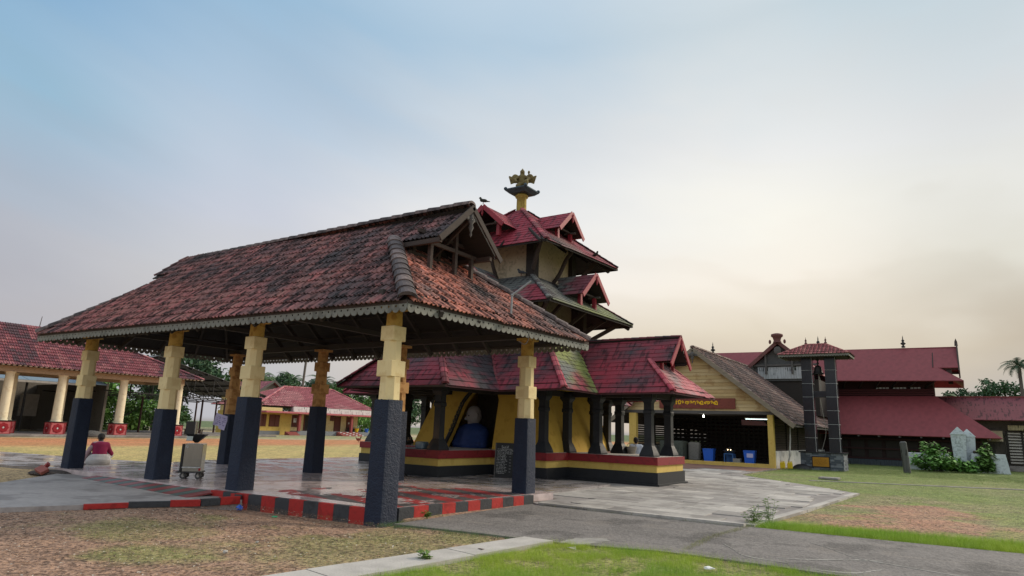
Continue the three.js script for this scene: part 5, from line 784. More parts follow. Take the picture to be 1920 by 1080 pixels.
{ // things standing in the hall
  const bin = (x, y, label, sticker) => { const t = thing('bin', label, 'bin', x, y, 0.12, 0.08); const g = mb(); g.frus(0, 0, 0, 0.72, 0.24, 0.24, 0.3, 0.3); g.build('body', m.bluePlastic, t); mb().add(geoBox(0.64, 0.05, 0.64, 0.015).translate(0, 0.74, 0)).build('rim', m.bluePlastic, t); if (sticker) mb().add(geoBox(0.34, 0.22, 0.01).translate(0.04, 0.5, 0.287)).build('label_sheet', M('lilac_paper', [0.5, 0.5, 0.75]), t); return t; };
  bin(-3.9, 30.5, 'plain blue plastic bin left of the basin stand in the hall'); bin(-1.55, 30.3, 'blue plastic bin with a pale label right of the basin stand', true);
  const s = thing('basin_stand', 'steel basin on a blue stand between two blue bins', 'basin stand', -2.7, 30.4, 0.12); mb().box(-0.26, 0.26, -0.26, 0.26, 0.5, 0.56, 0.01).box(-0.26, -0.2, -0.26, -0.2, 0, 0.5).box(0.2, 0.26, -0.26, -0.2, 0, 0.5).box(-0.26, -0.2, 0.2, 0.26, 0, 0.5).box(0.2, 0.26, 0.2, 0.26, 0, 0.5).box(-0.2, 0.2, 0.16, 0.2, 0.0, 0.5).build('stand', M('stand_blue', [0.04, 0.12, 0.3]), s);
  mb().lathe(0, 0, 0.56, [[0.001, 0], [0.2, 0.0], [0.34, 0.12], [0.38, 0.16], [0.36, 0.17], [0.3, 0.11], [0.001, 0.03]], 20).build('basin', m.steel, s); mb().lathe(0, 0, 0.66, [[0.02, 0], [0.02, 0.16], [0.07, 0.2], [0.001, 0.24]], 10).build('lamp_stem', m.darksteel, s);
  for (const dx of [-0.06, 0.1]) { const f = new THREE.Mesh(new THREE.SphereGeometry(0.022, 8, 6), new THREE.MeshStandardMaterial({ color: 0xffffff, emissive: new THREE.Color(1, 0.75, 0.4), emissiveIntensity: 5, name: 'wick_glow' })); f.scale.y = 1.6; f.position.set(dx, 0.76, 0.14); f.name = 'flame'; s.add(f); }
  const box = mb().box(-0.2, 0.2, -0.16, 0.16, 0, 0.3, 0.01).build('carton', M('grey_carton', [0.28, 0.26, 0.22])); box.position.copy(V(-2.25, 30.25, 0.12)); box.name = 'carton'; scene.add(tag(box, 'small grey carton beside the basin stand in the hall', 'carton'));
  const sack = (x, y, w, h, label, mat) => { const o = mb().add(new RoundedBoxGeometry(w, h, w * 0.7, 3, 0.14)).build('covered_stack', mat); o.position.copy(V(x, y, 0.12 + h / 2)); o.name = numbered('covered_stack'); scene.add(tag(o, label, 'covered stack')); };
  sack(-6.2, 31, 1.5, 1.15, 'dull green covered stack inside the hall behind the plinth corner', M('dull_green_cloth', [0.1, 0.12, 0.1], { map: T.worn })); sack(-5.0, 31.2, 0.7, 1.1, 'pale grey covered stack left of the first blue bin', M('grey_cloth', [0.25, 0.25, 0.23], { map: T.worn }));
  const can = (x, y, label) => { const t = thing('jerry_can', label, 'jerry can', x, y, 0.01); mb().add(new RoundedBoxGeometry(0.26, 0.34, 0.16, 2, 0.05).translate(0, 0.17, 0)).build('body', m.yellowPlastic, t); mb().rod(new THREE.Vector3(0.07, 0.33, 0), new THREE.Vector3(0.07, 0.4, 0), 0.035, 0.035).build('cap', m.yellowPlastic, t); mb().tube([new THREE.Vector3(-0.1, 0.33, 0), new THREE.Vector3(-0.06, 0.39, 0), new THREE.Vector3(0, 0.39, 0), new THREE.Vector3(0.02, 0.33, 0)], 0.015, 5, 8).build('handle', m.yellowPlastic, t); };
  can(0.15, 30.3, 'yellow jerry can nearest the yellow door post of the hall'); can(0.5, 30.45, 'yellow jerry can right of the other one, by the black sack');
  const bs = mb().add(new THREE.SphereGeometry(1, 14, 8, 0, 6.3, 0, 1.57).scale(0.5, 0.3, 0.3)).build('sack', m.darksteel); bs.position.copy(V(1.05, 30.7, 0)); bs.name = 'black_sack'; scene.add(tag(bs, 'low black sack lying beside the yellow jerry cans', 'sack'));
}
{ // bell tower: two granite faced piers on a slate plinth under a small tiled roof
  const P = thing('bell_tower', 'bell tower of two black tiled piers under small red tiled roof', 'bell tower', 0, 0, 0), Y = 31.0, x0 = 0.95, x1 = 3.05, yc = Y + 0.75;
  const pb = mb().box(x0, x1, Y, Y + 1.5, 0, 0.9).build('plinth', m.slate, P); mb().box(x0 - 0.08, x1 + 0.08, Y - 0.08, Y + 1.58, 0.9, 0.97, 0.01).build('plinth_cap', m.granite, P);
  const r = rnd(71), sm = [m.slate, M('slate_b', [0.2, 0.225, 0.27], { map: T.worn, bumpMap: T.stucco, bumpScale: 0.012 }), M('slate_c', [0.09, 0.11, 0.14], { map: T.worn, bumpMap: T.stucco, bumpScale: 0.012 })];
  for (let j = 0; j < 9; j++) for (let x = x0 - (j % 2) * 0.12; x < x1 - 0.03;) { const w = 0.2 + r() * 0.2, a = Math.max(x, x0), b = Math.min(x + w, x1); if (b - a > 0.05) mb().box(a + 0.004, b - 0.004, Y - 0.02 - r() * 0.02, Y + 0.01, j * 0.1 + 0.004, j * 0.1 + 0.096).build('cladding_stone', sm[Math.floor(r() * 3)], pb); x += w; }
  for (let j = 0; j < 9; j++) for (let y = Y; y < Y + 1.5 - 0.03;) { const w = 0.22 + r() * 0.2, b = Math.min(y + w, Y + 1.5); mb().box(x1 - 0.01, x1 + 0.02 + r() * 0.02, y + 0.004, b - 0.004, j * 0.1 + 0.004, j * 0.1 + 0.096).build('cladding_stone', sm[Math.floor(r() * 3)], pb); y += w; }
  const pl = mb().box(1.52, 2.42, Y - 0.075, Y - 0.04, 0.16, 0.74, 0.01).build('plaque', m.granite, P);
  { const c = document.createElement('canvas'); c.width = 256; c.height = 160; const g = c.getContext('2d'); g.fillStyle = '#b07d22'; g.fillRect(0, 0, 256, 160); g.strokeStyle = '#5d3d10'; g.lineWidth = 3; const q = rnd(3); for (let j = 0; j < 6; j++) { let x = 26 + (j === 0 || j === 5 ? 50 : 0); const end = 256 - x; while (x < end - 10) { const w = 5 + q() * 8; g.beginPath(); g.arc(x + w / 2, 28 + j * 20, 4 + q() * 2, q() * 3, 3 + q() * 3); g.stroke(); x += w + 4; } } const t = new THREE.CanvasTexture(c); t.colorSpace = THREE.SRGBColorSpace; const o = new THREE.Mesh(new THREE.PlaneGeometry(0.8, 0.48), new THREE.MeshStandardMaterial({ map: t, roughness: 0.45, metalness: 0.3, name: 'brass_plate' })); o.position.copy(V(1.97, Y - 0.079, 0.45)); o.name = 'brass_plate'; pl.add(o); }
  for (const xc of [1.42, 2.63]) { // pier: six polished slabs with pale joints
    const p = mb().box(xc - 0.25, xc + 0.25, yc - 0.26, yc + 0.26, 0.97, 6.2).build('pier', m.granite, P);
    for (let j = 0; j < 7; j++) { const h = 0.97 + j * 0.74, h2 = Math.min(h + 0.72, 6.2); mb().box(xc - 0.275, xc + 0.275, yc - 0.285, yc - 0.26, h + 0.01, h2, 0.004).build('granite_slab', m.granite, p); mb().box(xc + 0.25, xc + 0.275, yc - 0.26, yc + 0.26, h + 0.01, h2, 0.004).build('granite_slab', m.granite, p); mb().box(xc - 0.278, xc + 0.278, yc - 0.278, yc + 0.278, h2 + 0.001, h2 + 0.019).build('joint', m.joint, p); }
    mb().box(xc + 0.262, xc + 0.281, yc - 0.289, yc - 0.27, 0.97, 6.2).build('corner_joint', m.joint, p);
  }
  mb().box(1.67, 2.38, yc - 0.12, yc + 0.12, 3.9, 4.25, 0.01).build('cross_beam', m.granite, P);
  const e = [V(0.12, Y - 0.35, 6.22), V(3.7, Y - 0.35, 6.22), V(3.7, Y + 1.85, 6.22), V(0.12, Y + 1.85, 6.22)], t0 = V(1.42, yc, 6.86), t1 = V(2.45, yc, 6.86), base = mb(), list = [], pal = [[0.42, 0.13, 0.13], [0.34, 0.1, 0.105], [0.5, 0.2, 0.18]], tm = tileMats('bell_roof_tile', pal, { map: T.tile });
  const pick = (c, q) => (q() < 0.5 ? 0 : q() < 0.6 ? 1 : 2);
  for (const q of [[e[0], e[1], t1, t0], [e[2], e[3], t0, t1]]) { base.plate(q, 0.04); tileSlope(list, q, 0.2, 0.22, pick, 81, 0.01); }
  for (const q of [[e[1], e[2], t1], [e[3], e[0], t0]]) { base.plate(q, 0.04); tileSlope(list, q, 0.2, 0.22, pick, 82, 0.01); }
  const roof = base.build('roof', m.brownwood, P); emitTiles(roof, 'roof_tile', list, [clayTile(0.2, 0.22, 0.012, 3)], pal, tm, 300);
  for (const [a, b] of [[e[0], t0], [e[1], t1], [e[2], t1], [e[3], t0], [t0, t1]]) capRow(roof, a.clone().setY(a.y + 0.02), b.clone().setY(b.y + 0.02), capGeo(0.16, 0.24, 0.06, 0.02), tm, 0.22, 'ridge_tile');
  mb().box(0.3, 3.5, Y - 0.2, Y + 1.7, 6.1, 6.17).build('soffit', m.darkwood, P);
  for (let i = 0; i < 4; i++) lace(P, e[i].clone().setY(6.2), e[(i + 1) % 4].clone().setY(6.2), 0.1, 0.14, m.lace);
  for (const t of [t0, t1]) mb().lathe(t.x, -t.z, 6.9, [[0.07, 0], [0.08, 0.06], [0.03, 0.12], [0.06, 0.2], [0.02, 0.28], [0.001, 0.42]], 8).build('finial', M('finial_clay', [0.14, 0.07, 0.06]), P);
  const b = thing('bell', 'bronze bell hanging between the two black piers, with pull rope', 'bell', 1.98, yc, 5.18);
  mb().lathe(0, 0, 0, [[0.3, 0], [0.31, 0.03], [0.24, 0.1], [0.2, 0.24], [0.185, 0.38], [0.14, 0.46], [0.04, 0.5], [0.001, 0.5]], 20).build('bell_body', m.bell, b); mb().lathe(0, 0, 0.5, [[0.05, 0], [0.03, 0.06], [0.08, 0.12], [0.03, 0.2], [0.07, 0.3], [0.03, 0.4], [0.03, 0.52]], 10).build('bell_hanger', m.bell, b);
  mb().tube([new THREE.Vector3(0, 0, 0), new THREE.Vector3(0.03, -0.5, 0), new THREE.Vector3(0.1, -0.9, 0), new THREE.Vector3(0.02, -1.1, 0), new THREE.Vector3(0.1, -2, 0), new THREE.Vector3(0.2, -3.2, 0), new THREE.Vector3(-0.05, -4.15, 0)], 0.014, 5, 40).tube([new THREE.Vector3(0, 0, 0.03), new THREE.Vector3(0.1, -0.45, 0.02), new THREE.Vector3(0.06, -0.9, 0)], 0.014, 5, 14).build('pull_rope', m.rope, b);
}
{ // gate house: big two storeyed red roof, with a cross gable over the hall
  const P = thing('gate_house', 'large two storeyed temple gate house with plain dull red roofs', 'temple', 0, 0, 0);
  const Ye = 44, x0 = -9.5, x1 = 10.45, plate = (name, pts, mt = m.roofRed) => mb().plate(pts, 0.06).build(name, mt, P);
  const lo = [V(x0, Ye, 2.08), V(x1, Ye, 2.08), V(x1, 54, 2.08), V(x0, 54, 2.08)], lt = [V(-6, 47, 4.88), V(7.05, 47, 4.88), V(7.05, 51, 4.88), V(-6, 51, 4.88)];
  for (let i = 0; i < 4; i++) plate('lower_roof', [lo[i], lo[(i + 1) % 4], lt[(i + 1) % 4], lt[i]]);
  const ue = [V(-9, 45.6, 6.05), V(8.75, 45.6, 5.85), V(8.75, 52.4, 5.85), V(-9, 52.4, 6.05)], ur = 8.62, gx = 7.35, gh = 6.9, gxo = 8.5, yr = 49;
  const yS = lerp(45.6, yr, (gh - 5.9) / (ur - 5.9)), yN = lerp(52.4, yr, (gh - 5.9) / (ur - 5.9));
  plate('upper_roof', [ue[0], ue[1], V(gx, yS, gh), V(gxo, yS, gh), V(gxo, yr, ur), V(-9, yr, ur)]); plate('upper_roof', [ue[2], ue[3], V(-9, yr, ur), V(gxo, yr, ur), V(gxo, yN, gh), V(gx, yN, gh)]);
  plate('upper_roof', [ue[1], ue[2], V(gx, yN, gh), V(gx, yS, gh)]); plate('gable_back', [V(gx - 0.3, yS, gh), V(gx - 0.3, yN, gh), V(gx - 0.3, yr, ur - 0.1)], m.darkwood);
  for (const y of [yS, yN]) { mb().beam(V(gxo + 0.05, yr, ur + 0.1), V(gxo + 0.05, y, gh - 0.35), 0.1, 0.3).build('barge_board', m.brownwood, P); mb().beam(V(gxo, y + 0.2 * (yr > y ? 1 : -1), gh - 0.1), V(gx - 0.2, y + 0.2 * (yr > y ? 1 : -1), gh - 0.1), 0.12, 0.12).build('gable_purlin', m.brownwood, P); mb().box(gx + 0.45, gx + 0.75, y - 0.15 + (yr > y ? 0.35 : -0.35), y + 0.15 + (yr > y ? 0.35 : -0.35), gh - 0.9, gh).build('gable_post', m.brownwood, P); }
  mb().lathe(gxo + 0.02, yr, ur, [[0.12, 0], [0.1, 0.3], [0.001, 0.55]], 6).build('ridge_horn', m.brownwood, P);
  const fin = (x, y, h, s) => mb().lathe(x, y, h, [[0.16 * s, 0], [0.2 * s, 0.1 * s], [0.06 * s, 0.22 * s], [0.26 * s, 0.4 * s], [0.08 * s, 0.56 * s], [0.15 * s, 0.7 * s], [0.04 * s, 0.85 * s], [0.05 * s, 0.95 * s], [0.001, 1.25 * s]], 10).build('finial', m.bell, P);
  fin(5.2, yr, ur, 0.75); fin(-0.7, yr, ur, 0.95); fin(-9.2, yr, ur, 0.85);
  // walls between the roofs, louvres and a band of openings
  mb().box(-5.6, 6.9, 47.2, 50.8, 4.7, 6.3).build('upper_wall', M('dark_red_timber', [0.05, 0.012, 0.014], { map: T.wood }), P);
  for (let j = 0; j < 4; j++) mb().box(-5.7, 7.0, 47.02 - 0.02 * j, 47.2, 4.78 + j * 0.16, 4.9 + j * 0.16, 0.01).build('moulding', M('moulding_red', [0.09, 0.018, 0.022], { map: T.wood }), P);
  for (let i = 0; i < 12; i++) mb().beam(V(-5.2 + i * 1.06, 47.2, 5.5), V(-5.2 + i * 1.12, 45.75, 5.9), 0.1, 0.14).build('bracket', m.darkwood, P);
  for (let i = 0; i < 14; i++) if (i % 5) mb().box(3.1 + i * 0.22, 3.27 + i * 0.22, 47.16, 47.24, 5.42, 5.52).build('light_slot', m.white, P);
  mb().box(-8.8, 9.3, 45.2, 53, 0, 2.3).build('lower_wall', M('dark_lower_wall', [0.035, 0.017, 0.016], { map: T.wood }), P);
  for (let i = 0; i < 9; i++) mb().box(0.6 + i * 1.08, 1.42 + i * 1.08, 45.12, 45.2, 0.55, 1.7, 0.01).build('wall_panel', m.darkwood, P);
  for (let j = 0; j < 3; j++) mb().box(-8.8, 9.35, 45.02, 45.12, 0.42 + j * 0.66, 0.54 + j * 0.66, 0.01).build('wall_rail', M('moulding_red2', [0.05, 0.018, 0.018], { map: T.wood }), P);
  mb().box(-8.9, 9.5, 44.85, 45.2, 0, 0.4, 0.02).build('wall_base', M('grey_blue_base', [0.06, 0.075, 0.09], { map: T.stain }), P);
  for (let i = 0; i < 16; i++) mb().box(-9 + i * 1.25, -8.9 + i * 1.25, 44.05, 45.3, 1.94, 2.04).build('rafter_end', m.greywood, P);
  // cross gable in front, with stained white panel
  const cx = -2.1, yg = 41, ga = 8.35, gb = 6.2, hw = 2.55;
  mb().plate([V(cx - hw + 0.3, yg + 0.3, 5.6), V(cx + hw - 0.3, yg + 0.3, 5.6), V(cx + hw - 0.3, yg + 0.3, gb + 0.1), V(cx, yg + 0.3, ga - 0.2), V(cx - hw + 0.3, yg + 0.3, gb + 0.1)], 0.1).build('cross_gable_wall', M('grey_timber_wall', [0.11, 0.115, 0.115], { map: T.worn }), P);
  mb().box(cx - 1.5, cx + 1.9, yg + 0.22, yg + 0.28, 5.75, 6.6, 0.01).build('stained_panel', M('stained_white', [0.5, 0.52, 0.52], { map: T.stain }), P);
  mb().box(cx - hw, cx + hw, yg + 0.1, yg + 0.3, 6.65, 6.78, 0.01).build('gable_rail', m.greywood, P); mb().box(-4.4, 0.4, yg + 0.4, 46, 3.2, 5.7).build('cross_wall', m.darkwood, P);
  for (const s of [-1, 1]) { mb().beam(V(cx, yg - 0.05, ga + 0.02), V(cx + s * hw * 1.08, yg - 0.05, gb - 0.2), 0.08, 0.24, 0.01).build('cross_gable_board', M('gable_board_red', [0.2, 0.085, 0.08], { map: T.worn }), P); plate('cross_roof', s < 0 ? [V(cx - hw * 1.05, 47, gb - 0.15), V(cx - hw * 1.05, yg, gb - 0.15), V(cx, yg, ga), V(cx, 47, ga)] : [V(cx + hw * 1.05, yg, gb - 0.15), V(cx + hw * 1.05, 47, gb - 0.15), V(cx, 47, ga), V(cx, yg, ga)]); for (const k of [0.35, 0.72]) mb().box(cx + s * hw * k - 0.06, cx + s * hw * k + 0.06, yg + 0.05, yg + 0.2, 6.1, ga - k * 2.1 - 0.1).build('gable_post', m.greywood, P); }
  mb().lathe(cx, yg - 0.05, ga - 0.05, [[0.3, 0], [0.24, 0.15], [0.3, 0.36], [0.42, 0.46], [0.4, 0.6], [0.2, 0.66], [0.001, 0.68]], 12).ball(cx - 0.5, yg - 0.05, ga + 0.02, 0.09, 0.16, 0.09).ball(cx + 0.5, yg - 0.05, ga + 0.02, 0.09, 0.16, 0.09).build('gable_crown', M('crown_clay', [0.15, 0.06, 0.055]), P);
  mb().ball(cx, yg - 0.12, ga - 0.62, 0.26, 0.3, 0.08).build('gable_rosette', m.greywood, P);
}
{ // lower wing further right
  const P = thing('side_wing', 'low red roofed wing with slatted wall right of the gate house', 'building', 0, 0, 0);
  for (const q of [[V(7, 46.5, 3.3), V(24, 46.5, 3.3), V(24, 49.5, 4.95), V(7, 49.5, 4.95)], [V(24, 52.5, 3.3), V(7, 52.5, 3.3), V(7, 49.5, 4.95), V(24, 49.5, 4.95)]]) mb().plate(q, 0.06).build('roof', M('wing_roof_red', [0.19, 0.05, 0.062], { map: T.shingle }), P);
  mb().box(7, 24, 49.4, 49.6, 4.92, 5.02).build('ridge_cap', m.roofRed, P);
  mb().box(9, 24, 48, 52, 0, 3.3).build('wall', m.dark, P); mb().box(9.7, 10.6, 47.4, 47.5, 1.9, 2.6).build('white_panel', m.plaster, P); mb().box(10.9, 13, 47.1, 47.3, 2.65, 2.98, 0.02).build('cloth_roll', M('soiled_yellow', [0.45, 0.38, 0.22], { map: T.stain }), P);
  for (let i = 0; i < 12; i++) { mb().box(10.75 + i * 0.82, 10.87 + i * 0.82, 47.35, 47.5, 0.3, 2.6).build('slat_post', m.darkwood, P); for (let j = 0; j < 11; j++) mb().box(10.87 + i * 0.82, 11.57 + i * 0.82, 47.4, 47.46, 0.5 + j * 0.19, 0.6 + j * 0.19).build('wall_slat', m.lightConc, P); }
  mb().box(9, 24, 47.3, 48, 0, 0.35).build('base', m.conc, P);
}
{ // carved stones in the grass
  const st = (name, label, cat, fn, mat = m.whitestone) => { const o = fn(mb()).build(name, mat); o.name = numbered(name); scene.add(tag(o, label, cat)); return o; };
  st('stone_post', 'dark mossy stone post leaning beside the low white wall', 'post', (b) => { const g = new RoundedBoxGeometry(0.34, 1.75, 0.34, 3, 0.1); g.translate(0, 0.8, 0); g.rotateZ(0.06); return b.add(g.translate(5.75, 0, -34)); }, M('mossy_stone', [0.12, 0.12, 0.115], { map: T.stain, bumpMap: T.stucco, bumpScale: 0.02 }));
  st('low_wall', 'low lime washed wall piece left of the green shrub', 'wall', (b) => b.box(5.3, 7.6, 40.4, 41, 0.32, 1.02, 0.03).box(5.4, 7.5, 40.5, 40.9, 0, 0.34));
  st('altar_stone', 'tall white altar stone that widens upward to a pointed top', 'altar stone', (b) => b.frus(8.15, 40.6, 0.0, 2.2, 0.28, 0.28, 0.39, 0.34).frus(8.15, 40.6, 2.2, 2.65, 0.43, 0.38, 0.02, 0.3));
  st('altar_stone', 'second white pointed altar stone just behind the taller one', 'altar stone', (b) => b.frus(8.62, 41.4, 0.0, 2.1, 0.28, 0.28, 0.38, 0.32).frus(8.62, 41.4, 2.1, 2.55, 0.42, 0.36, 0.02, 0.3));
  st('stone_block', 'broad white stained stone block right of the green shrub', 'stone block', (b) => b.frus(9.55, 40.8, 0, 1.12, 0.98, 0.5, 0.82, 0.42));
  st('stone_block', 'small red brown stone lying on top of the white block', 'stone', (b) => b.add(new RoundedBoxGeometry(0.8, 0.16, 0.5, 2, 0.05).translate(9.2, 1.2, -40.8)), m.brownwood);
}
// ---------------------------------------------------------------- far side of the open ground: pillared hall, sheds, house
{
  const P = thing('pillared_hall', 'long red tiled hall on round cream columns with flower pedestals', 'hall', 0, 0, 0);
  const ex = -44, wx = -52, he = 4.72, hr = 7.85, xr = -48, ys = -14, yn = 23.3, yh = 15.2;
  const pal = [[0.34, 0.1, 0.12], [0.22, 0.075, 0.095], [0.42, 0.16, 0.17], [0.13, 0.07, 0.085]], tm = tileMats('hall_tile', pal, { map: T.tile }), list = [], base = mb();
  const pick = (c, r) => { const n = fbm(c.x * 0.2 + 9, c.z * 0.28, 4, 0, 401), q = r(); return n > 0.53 ? (q < 0.5 ? 3 : 1) : q < 0.45 ? 0 : q < 0.7 ? 2 : 1; };
  const E = [V(ex, ys, he), V(ex, yn, he), V(xr, yh, hr), V(xr, ys, hr)], Nn = [V(ex, yn, he), V(wx, yn, he), V(xr, yh, hr)], W = [V(wx, yn, he), V(wx, ys, he), V(xr, ys, hr), V(xr, yh, hr)];
  for (const q of [E, Nn, W]) base.plate(q, 0.06); const roof = base.build('roof', m.darkwood, P);
  tileSlope(list, E, 0.32, 0.36, pick, 91, 0.012); tileSlope(list, Nn, 0.32, 0.36, pick, 92, 0.012); emitTiles(roof, 'roof_tile', list, [clayTile(0.32, 0.36, 0.03, 4), clayTile(0.32, 0.36, 0.03, 6)], pal, tm, 300);
  capRow(roof, V(ex, yn, he + 0.02), V(xr, yh, hr + 0.02), capGeo(0.34, 0.45, 0.12, 0.03), tm, 0.42); 
  mb().rod(V(xr, 12.2, hr), V(xr - 0.1, 12.3, hr + 0.8), 0.03, 0.02).build('ridge_rod', m.brownwood, P);
  const eb = mb(); for (let y = ys; y < yn; y += 0.32) eb.ball(ex - 0.02, y, he - 0.02, 0.1, 0.07, 0.13, 6, 4); const e2 = eb.build('eave_tile_ends', m.lightConc, P); e2.userData.kind = 'stuff';
  mb().box(-45.35, -44.75, ys, 22.1, 4.28, 4.66).build('eave_beam', M('pale_beam', [0.6, 0.48, 0.36], { map: T.worn }), P); mb().box(-50.3, -49.8, ys, 22.1, 4.28, 4.66).build('eave_beam', mats.get('pale_beam'), P); mb().box(-50.2, -44.8, 21.6, 22.1, 4.28, 4.66).build('eave_beam', mats.get('pale_beam'), P);
  mb().box(-52, -44.2, ys, 23, 0, 0.16, 0.02).build('platform', m.conc, P);
  for (const x of [-45.05, -46.95]) for (let j = 0; j < 8; j++) {
    const y = [21.9, 17.45, 13.15, 9.9, 6.2, 2.2, -2, -6][j] + (x < -46 ? 0.9 : 0), c = mb().lathe(x, y, 1.02, [[0.34, 0], [0.35, 0.04], [0.3, 0.1], [0.265, 3.15], [0.34, 3.24], [0.34, 3.27]], 16).build('column', M('column_cream', [0.84, 0.76, 0.56], { map: T.cream }), P);
    const p = mb().box(x - 0.47, x + 0.47, y - 0.47, y + 0.47, 0.14, 1.0, 0.03).build('pedestal', m.pedRed, P); mb().box(x - 0.52, x + 0.52, y - 0.52, y + 0.52, 0.98, 1.04, 0.01).build('pedestal_cap', m.darkwood, p);
    for (const f of [0, 1]) { const g = mb(); for (let k = 0; k < 8; k++) { const a = k * Math.PI / 4, py = 0.2 * Math.sin(a), pz = 0.2 * Math.cos(a); if (f) g.ball(x + 0.48, y + pz, 0.57 + py, 0.015, 0.13, 0.13, 8, 5); else g.ball(x + pz, y - 0.48, 0.57 + py, 0.13, 0.13, 0.015, 8, 5); } g.build('flower_petals', m.flowerRed, p); const h = mb(); if (f) h.ball(x + 0.49, y, 0.57, 0.015, 0.06, 0.06, 8, 5); else h.ball(x, y - 0.49, 0.57, 0.06, 0.06, 0.015, 8, 5); h.build('flower_heart', m.white, p);
      const fr = mb(), e = 0.475; for (const s of [-0.43, 0.43]) if (f) fr.box(x + e, x + e + 0.012, y + s - 0.02, y + s + 0.02, 0.15, 0.98).box(x + e, x + e + 0.012, y - 0.41, y + 0.41, 0.57 + s * 0.93 - 0.02, 0.57 + s * 0.93 + 0.02); else fr.box(x + s - 0.02, x + s + 0.02, y - e - 0.012, y - e, 0.15, 0.98).box(x - 0.41, x + 0.41, y - e - 0.012, y - e, 0.57 + s * 0.93 - 0.02, 0.57 + s * 0.93 + 0.02); fr.build('painted_border', m.flowerRed, p); }
  }
}
{
  const P = thing('blue_roofed_shed', 'dark shed under blue grey sheet roof behind the pillared hall', 'shed', 0, 0, 0);
  for (let i = 0; i < 12; i++) mb().plate([V(-53, -16 + i * 3.0, 4.15), V(-53, -13.05 + i * 3.0, 4.15), V(-67, -13.05 + i * 3.0, 7.4), V(-67, -16 + i * 3.0, 7.4)], 0.04).build('roof_sheet', m.sheetBlue, P);
  mb().box(-53.1, -52.9, -16, 18.2, 3.95, 4.12).build('eave_channel', m.lightConc, P); mb().box(-67.2, -67, -16, 24.2, 0, 7.3).build('back_wall', m.dark, P); mb().box(-67, -53.2, 20.0, 20.2, 0, 4.3).build('end_wall', m.dark, P);
  for (let i = 0; i < 9; i++) mb().rod(V(-53.2, -14 + i * 4, 0), V(-53.2, -14 + i * 4, 4), 0.09, 0.09, 8).build('steel_post', m.darksteel, P);
  mb().box(-60.1, -59.9, 16.2, 17.6, 1.3, 3.2).build('wall_board', m.lightConc, P);
}
{
  const P = thing('steel_shed', 'open shed with grey sheet roof on dark steel trusses', 'shed', 0, 0, 0);
  const yr = 23, hr = 7.0, yn = 34.6, hn = 4.15, yl = 18.9, hl = 5.6, x0 = -51, x1 = -63;
  for (let i = 0; i < 6; i++) { const a = x0 - i * 2, b = a - 1.97; mb().plate([V(a, yn, hn), V(b, yn, hn), V(b, yr, hr), V(a, yr, hr)], 0.03).build('roof_sheet', m.sheetGrey, P); mb().plate([V(b, yl, hl), V(a, yl, hl), V(a, yr, hr), V(b, yr, hr)], 0.03).build('roof_sheet', m.sheetGrey, P); }
  for (let t = 0; t <= 7; t++) { const f = t / 7; mb().beam(V(x0, lerp(yn, yr, f), lerp(hn, hr, f) - 0.1), V(x1, lerp(yn, yr, f), lerp(hn, hr, f) - 0.1), 0.07, 0.12).build('purlin', m.darksteel, P); }
  for (const x of [-51.2, -55, -59, -62.8]) {
    const g = mb(); g.beam(V(x, yn, hn - 0.22), V(x, yr, hr - 0.22), 0.08, 0.1); g.beam(V(x, yn, hn - 0.8), V(x, yl, hn - 0.5), 0.08, 0.1); for (let i = 0; i < 6; i++) { const a = lerp(yn, yr, i / 6), b = lerp(yn, yr, (i + 1) / 6); g.beam(V(x, a, hn - 0.78 + i * 0.03), V(x, b, lerp(hn, hr, (i + 1) / 6) - 0.25), 0.05, 0.05); g.beam(V(x, b, lerp(hn, hr, (i + 1) / 6) - 0.25), V(x, b, hn - 0.75), 0.05, 0.05); } g.build('truss', m.darksteel, P);
    for (const y of [yn - 0.3, 30.2, 24.2]) mb().rod(V(x, y, 0), V(x, y, hn - 0.7), 0.1, 0.09, 8).build('steel_post', M('rust_post', [0.07, 0.03, 0.028], { map: T.worn }), P);
  }
  mb().box(-64, -50.5, 19, 36, 0, 0.14).build('floor', m.conc, P);
}
for (const [x, y, l, i] of [[-50, 26.6, 'low wooden bench under the steel shed behind the second pillar', 0], [-50.5, 31.5, 'small dark bench at the right end of the steel shed', 1], [-51, 16.2, 'plain bench inside the pillared hall behind the seated person', 2]]) { const t = thing('bench', l, 'bench', x, y, 0.15, 1.57); mb().box(-0.9, 0.9, -0.2, 0.2, 0.42, 0.48).build('seat', m.brownwood, t); for (const s of [-0.75, 0.75]) for (const q of [-0.13, 0.13]) mb().box(s - 0.04, s + 0.04, q - 0.04, q + 0.04, 0, 0.42).build('leg', m.brownwood, t); }
{ const b = mb().add((() => { const g = new THREE.IcosahedronGeometry(1, 3), p = g.attributes.position; for (let i = 0; i < p.count; i++) { const k = 0.82 + 0.36 * fbm(p.getX(i) * 1.5 + 5, p.getY(i) * 1.5 + p.getZ(i) * 1.3, 3, 0, 410); p.setXYZ(i, p.getX(i) * 0.95 * k, Math.max(-0.2, p.getY(i) * 0.75 * k), p.getZ(i) * 0.95 * k); } g.computeVertexNormals(); return g; })()).build('boulder', M('boulder_grey', [0.12, 0.115, 0.11], { map: T.worn, bumpMap: T.stucco, bumpScale: 0.03 })); b.scale.set(0.66, 0.5, 0.66); b.position.copy(V(-42.2, 14.4, 0.16)); scene.add(tag(b, 'grey rounded boulder before the pillared hall, beyond the seated person', 'boulder')); }
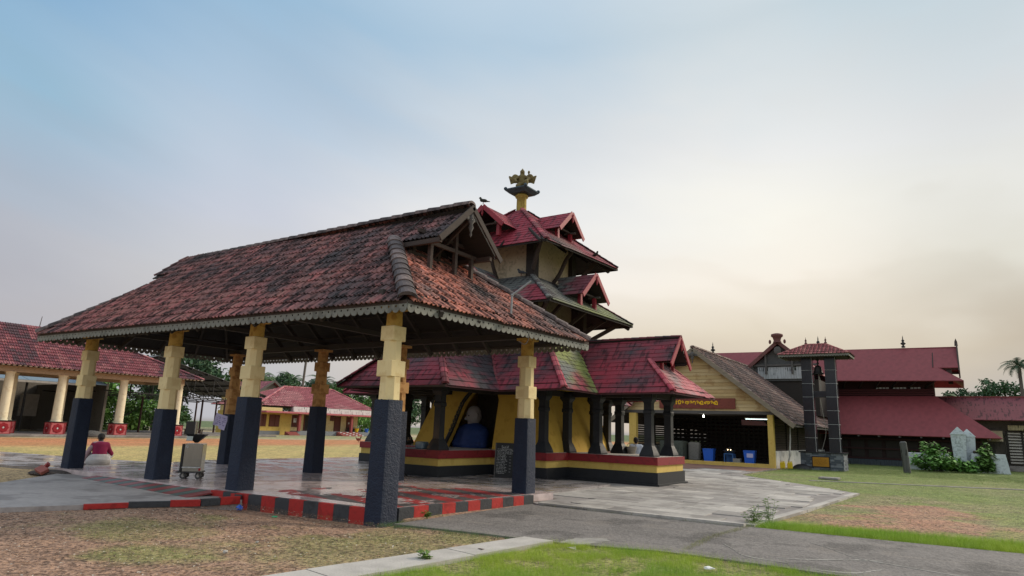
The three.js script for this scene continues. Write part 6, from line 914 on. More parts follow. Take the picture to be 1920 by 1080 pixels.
{ // yellow house
  const P = thing('yellow_house', 'low yellow house with pink tiled hip roof and brown doors', 'house', 0, 0, 0), X = -60, Yx = (px) => 40.74 + (px - 485) * 0.0852;
  const pal = [[0.6, 0.2, 0.23], [0.5, 0.15, 0.18], [0.68, 0.3, 0.31]], tm = tileMats('house_tile', pal, { map: T.tile }), list = [], base = mb(), pick = (c, r) => { const n = fbm(c.z * 0.3, c.y * 0.8, 3, 0, 420), q = r(); return q < 0.15 ? 1 : n > 0.5 ? 2 : 0; };
  const e = [V(-59.3, 39.6, 3.4), V(-59.3, 58.2, 3.46), V(-68.5, 58.2, 3.46), V(-68.5, 39.6, 3.4)], t0 = V(-63.8, 46.5, 5.95), t1 = V(-63.8, 54.4, 6.05);
  for (const q of [[e[0], e[1], t1, t0], [e[1], e[2], t1], [e[2], e[3], t0, t1], [e[3], e[0], t0]]) base.plate(q, 0.05); const roof = base.build('roof', m.brownwood, P);
  tileSlope(list, [e[0], e[1], t1, t0], 0.36, 0.4, pick, 93, 0.012); tileSlope(list, [e[1], e[2], t1], 0.36, 0.4, pick, 94, 0.012); tileSlope(list, [e[3], e[0], t0], 0.36, 0.4, pick, 95, 0.012); emitTiles(roof, 'roof_tile', list, [clayTile(0.36, 0.4, 0.03, 8), clayTile(0.36, 0.4, 0.03, 9)], pal, tm, 300);
  for (const [a, b] of [[e[0], t0], [e[1], t1], [t0, t1]]) capRow(roof, a.clone().setY(a.y + 0.03), b.clone().setY(b.y + 0.03), capGeo(0.3, 0.45, 0.12, 0.03), tm, 0.42);
  mb().box(-59.6, -59.2, Yx(531), Yx(688), 2.78, 3.4).build('parapet', m.white, P); mb().box(-60.6, -58.3, 40.2, Yx(698), 2.55, 2.76, 0.02).build('canopy_slab', m.pink, P);
  mb().box(-68, X, 40.3, Yx(536), 0, 2.7).build('wall', m.yellow, P); mb().box(-68, X - 0.4, Yx(536), Yx(669), 0, 2.7).build('wall', m.lightYellow, P);
  mb().box(X - 0.02, X + 0.06, 40.3, Yx(518), 0, 0.45).build('dark_skirting', m.slate, P); mb().box(-60.4, -58.7, Yx(537), Yx(686), 0, 0.52, 0.02).build('veranda', m.slate, P);
  const win = (a, b, h0, h1, x = X) => { const w = mb().box(x, x + 0.06, Yx(a), Yx(b), h0, h1).build('window', m.brown, P); const n = 2; for (let i = 0; i < n; i++) mb().box(x + 0.06, x + 0.1, Yx(lerp(a, b, i / n)) + 0.05, Yx(lerp(a, b, (i + 1) / n)) - 0.05, h0 + 0.06, h1 - 0.06).build('shutter', m.brown, w); };
  win(483, 494, 0.95, 2.35); win(499, 516, 0.95, 2.35); win(541, 551, 0.95, 2.4, X - 0.4);
  const door = (a, b, mt) => { const d = mb().box(X - 0.4, X - 0.32, Yx(a), Yx(b), 0.5, 2.45).build('door', mt, P); for (const s of [a, b]) mb().box(X - 0.4, X - 0.28, Yx(s) - 0.06, Yx(s) + 0.06, 0.5, 2.5).build('door_frame', m.brown, d); };
  door(563, 575, m.darkwood); door(621, 632, m.brown); door(646, 658, m.brown);
  for (const px of [539, 638, 684]) mb().box(-58.9, -58.6, Yx(px) - 0.16, Yx(px) + 0.16, 0.5, 2.56, 0.02).build('veranda_post', M('post_red', [0.36, 0.08, 0.08], { map: T.worn }), P);
  for (let i = 0; i < 4; i++) { mb().box(-58.7 + i * 0.3, -58.4 + i * 0.3, Yx(609), Yx(651), 0, 0.5 - i * 0.12).build('step', M('step_red', [0.36, 0.1, 0.09], { map: T.worn }), P); for (let k = 0; k < 3; k++) mb().box(-58.4 + i * 0.3 - 0.02, -58.4 + i * 0.3 + 0.012, Yx(613 + k * 13 + i * 3), Yx(617 + k * 13 + i * 3), 0.5 - i * 0.12 - 0.11, 0.5 - i * 0.12 - 0.01).build('white_check', m.white, P); }
  for (let i = 0; i < 3; i++) mb().box(-58.9 + i * 0.3, -58.6 + i * 0.3, Yx(517), Yx(535), 0, 0.42 - i * 0.13).build('step', mats.get('step_red'), P);
  mb().box(X - 0.34, X - 0.3, Yx(611.5), Yx(619), 1.85, 2.55, 0.01).build('picture_board', m.brown, P); mb().box(X - 0.32, X - 0.29, Yx(543), Yx(548), 1.5, 2.0).build('notice_sheet', m.white, P); mb().box(X - 0.32, X - 0.29, Yx(648), Yx(651), 1.5, 1.75).build('notice_sheet', m.white, P);
  mb().box(-59.7, -59.2, Yx(640), Yx(664), 0.52, 1.1).build('veranda_bench', m.brownwood, P);
  const tub = (px, l, c) => { const o = mb().lathe(0, 0, 0, [[0.2, 0], [0.3, 0.45], [0.33, 0.47], [0.3, 0.48], [0.001, 0.42]], 12).build('tub', c); o.position.copy(V(-58.85, Yx(px), 0.52)); o.name = numbered('tub'); scene.add(tag(o, l, 'tub')); };
  tub(651, 'yellow tub on the veranda of the yellow house', m.yellowPlastic); tub(672, 'blue topped orange tub at the right end of the veranda', m.bluePlastic);
  const B = thing('back_house', 'gabled red tiled roof rising behind the left end of the yellow house', 'house', 0, 0, 0), bx = -74, c = 52.55;
  for (const s of [-1, 1]) mb().plate(s < 0 ? [V(bx, c - 2.6, 5.5), V(bx, c, 7.2), V(bx - 9, c, 7.2), V(bx - 9, c - 2.6, 5.5)].reverse() : [V(bx, c + 2.6, 5.5), V(bx - 9, c + 2.6, 5.5), V(bx - 9, c, 7.2), V(bx, c, 7.2)], 0.06).build('roof', M('back_roof', [0.5, 0.16, 0.18], { map: T.tile }), B);
  for (const s of [-1, 1]) mb().beam(V(bx + 0.05, c, 7.25), V(bx + 0.05, c + s * 2.7, 5.45), 0.08, 0.3).build('barge_board', m.greywood, B);
  mb().box(bx - 9, bx - 0.6, c - 2.3, c + 2.3, 0, 5.5).build('wall', m.lightYellow, B); mb().plate([V(bx - 0.55, c - 2.3, 5.45), V(bx - 0.55, c + 2.3, 5.45), V(bx - 0.55, c, 7.0)], 0.05).build('gable', m.dark, B);
}
// ---------------------------------------------------------------- trees, palms, shrubs
const leafM = (n, c) => M('leaf_' + n, c, { side: THREE.DoubleSide, roughness: 0.75, vertexColors: true });
function crownGeo(seed, rx, ry, clumps, per, leaf, gap = 1) { // leaves gathered in clumps through the crown
  const r = rnd(seed), P = [], C = [];
  for (let c = 0; c < clumps; c++) {
    let x, y, z; do { x = r() * 2 - 1; y = r() * 2 - 1; z = r() * 2 - 1; } while (x * x + y * y + z * z > 1 || x * x + y * y + z * z < 0.16 || r() < 0.25 * (y < -0.3));
    const k = 0.8 + 0.35 * r(), cx = x * rx * k, cy = y * ry * k, cz = z * rx * k, cr = (0.2 + 0.16 * r()) * rx * gap, tone = 0.7 + 0.6 * r();
    for (let i = 0; i < per; i++) {
      const a = r() * 6.28, b = Math.acos(2 * r() - 1), d = cr * Math.pow(r(), 0.45), px = cx + d * Math.sin(b) * Math.cos(a), py = cy + 0.7 * d * Math.cos(b), pz = cz + d * Math.sin(b) * Math.sin(a);
      const u = new THREE.Vector3(r() - 0.5, (r() - 0.65) * 0.9, r() - 0.5).normalize(), v = new THREE.Vector3(r() - 0.5, r() - 0.5, r() - 0.5).cross(u).normalize(), l = leaf * (0.6 + 0.7 * r()), w = l * 0.42, t = tone * (0.85 + 0.3 * r());
      const q = [[0, 0], [0.5, 0.5], [1, 0], [0.5, -0.5]].map(([f, g]) => [px + u.x * l * f + v.x * w * g, py + u.y * l * f + v.y * w * g - 0.1 * l * f * f, pz + u.z * l * f + v.z * w * g]);
      P.push(...q[0], ...q[1], ...q[2], ...q[0], ...q[2], ...q[3]); for (let j = 0; j < 6; j++) C.push(t, t * (0.96 + 0.08 * tone), t * 0.92);
    }
  }
  const g = new THREE.BufferGeometry(); g.setAttribute('position', new THREE.BufferAttribute(new Float32Array(P), 3)); g.setAttribute('color', new THREE.BufferAttribute(new Float32Array(C), 3)); g.computeVertexNormals(); return g;
}
const crowns = [crownGeo(1, 3.4, 2.7, 46, 70, 0.55), crownGeo(2, 3.0, 3.1, 44, 70, 0.5), crownGeo(3, 3.8, 2.4, 50, 66, 0.55)], airy = crownGeo(7, 2.6, 2.2, 26, 34, 0.42, 0.75);
function tree(label, X, Y, h, s, kind, mat, sy = 1) { // h = height of the crown's middle
  const t = thing('tree', label, 'tree', X, Y, 0, X * 1.7 + Y), r = rnd(Math.round(X * 13 + Y * 7 + 5000)), tr = mb();
  tr.rod(new THREE.Vector3(0, 0, 0), new THREE.Vector3(0.1, h * 0.5, 0.1), 0.16 + 0.05 * s, 0.12 + 0.03 * s, 9); tr.rod(new THREE.Vector3(0.1, h * 0.5, 0.1), new THREE.Vector3(0, h, 0), 0.12 + 0.03 * s, 0.06, 7);
  for (let i = 0; i < 6; i++) { const a = i * 1.05 + r(), b = h * (0.5 + 0.06 * i); tr.rod(new THREE.Vector3(0.08, b, 0.08), new THREE.Vector3(Math.cos(a) * 2 * s, b + (0.9 + r()) * s, Math.sin(a) * 2 * s), 0.07 + 0.02 * s, 0.02, 6); }
  tr.build('trunk', m.bark, t); const c = new THREE.Mesh(kind, mat); c.name = 'crown'; c.scale.set(s, s * sy, s); c.position.y = h; c.castShadow = c.receiveShadow = true; t.add(c); return t;
}
const teal = leafM('teal', [0.05, 0.105, 0.05]), green = leafM('green', [0.06, 0.13, 0.035]), bright = leafM('bright', [0.09, 0.19, 0.035]), deep = leafM('deep', [0.03, 0.065, 0.03]);
tree('broad green tree behind the steel shed, left of the pillar with the paper', -86, 46, 8.4, 1.5, crowns[0], teal); tree('smaller dark tree at the left edge of the steel shed roof', -84, 41, 7.0, 1.2, crowns[1], deep);
tree('rounded tree behind the gabled roof at the left of the yellow house', -88, 57, 6.0, 1.25, crowns[1], green); tree('dense tree behind the ridge of the yellow house, left of the coconut trunk', -86, 62.5, 6.2, 1.15, crowns[0], teal);
tree('dense low tree behind the middle of the yellow house roof', -87, 68, 5.6, 1.2, crowns[2], green); tree('broad tree behind the right hip of the yellow house', -88, 74, 6.0, 1.25, crowns[0], teal);
tree('green tree right of the yellow house under the temple eave', -80, 73, 4.6, 1.3, crowns[1], green); tree('leafy low tree filling the gap right of the house veranda', -74, 69, 3.2, 1.15, crowns[2], bright); tree('dark green tree at the far right of the house, behind the near pillar', -78, 82, 4.8, 1.5, crowns[0], teal);
tree('tree with open twigs and sky between its leaves, left of the temple roof', -46, 55.5, 8.8, 1.25, airy, deep);
tree('rounded far tree standing highest over the wing roof', 11.6, 82, 6.4, 0.78, crowns[1], teal); tree('far tree left of the highest one over the wing roof', 8.9, 84, 5.9, 0.7, crowns[0], teal); tree('far low tree at the gate house eave over the wing roof', 10.2, 88, 5.6, 0.7, crowns[2], green); tree('far tree right of the highest one, behind the palm', 15.5, 84, 6.0, 0.8, crowns[0], teal); tree('far small tree at the right frame edge behind the palm trunk', 19, 80, 5.6, 0.8, crowns[2], teal); tree('bare grey twigged tree seen beside the gate house gable', 7.9, 86, 5.4, 0.6, airy, M('leaf_pale', [0.2, 0.22, 0.2], { side: THREE.DoubleSide, vertexColors: true }));
for (const [X, Y, h, s, k, mt, l] of [[-68, 28.5, 2.2, 1.05, 1, bright, 'bushy bright tree seen through the steel shed, right half'], [-69, 22.6, 2.1, 1.0, 0, green, 'bushy green tree seen through the steel shed, left half'], [-70, 33.5, 2.0, 0.95, 2, green, 'low bush at the right end of the steel shed'], [-72, 26, 3.0, 1.2, 1, deep, 'dark bush behind the two bushes of the steel shed']]) tree(l, X, Y, h, s, crowns[k], mt);
// coconut palms
const frondGeo = (() => { const P = [], r = rnd(3), n = 16, L = 3.2, pt = (t) => new THREE.Vector3(L * t * (1 - 0.12 * t * t), 0.55 * Math.sin(t * 2.2) * L * 0.34 - 0.52 * t * t * t * L * 0.8, 0); for (let i = 1; i <= n; i++) { const t = i / n, c = pt(t), d = pt(Math.min(1, t + 0.02)).sub(pt(t - 0.02)).normalize(), len = 0.85 * Math.sin(Math.PI * (0.12 + 0.8 * t)) + 0.15; for (const s of [-1, 1]) { const e = c.clone().add(new THREE.Vector3(d.x * 0.45 * len, d.y * 0.4 * len - 0.42 * len * (0.8 + 0.4 * r()), s * 0.75 * len)), w = d.clone().multiplyScalar(0.09); P.push(c.x - w.x, c.y - w.y, c.z, c.x + w.x, c.y + w.y, c.z, e.x, e.y, e.z); } const a = pt((i - 1) / n); P.push(a.x, a.y, -0.03, c.x, c.y, 0.02, a.x, a.y, 0.03); } return new MB().tri(P).list[0]; })();
function palm(label, X, Y, h, s, lean, mat, nf = 17) {
  const t = thing('coconut_palm', label, 'palm', X, Y, 0, X + Y), tr = mb(), topP = new THREE.Vector3(lean, h, lean * 0.4);
  tr.add(new THREE.TubeGeometry(new THREE.CatmullRomCurve3([new THREE.Vector3(0, 0, 0), new THREE.Vector3(lean * 0.15, h * 0.4, 0), new THREE.Vector3(lean * 0.6, h * 0.75, lean * 0.2), topP]), 14, s < 0.6 ? 0.13 : 0.19, 9, false)); tr.build('trunk', m.bark, t);
  const r = rnd(Math.round(h * 100 + X * 3 + 900)); for (let i = 0; i < nf; i++) { const f = new THREE.Mesh(frondGeo, mat); f.name = 'frond'; f.position.copy(topP); f.rotation.order = 'YXZ'; f.rotation.set((r() - 0.5) * 0.5, i * 2.4, lerp(0.75, -0.6, i / nf) + (r() - 0.5) * 0.2); f.scale.setScalar(s * (0.85 + 0.3 * r())); f.castShadow = true; t.add(f); }
  return t;
}
const pf = M('palm_frond', [0.045, 0.09, 0.04], { side: THREE.DoubleSide, roughness: 0.6 }), pf2 = M('palm_frond_b', [0.08, 0.14, 0.05], { side: THREE.DoubleSide, roughness: 0.6 });
palm('coconut palm with drooping crown at the right edge of the picture', 12.75, 61, 8.15, 0.46, 0.05, pf, 20); palm('young palm top showing beside the gate house eave', 8.6, 76, 5.9, 0.62, 0.1, pf2, 12);
palm('tall coconut palm whose bare trunk rises past the pavilion eave', -80, 62.3, 19, 1.1, 0.6, pf); palm('palm left of the gabled roof behind the second pillar', -82, 56.2, 7.9, 0.8, 0.2, pf2); palm('palm with arched fronds left of the tall trunk', -86, 65.0, 8.3, 0.85, 0.1, pf2); palm('palm close right of the tall trunk behind the house ridge', -84, 69.3, 8.2, 0.9, -0.3, pf); palm('palm right of the dark middle pillar behind the house', -84, 73.4, 7.8, 0.85, 0.2, pf2); palm('palm at the left tip of the temple eave', -86, 77.5, 8.0, 0.85, 0.1, pf);
// shrubs
function shrub(label, X, Y, h, s, seed, mat) { const t = thing('shrub', label, 'shrub', X, Y, 0), r = rnd(seed), st = mb(), P = [], C = []; for (let i = 0; i < 46; i++) { const a = r() * 6.28, d = s * Math.sqrt(r()), e = new THREE.Vector3(Math.cos(a) * d, h * (1 - 0.6 * (d / s) * (d / s)) * (0.6 + 0.45 * r()), Math.sin(a) * d); st.rod(new THREE.Vector3(e.x * 0.25, 0, e.z * 0.25), e, 0.014, 0.006, 4); for (let k = 0; k < 34; k++) { const f = 0.3 + 0.75 * r(), b = r() * 6.28, l = 0.16 + 0.17 * r(), q = new THREE.Vector3(lerp(e.x * 0.25, e.x, f) + (r() - 0.5) * 0.3, e.y * f + (r() - 0.5) * 0.15, lerp(e.z * 0.25, e.z, f) + (r() - 0.5) * 0.3), u = new THREE.Vector3(Math.cos(b), -0.25 - 0.4 * r(), Math.sin(b)), w = new THREE.Vector3(-Math.sin(b), 0.15, Math.cos(b)), z = (x, y) => [q.x + u.x * l * x + w.x * l * y, q.y + u.y * l * x + w.y * l * y, q.z + u.z * l * x + w.z * l * y], t0 = 0.6 + 0.8 * r() * f; P.push(...z(0, 0), ...z(0.5, 0.33), ...z(1, 0), ...z(0, 0), ...z(1, 0), ...z(0.5, -0.33)); for (let j = 0; j < 6; j++) C.push(t0, t0, t0 * 0.9); } } st.build('stems', m.bark, t); const g = new THREE.BufferGeometry(); g.setAttribute('position', new THREE.BufferAttribute(new Float32Array(P), 3)); g.setAttribute('color', new THREE.BufferAttribute(new Float32Array(C), 3)); g.computeVertexNormals(); const o = new THREE.Mesh(g, mat); o.name = 'leaves'; o.castShadow = o.receiveShadow = true; t.add(o); return t; }
const sh = leafM('shrub', [0.12, 0.28, 0.05]);
shrub('bushy green shrub growing before the white altar stones', 6.9, 38.6, 1.8, 1.35, 11, sh); shrub('small leafy shrub growing on the white block right of the altar stones', 9.35, 40.4, 1.75, 0.42, 12, leafM('shrub2', [0.12, 0.24, 0.05])); shrub('low green plant at the foot of the white block', 8.3, 39.4, 0.85, 0.6, 13, sh);
// ---------------------------------------------------------------- small things, animals and people
const skinTone = M('skin_tone', [0.2, 0.1, 0.06], { roughness: 0.6 }), hairM = M('black_hair', [0.01, 0.008, 0.007], { roughness: 0.85 });
function hand(o, dir, side) { // palm, four fingers curled, thumb from the side of the palm
  const d = new THREE.Vector3(...dir).normalize(), s = new THREE.Vector3(0, 1, 0).cross(d).normalize().multiplyScalar(side), n = d.clone().cross(s), at = (a, b, c) => [o[0] + d.x * a + s.x * b + n.x * c, o[1] + d.y * a + s.y * b + n.y * c, o[2] + d.z * a + s.z * b + n.z * c], B = [];
  B.push([...at(0, 0, 0), ...at(0.06, 0, 0), 0.026, 0.03]); [-0.03, -0.01, 0.01, 0.03].forEach((b, i) => { const l = [0.028, 0.034, 0.032, 0.024][i]; B.push([...at(0.07, b, 0), ...at(0.07 + l, b * 1.1, -0.008), 0.0095, 0.009], [...at(0.07 + l, b * 1.1, -0.008), ...at(0.07 + l * 1.7, b * 1.1, -0.03), 0.009, 0.0075]); });
  B.push([...at(0.02, 0.03, 0), ...at(0.06, 0.058, -0.012), 0.011, 0.009], [...at(0.06, 0.058, -0.012), ...at(0.085, 0.05, -0.022), 0.009, 0.008]); return B;
}
function head(c, tilt) { const q = (x, y, z) => { const C = Math.cos(tilt), S = Math.sin(tilt); return [c[0] + x, c[1] + y * C - z * S, c[2] + y * S + z * C]; }; return { skull: [[...q(0, 0.03, -0.015), ...q(0, 0.05, 0.0), 0.088, 0.086, 0.92], [...q(0, -0.05, 0.03), ...q(0, -0.085, 0.05), 0.062, 0.045], [...q(0, 0.0, 0.085), ...q(0, -0.03, 0.103), 0.012, 0.016], [...q(-0.085, -0.01, -0.01), ...q(-0.09, 0.02, -0.015), 0.014, 0.018], [...q(0.085, -0.01, -0.01), ...q(0.09, 0.02, -0.015), 0.014, 0.018], [...q(-0.02, -0.06, 0.085), ...q(0.02, -0.06, 0.085), 0.01, 0.01]], hair: [[...q(0, 0.055, -0.025), ...q(0, 0.07, 0.005), 0.1, 0.093, 0.98], [...q(0, -0.02, -0.06), ...q(0, 0.04, -0.05), 0.07, 0.078]], q }; }
function withEyes(t, hd) { const e = mb(); for (const s of [-1, 1]) { const p = hd.q(s * 0.033, 0.012, 0.078); e.ball(p[0], -p[2], p[1], 0.011, 0.009, 0.008, 8, 6); } e.build('eyes', M('eye_dark', [0.02, 0.015, 0.012], { roughness: 0.3 }), t); }
{ // woman sitting on the ground with her back to the camera
  const t = thing('person', 'person in magenta top and white skirt sitting hunched on the ground', 'person', -14.5, 2.05, 0.055, THREE.MathUtils.degToRad(-112)); t.scale.setScalar(1.06);
  const hd = head([0, 0.755, 0.26], 0.75), sh = (s) => [s * 0.17, 0.575, 0.13], el = (s) => [s * 0.31, 0.31, 0.23], wr = (s) => [s * 0.14, 0.27, 0.43];
  const body = [...hd.skull, [0, 0.6, 0.14, 0, 0.69, 0.22, 0.055, 0.05], [0, 0.14, -0.02, 0, 0.5, 0.1, 0.12, 0.12]];
  for (const s of [-1, 1]) body.push([...sh(s), ...el(s), 0.05, 0.042], [...el(s), ...wr(s), 0.04, 0.028], [s * 0.1, 0.12, 0, s * 0.28, 0.3, 0.36, 0.085, 0.06], [s * 0.28, 0.3, 0.36, s * 0.1, 0.06, 0.46, 0.055, 0.04], [s * 0.1, 0.04, 0.46, s * 0.12, 0.03, 0.58, 0.035, 0.025]);
  const hb = [...hand(wr(-1), [0.3, -0.2, 1], -1), ...hand(wr(1), [-0.3, -0.2, 1], 1)];
  skinMesh('body', mergeGeometries([clean(skin(body, 0.014, 0.014)), clean(skin(hb.slice(0, 11), 0.004, 0.004, 0.02)), clean(skin(hb.slice(11), 0.004, 0.004, 0.02))]), skinTone, t); withEyes(t, hd);
  const top1 = [[0, 0.2, -0.02, 0, 0.52, 0.09, 0.145, 0.15, 1.3], [-0.15, 0.56, 0.12, 0.15, 0.56, 0.12, 0.085, 0.085]]; for (const s of [-1, 1]) top1.push([...sh(s), ...el(s), 0.072, 0.062], [...el(s), s * 0.25, 0.29, 0.32, 0.06, 0.055]);
  skinMesh('magenta_top', skin(top1, 0.016, 0.02), M('magenta_cloth', [0.3, 0.012, 0.07], { map: T.grain, roughness: 0.9 }), t);
  const skirt = [[0, 0.12, -0.05, 0, 0.2, -0.03, 0.18, 0.15, 1.5], [-0.2, 0.1, 0.05, 0.2, 0.1, 0.05, 0.13, 0.13]]; for (const s of [-1, 1]) skirt.push([s * 0.1, 0.13, 0.02, s * 0.28, 0.27, 0.34, 0.13, 0.1], [s * 0.28, 0.26, 0.34, s * 0.12, 0.1, 0.46, 0.09, 0.07]);
  skinMesh('white_skirt', skin(skirt, 0.016, 0.03), M('white_cloth', [0.62, 0.6, 0.58], { map: T.grain, roughness: 0.9 }), t);
  skinMesh('hair', skin([...hd.hair, [0, 0.7, 0.19, 0, 0.67, 0.16, 0.05, 0.055]], 0.012, 0.012), hairM, t);
  skinMesh('shawl', skin([[0.14, 0.6, 0.1, 0.25, 0.46, 0.08, 0.05, 0.055], [0.25, 0.46, 0.08, 0.36, 0.24, 0.1, 0.055, 0.07], [0.36, 0.24, 0.1, 0.36, 0.14, 0.16, 0.07, 0.07], [-0.05, 0.66, 0.12, 0.16, 0.62, 0.1, 0.03, 0.045]], 0.014, 0.02), M('pale_shawl', [0.5, 0.34, 0.36], { map: T.grain }), t);
}
{ // man in white sitting behind the plinth
  const t = thing('person', 'man in white shirt and white wrap sitting behind the plinth', 'person', -2.6, 17.0, 0.06, THREE.MathUtils.degToRad(-150));
  const s0 = 0.5, hd = head([0, s0 + 0.74, 0.04], 0.1), sh = (s) => [s * 0.2, s0 + 0.53, 0], el = (s) => [s * 0.31, s0 + 0.26, 0.04], wr = (s) => [s * 0.2, s0 + 0.14, 0.26];
  const body = [...hd.skull, [0, s0 + 0.55, 0, 0, s0 + 0.66, 0.02, 0.058, 0.052], [0, s0 + 0.1, 0, 0, s0 + 0.46, 0.0, 0.13, 0.14]];
  for (const s of [-1, 1]) body.push([...sh(s), ...el(s), 0.055, 0.045], [...el(s), ...wr(s), 0.042, 0.03], [s * 0.1, s0 + 0.06, 0, s * 0.14, s0 + 0.05, 0.44, 0.085, 0.06], [s * 0.14, s0 + 0.04, 0.44, s * 0.13, 0.07, 0.42, 0.055, 0.04], [s * 0.13, 0.04, 0.42, s * 0.15, 0.03, 0.57, 0.04, 0.03]);
  const hb = [...hand(wr(-1), [0.1, -0.3, 1], -1), ...hand(wr(1), [-0.1, -0.3, 1], 1)];
  skinMesh('body', mergeGeometries([clean(skin(body, 0.016, 0.014)), clean(skin(hb.slice(0, 11), 0.004, 0.004, 0.02)), clean(skin(hb.slice(11), 0.004, 0.004, 0.02))]), skinTone, t); withEyes(t, hd);
  const shirt = [[0, s0 + 0.14, 0, 0, s0 + 0.46, 0, 0.15, 0.155, 1.25], [-0.16, s0 + 0.52, 0, 0.16, s0 + 0.52, 0, 0.085, 0.085]]; for (const s of [-1, 1]) shirt.push([...sh(s), s * 0.28, s0 + 0.33, 0.02, 0.075, 0.075]);
  skinMesh('white_shirt', skin(shirt, 0.016, 0.02), M('blue_white_cloth', [0.56, 0.63, 0.74], { map: T.grain, roughness: 0.9 }), t);
  const wrap = [[0, s0 + 0.06, -0.02, 0, s0 + 0.16, -0.02, 0.17, 0.14, 1.35]]; for (const s of [-1, 1]) wrap.push([s * 0.1, s0 + 0.06, 0, s * 0.13, s0 + 0.04, 0.44, 0.12, 0.1], [s * 0.12, s0 + 0.03, 0.44, s * 0.1, 0.16, 0.43, 0.1, 0.1]);
  skinMesh('white_wrap', skin(wrap, 0.018, 0.03), mats.get('white_cloth'), t); skinMesh('hair', skin(hd.hair, 0.012, 0.012), hairM, t);
  const st = thing('stool', 'plain wooden stool under the man in white', 'stool', -2.6, 17.0, 0.06, THREE.MathUtils.degToRad(-150)); mb().box(-0.19, 0.19, -0.17, 0.17, 0.38, 0.42, 0.01).build('seat', m.brownwood, st); for (const a of [-0.15, 0.15]) for (const b of [-0.13, 0.13]) mb().box(a - 0.02, a + 0.02, b - 0.02, b + 0.02, 0, 0.38).build('leg', m.brownwood, st);
  const bk = thing('basket', 'pale woven basket on the plinth ledge left of the man in white', 'basket', -1.18, 13.32, 0.907); mb().lathe(0, 0, 0, [[0.001, 0], [0.12, 0], [0.19, 0.22], [0.2, 0.24], [0.18, 0.22], [0.11, 0.02], [0.001, 0.02]], 18).build('body', M('basket_weave', [0.42, 0.4, 0.36], { map: T.wood }), bk); mb().tube([new THREE.Vector3(-0.19, 0.22, 0), new THREE.Vector3(-0.1, 0.34, 0), new THREE.Vector3(0.1, 0.34, 0), new THREE.Vector3(0.19, 0.22, 0)], 0.01, 5, 14).build('handle', mats.get('basket_weave'), bk);
}
{ // seated figure in the dark arch
  const t = thing('seated_statue', 'large seated bust with pale bearded head and blue robe in dark arch', 'statue', -6.25, 10.85, 0.91, THREE.MathUtils.degToRad(5)); t.scale.setScalar(1.12);
  skinMesh('robe', skin([[0, 0.12, 0, 0, 0.45, 0, 0.42, 0.34, 1.35], [-0.32, 0.5, 0.02, 0.32, 0.5, 0.02, 0.18, 0.18], [-0.42, 0.45, 0.03, -0.5, 0.12, 0.2, 0.16, 0.14], [0.42, 0.45, 0.03, 0.5, 0.12, 0.2, 0.16, 0.14]], 0.035, 0.05), M('blue_robe', [0.022, 0.065, 0.28], { map: T.worn, roughness: 0.6 }), t);
  const h = skinMesh('head', skin([[0, 0.98, -0.02, 0, 1.1, 0.0, 0.24, 0.23, 0.9], [0, 0.84, 0.08, 0, 0.74, 0.12, 0.16, 0.08], [0, 0.98, 0.2, 0, 0.9, 0.28, 0.035, 0.05], [-0.08, 1.05, 0.2, 0.08, 1.05, 0.2, 0.04, 0.04], [0, 0.66, -0.02, 0, 0.8, -0.02, 0.14, 0.14], [-0.22, 0.94, 0, -0.23, 1.02, 0, 0.035, 0.05], [0.22, 0.94, 0, 0.23, 1.02, 0, 0.035, 0.05]], 0.022, 0.02), M('pale_statue', [0.45, 0.42, 0.41], { map: T.worn }), t); h.rotation.y = THREE.MathUtils.degToRad(-32);
  const e = mb(); for (const s of [-1, 1]) e.ball(s * 0.085, -0.225, 1.0, 0.035, 0.025, 0.02, 8, 6); e.build('eyes', m.darksteel, h);
}
{ // oil lamp with a burning wick before the south steps, on a dark stand with a blue cloth
  const t = thing('oil_lamp', 'dark many armed oil lamp with a small flame beside the temple', 'oil lamp', -5.72, 6.6, 0.12);
  mb().lathe(0, 0, 0, [[0.2, 0], [0.2, 0.05], [0.06, 0.12], [0.05, 0.5], [0.08, 0.56], [0.045, 0.62], [0.045, 0.95], [0.16, 1.02], [0.18, 1.06], [0.03, 1.08], [0.03, 1.3], [0.001, 1.36]], 14).build('stand', m.darksteel, t);
  const ar = mb(); for (let i = 0; i < 8; i++) { const a = i * 0.785; ar.tube([new THREE.Vector3(0, 1.04, 0), new THREE.Vector3(Math.cos(a) * 0.16, 1.0, Math.sin(a) * 0.16), new THREE.Vector3(Math.cos(a) * 0.26, 1.1, Math.sin(a) * 0.26)], 0.016, 5, 8).ball(Math.cos(a) * 0.26, -Math.sin(a) * 0.26, 1.12, 0.035, 0.025, 0.035, 8, 5); } ar.build('lamp_arms', m.darksteel, t);
  const f = new THREE.Mesh(new THREE.SphereGeometry(0.028, 10, 8).scale(1, 1.9, 1), new THREE.MeshStandardMaterial({ color: 0xffffff, emissive: new THREE.Color(1, 0.45, 0.1), emissiveIntensity: 7, name: 'flame_glow' })); f.name = 'flame'; f.position.set(0.02, 1.2, 0.18); t.add(f);
  const l = new THREE.PointLight(new THREE.Color(1, 0.55, 0.2), 0.25); l.position.copy(V(-5.7, 6.42, 1.32)); l.shadow.radius = 1.5; l.castShadow = true; scene.add(l);
  const c = mb().add(new RoundedBoxGeometry(0.34, 0.22, 0.3, 2, 0.05)).build('folded_cloth', M('pale_blue_cloth', [0.25, 0.38, 0.5], { map: T.grain })); c.position.copy(V(-5.5, 7.25, 1.02)); scene.add(tag(c, 'folded pale blue cloth on the plinth ledge behind the oil lamp', 'cloth'));
}
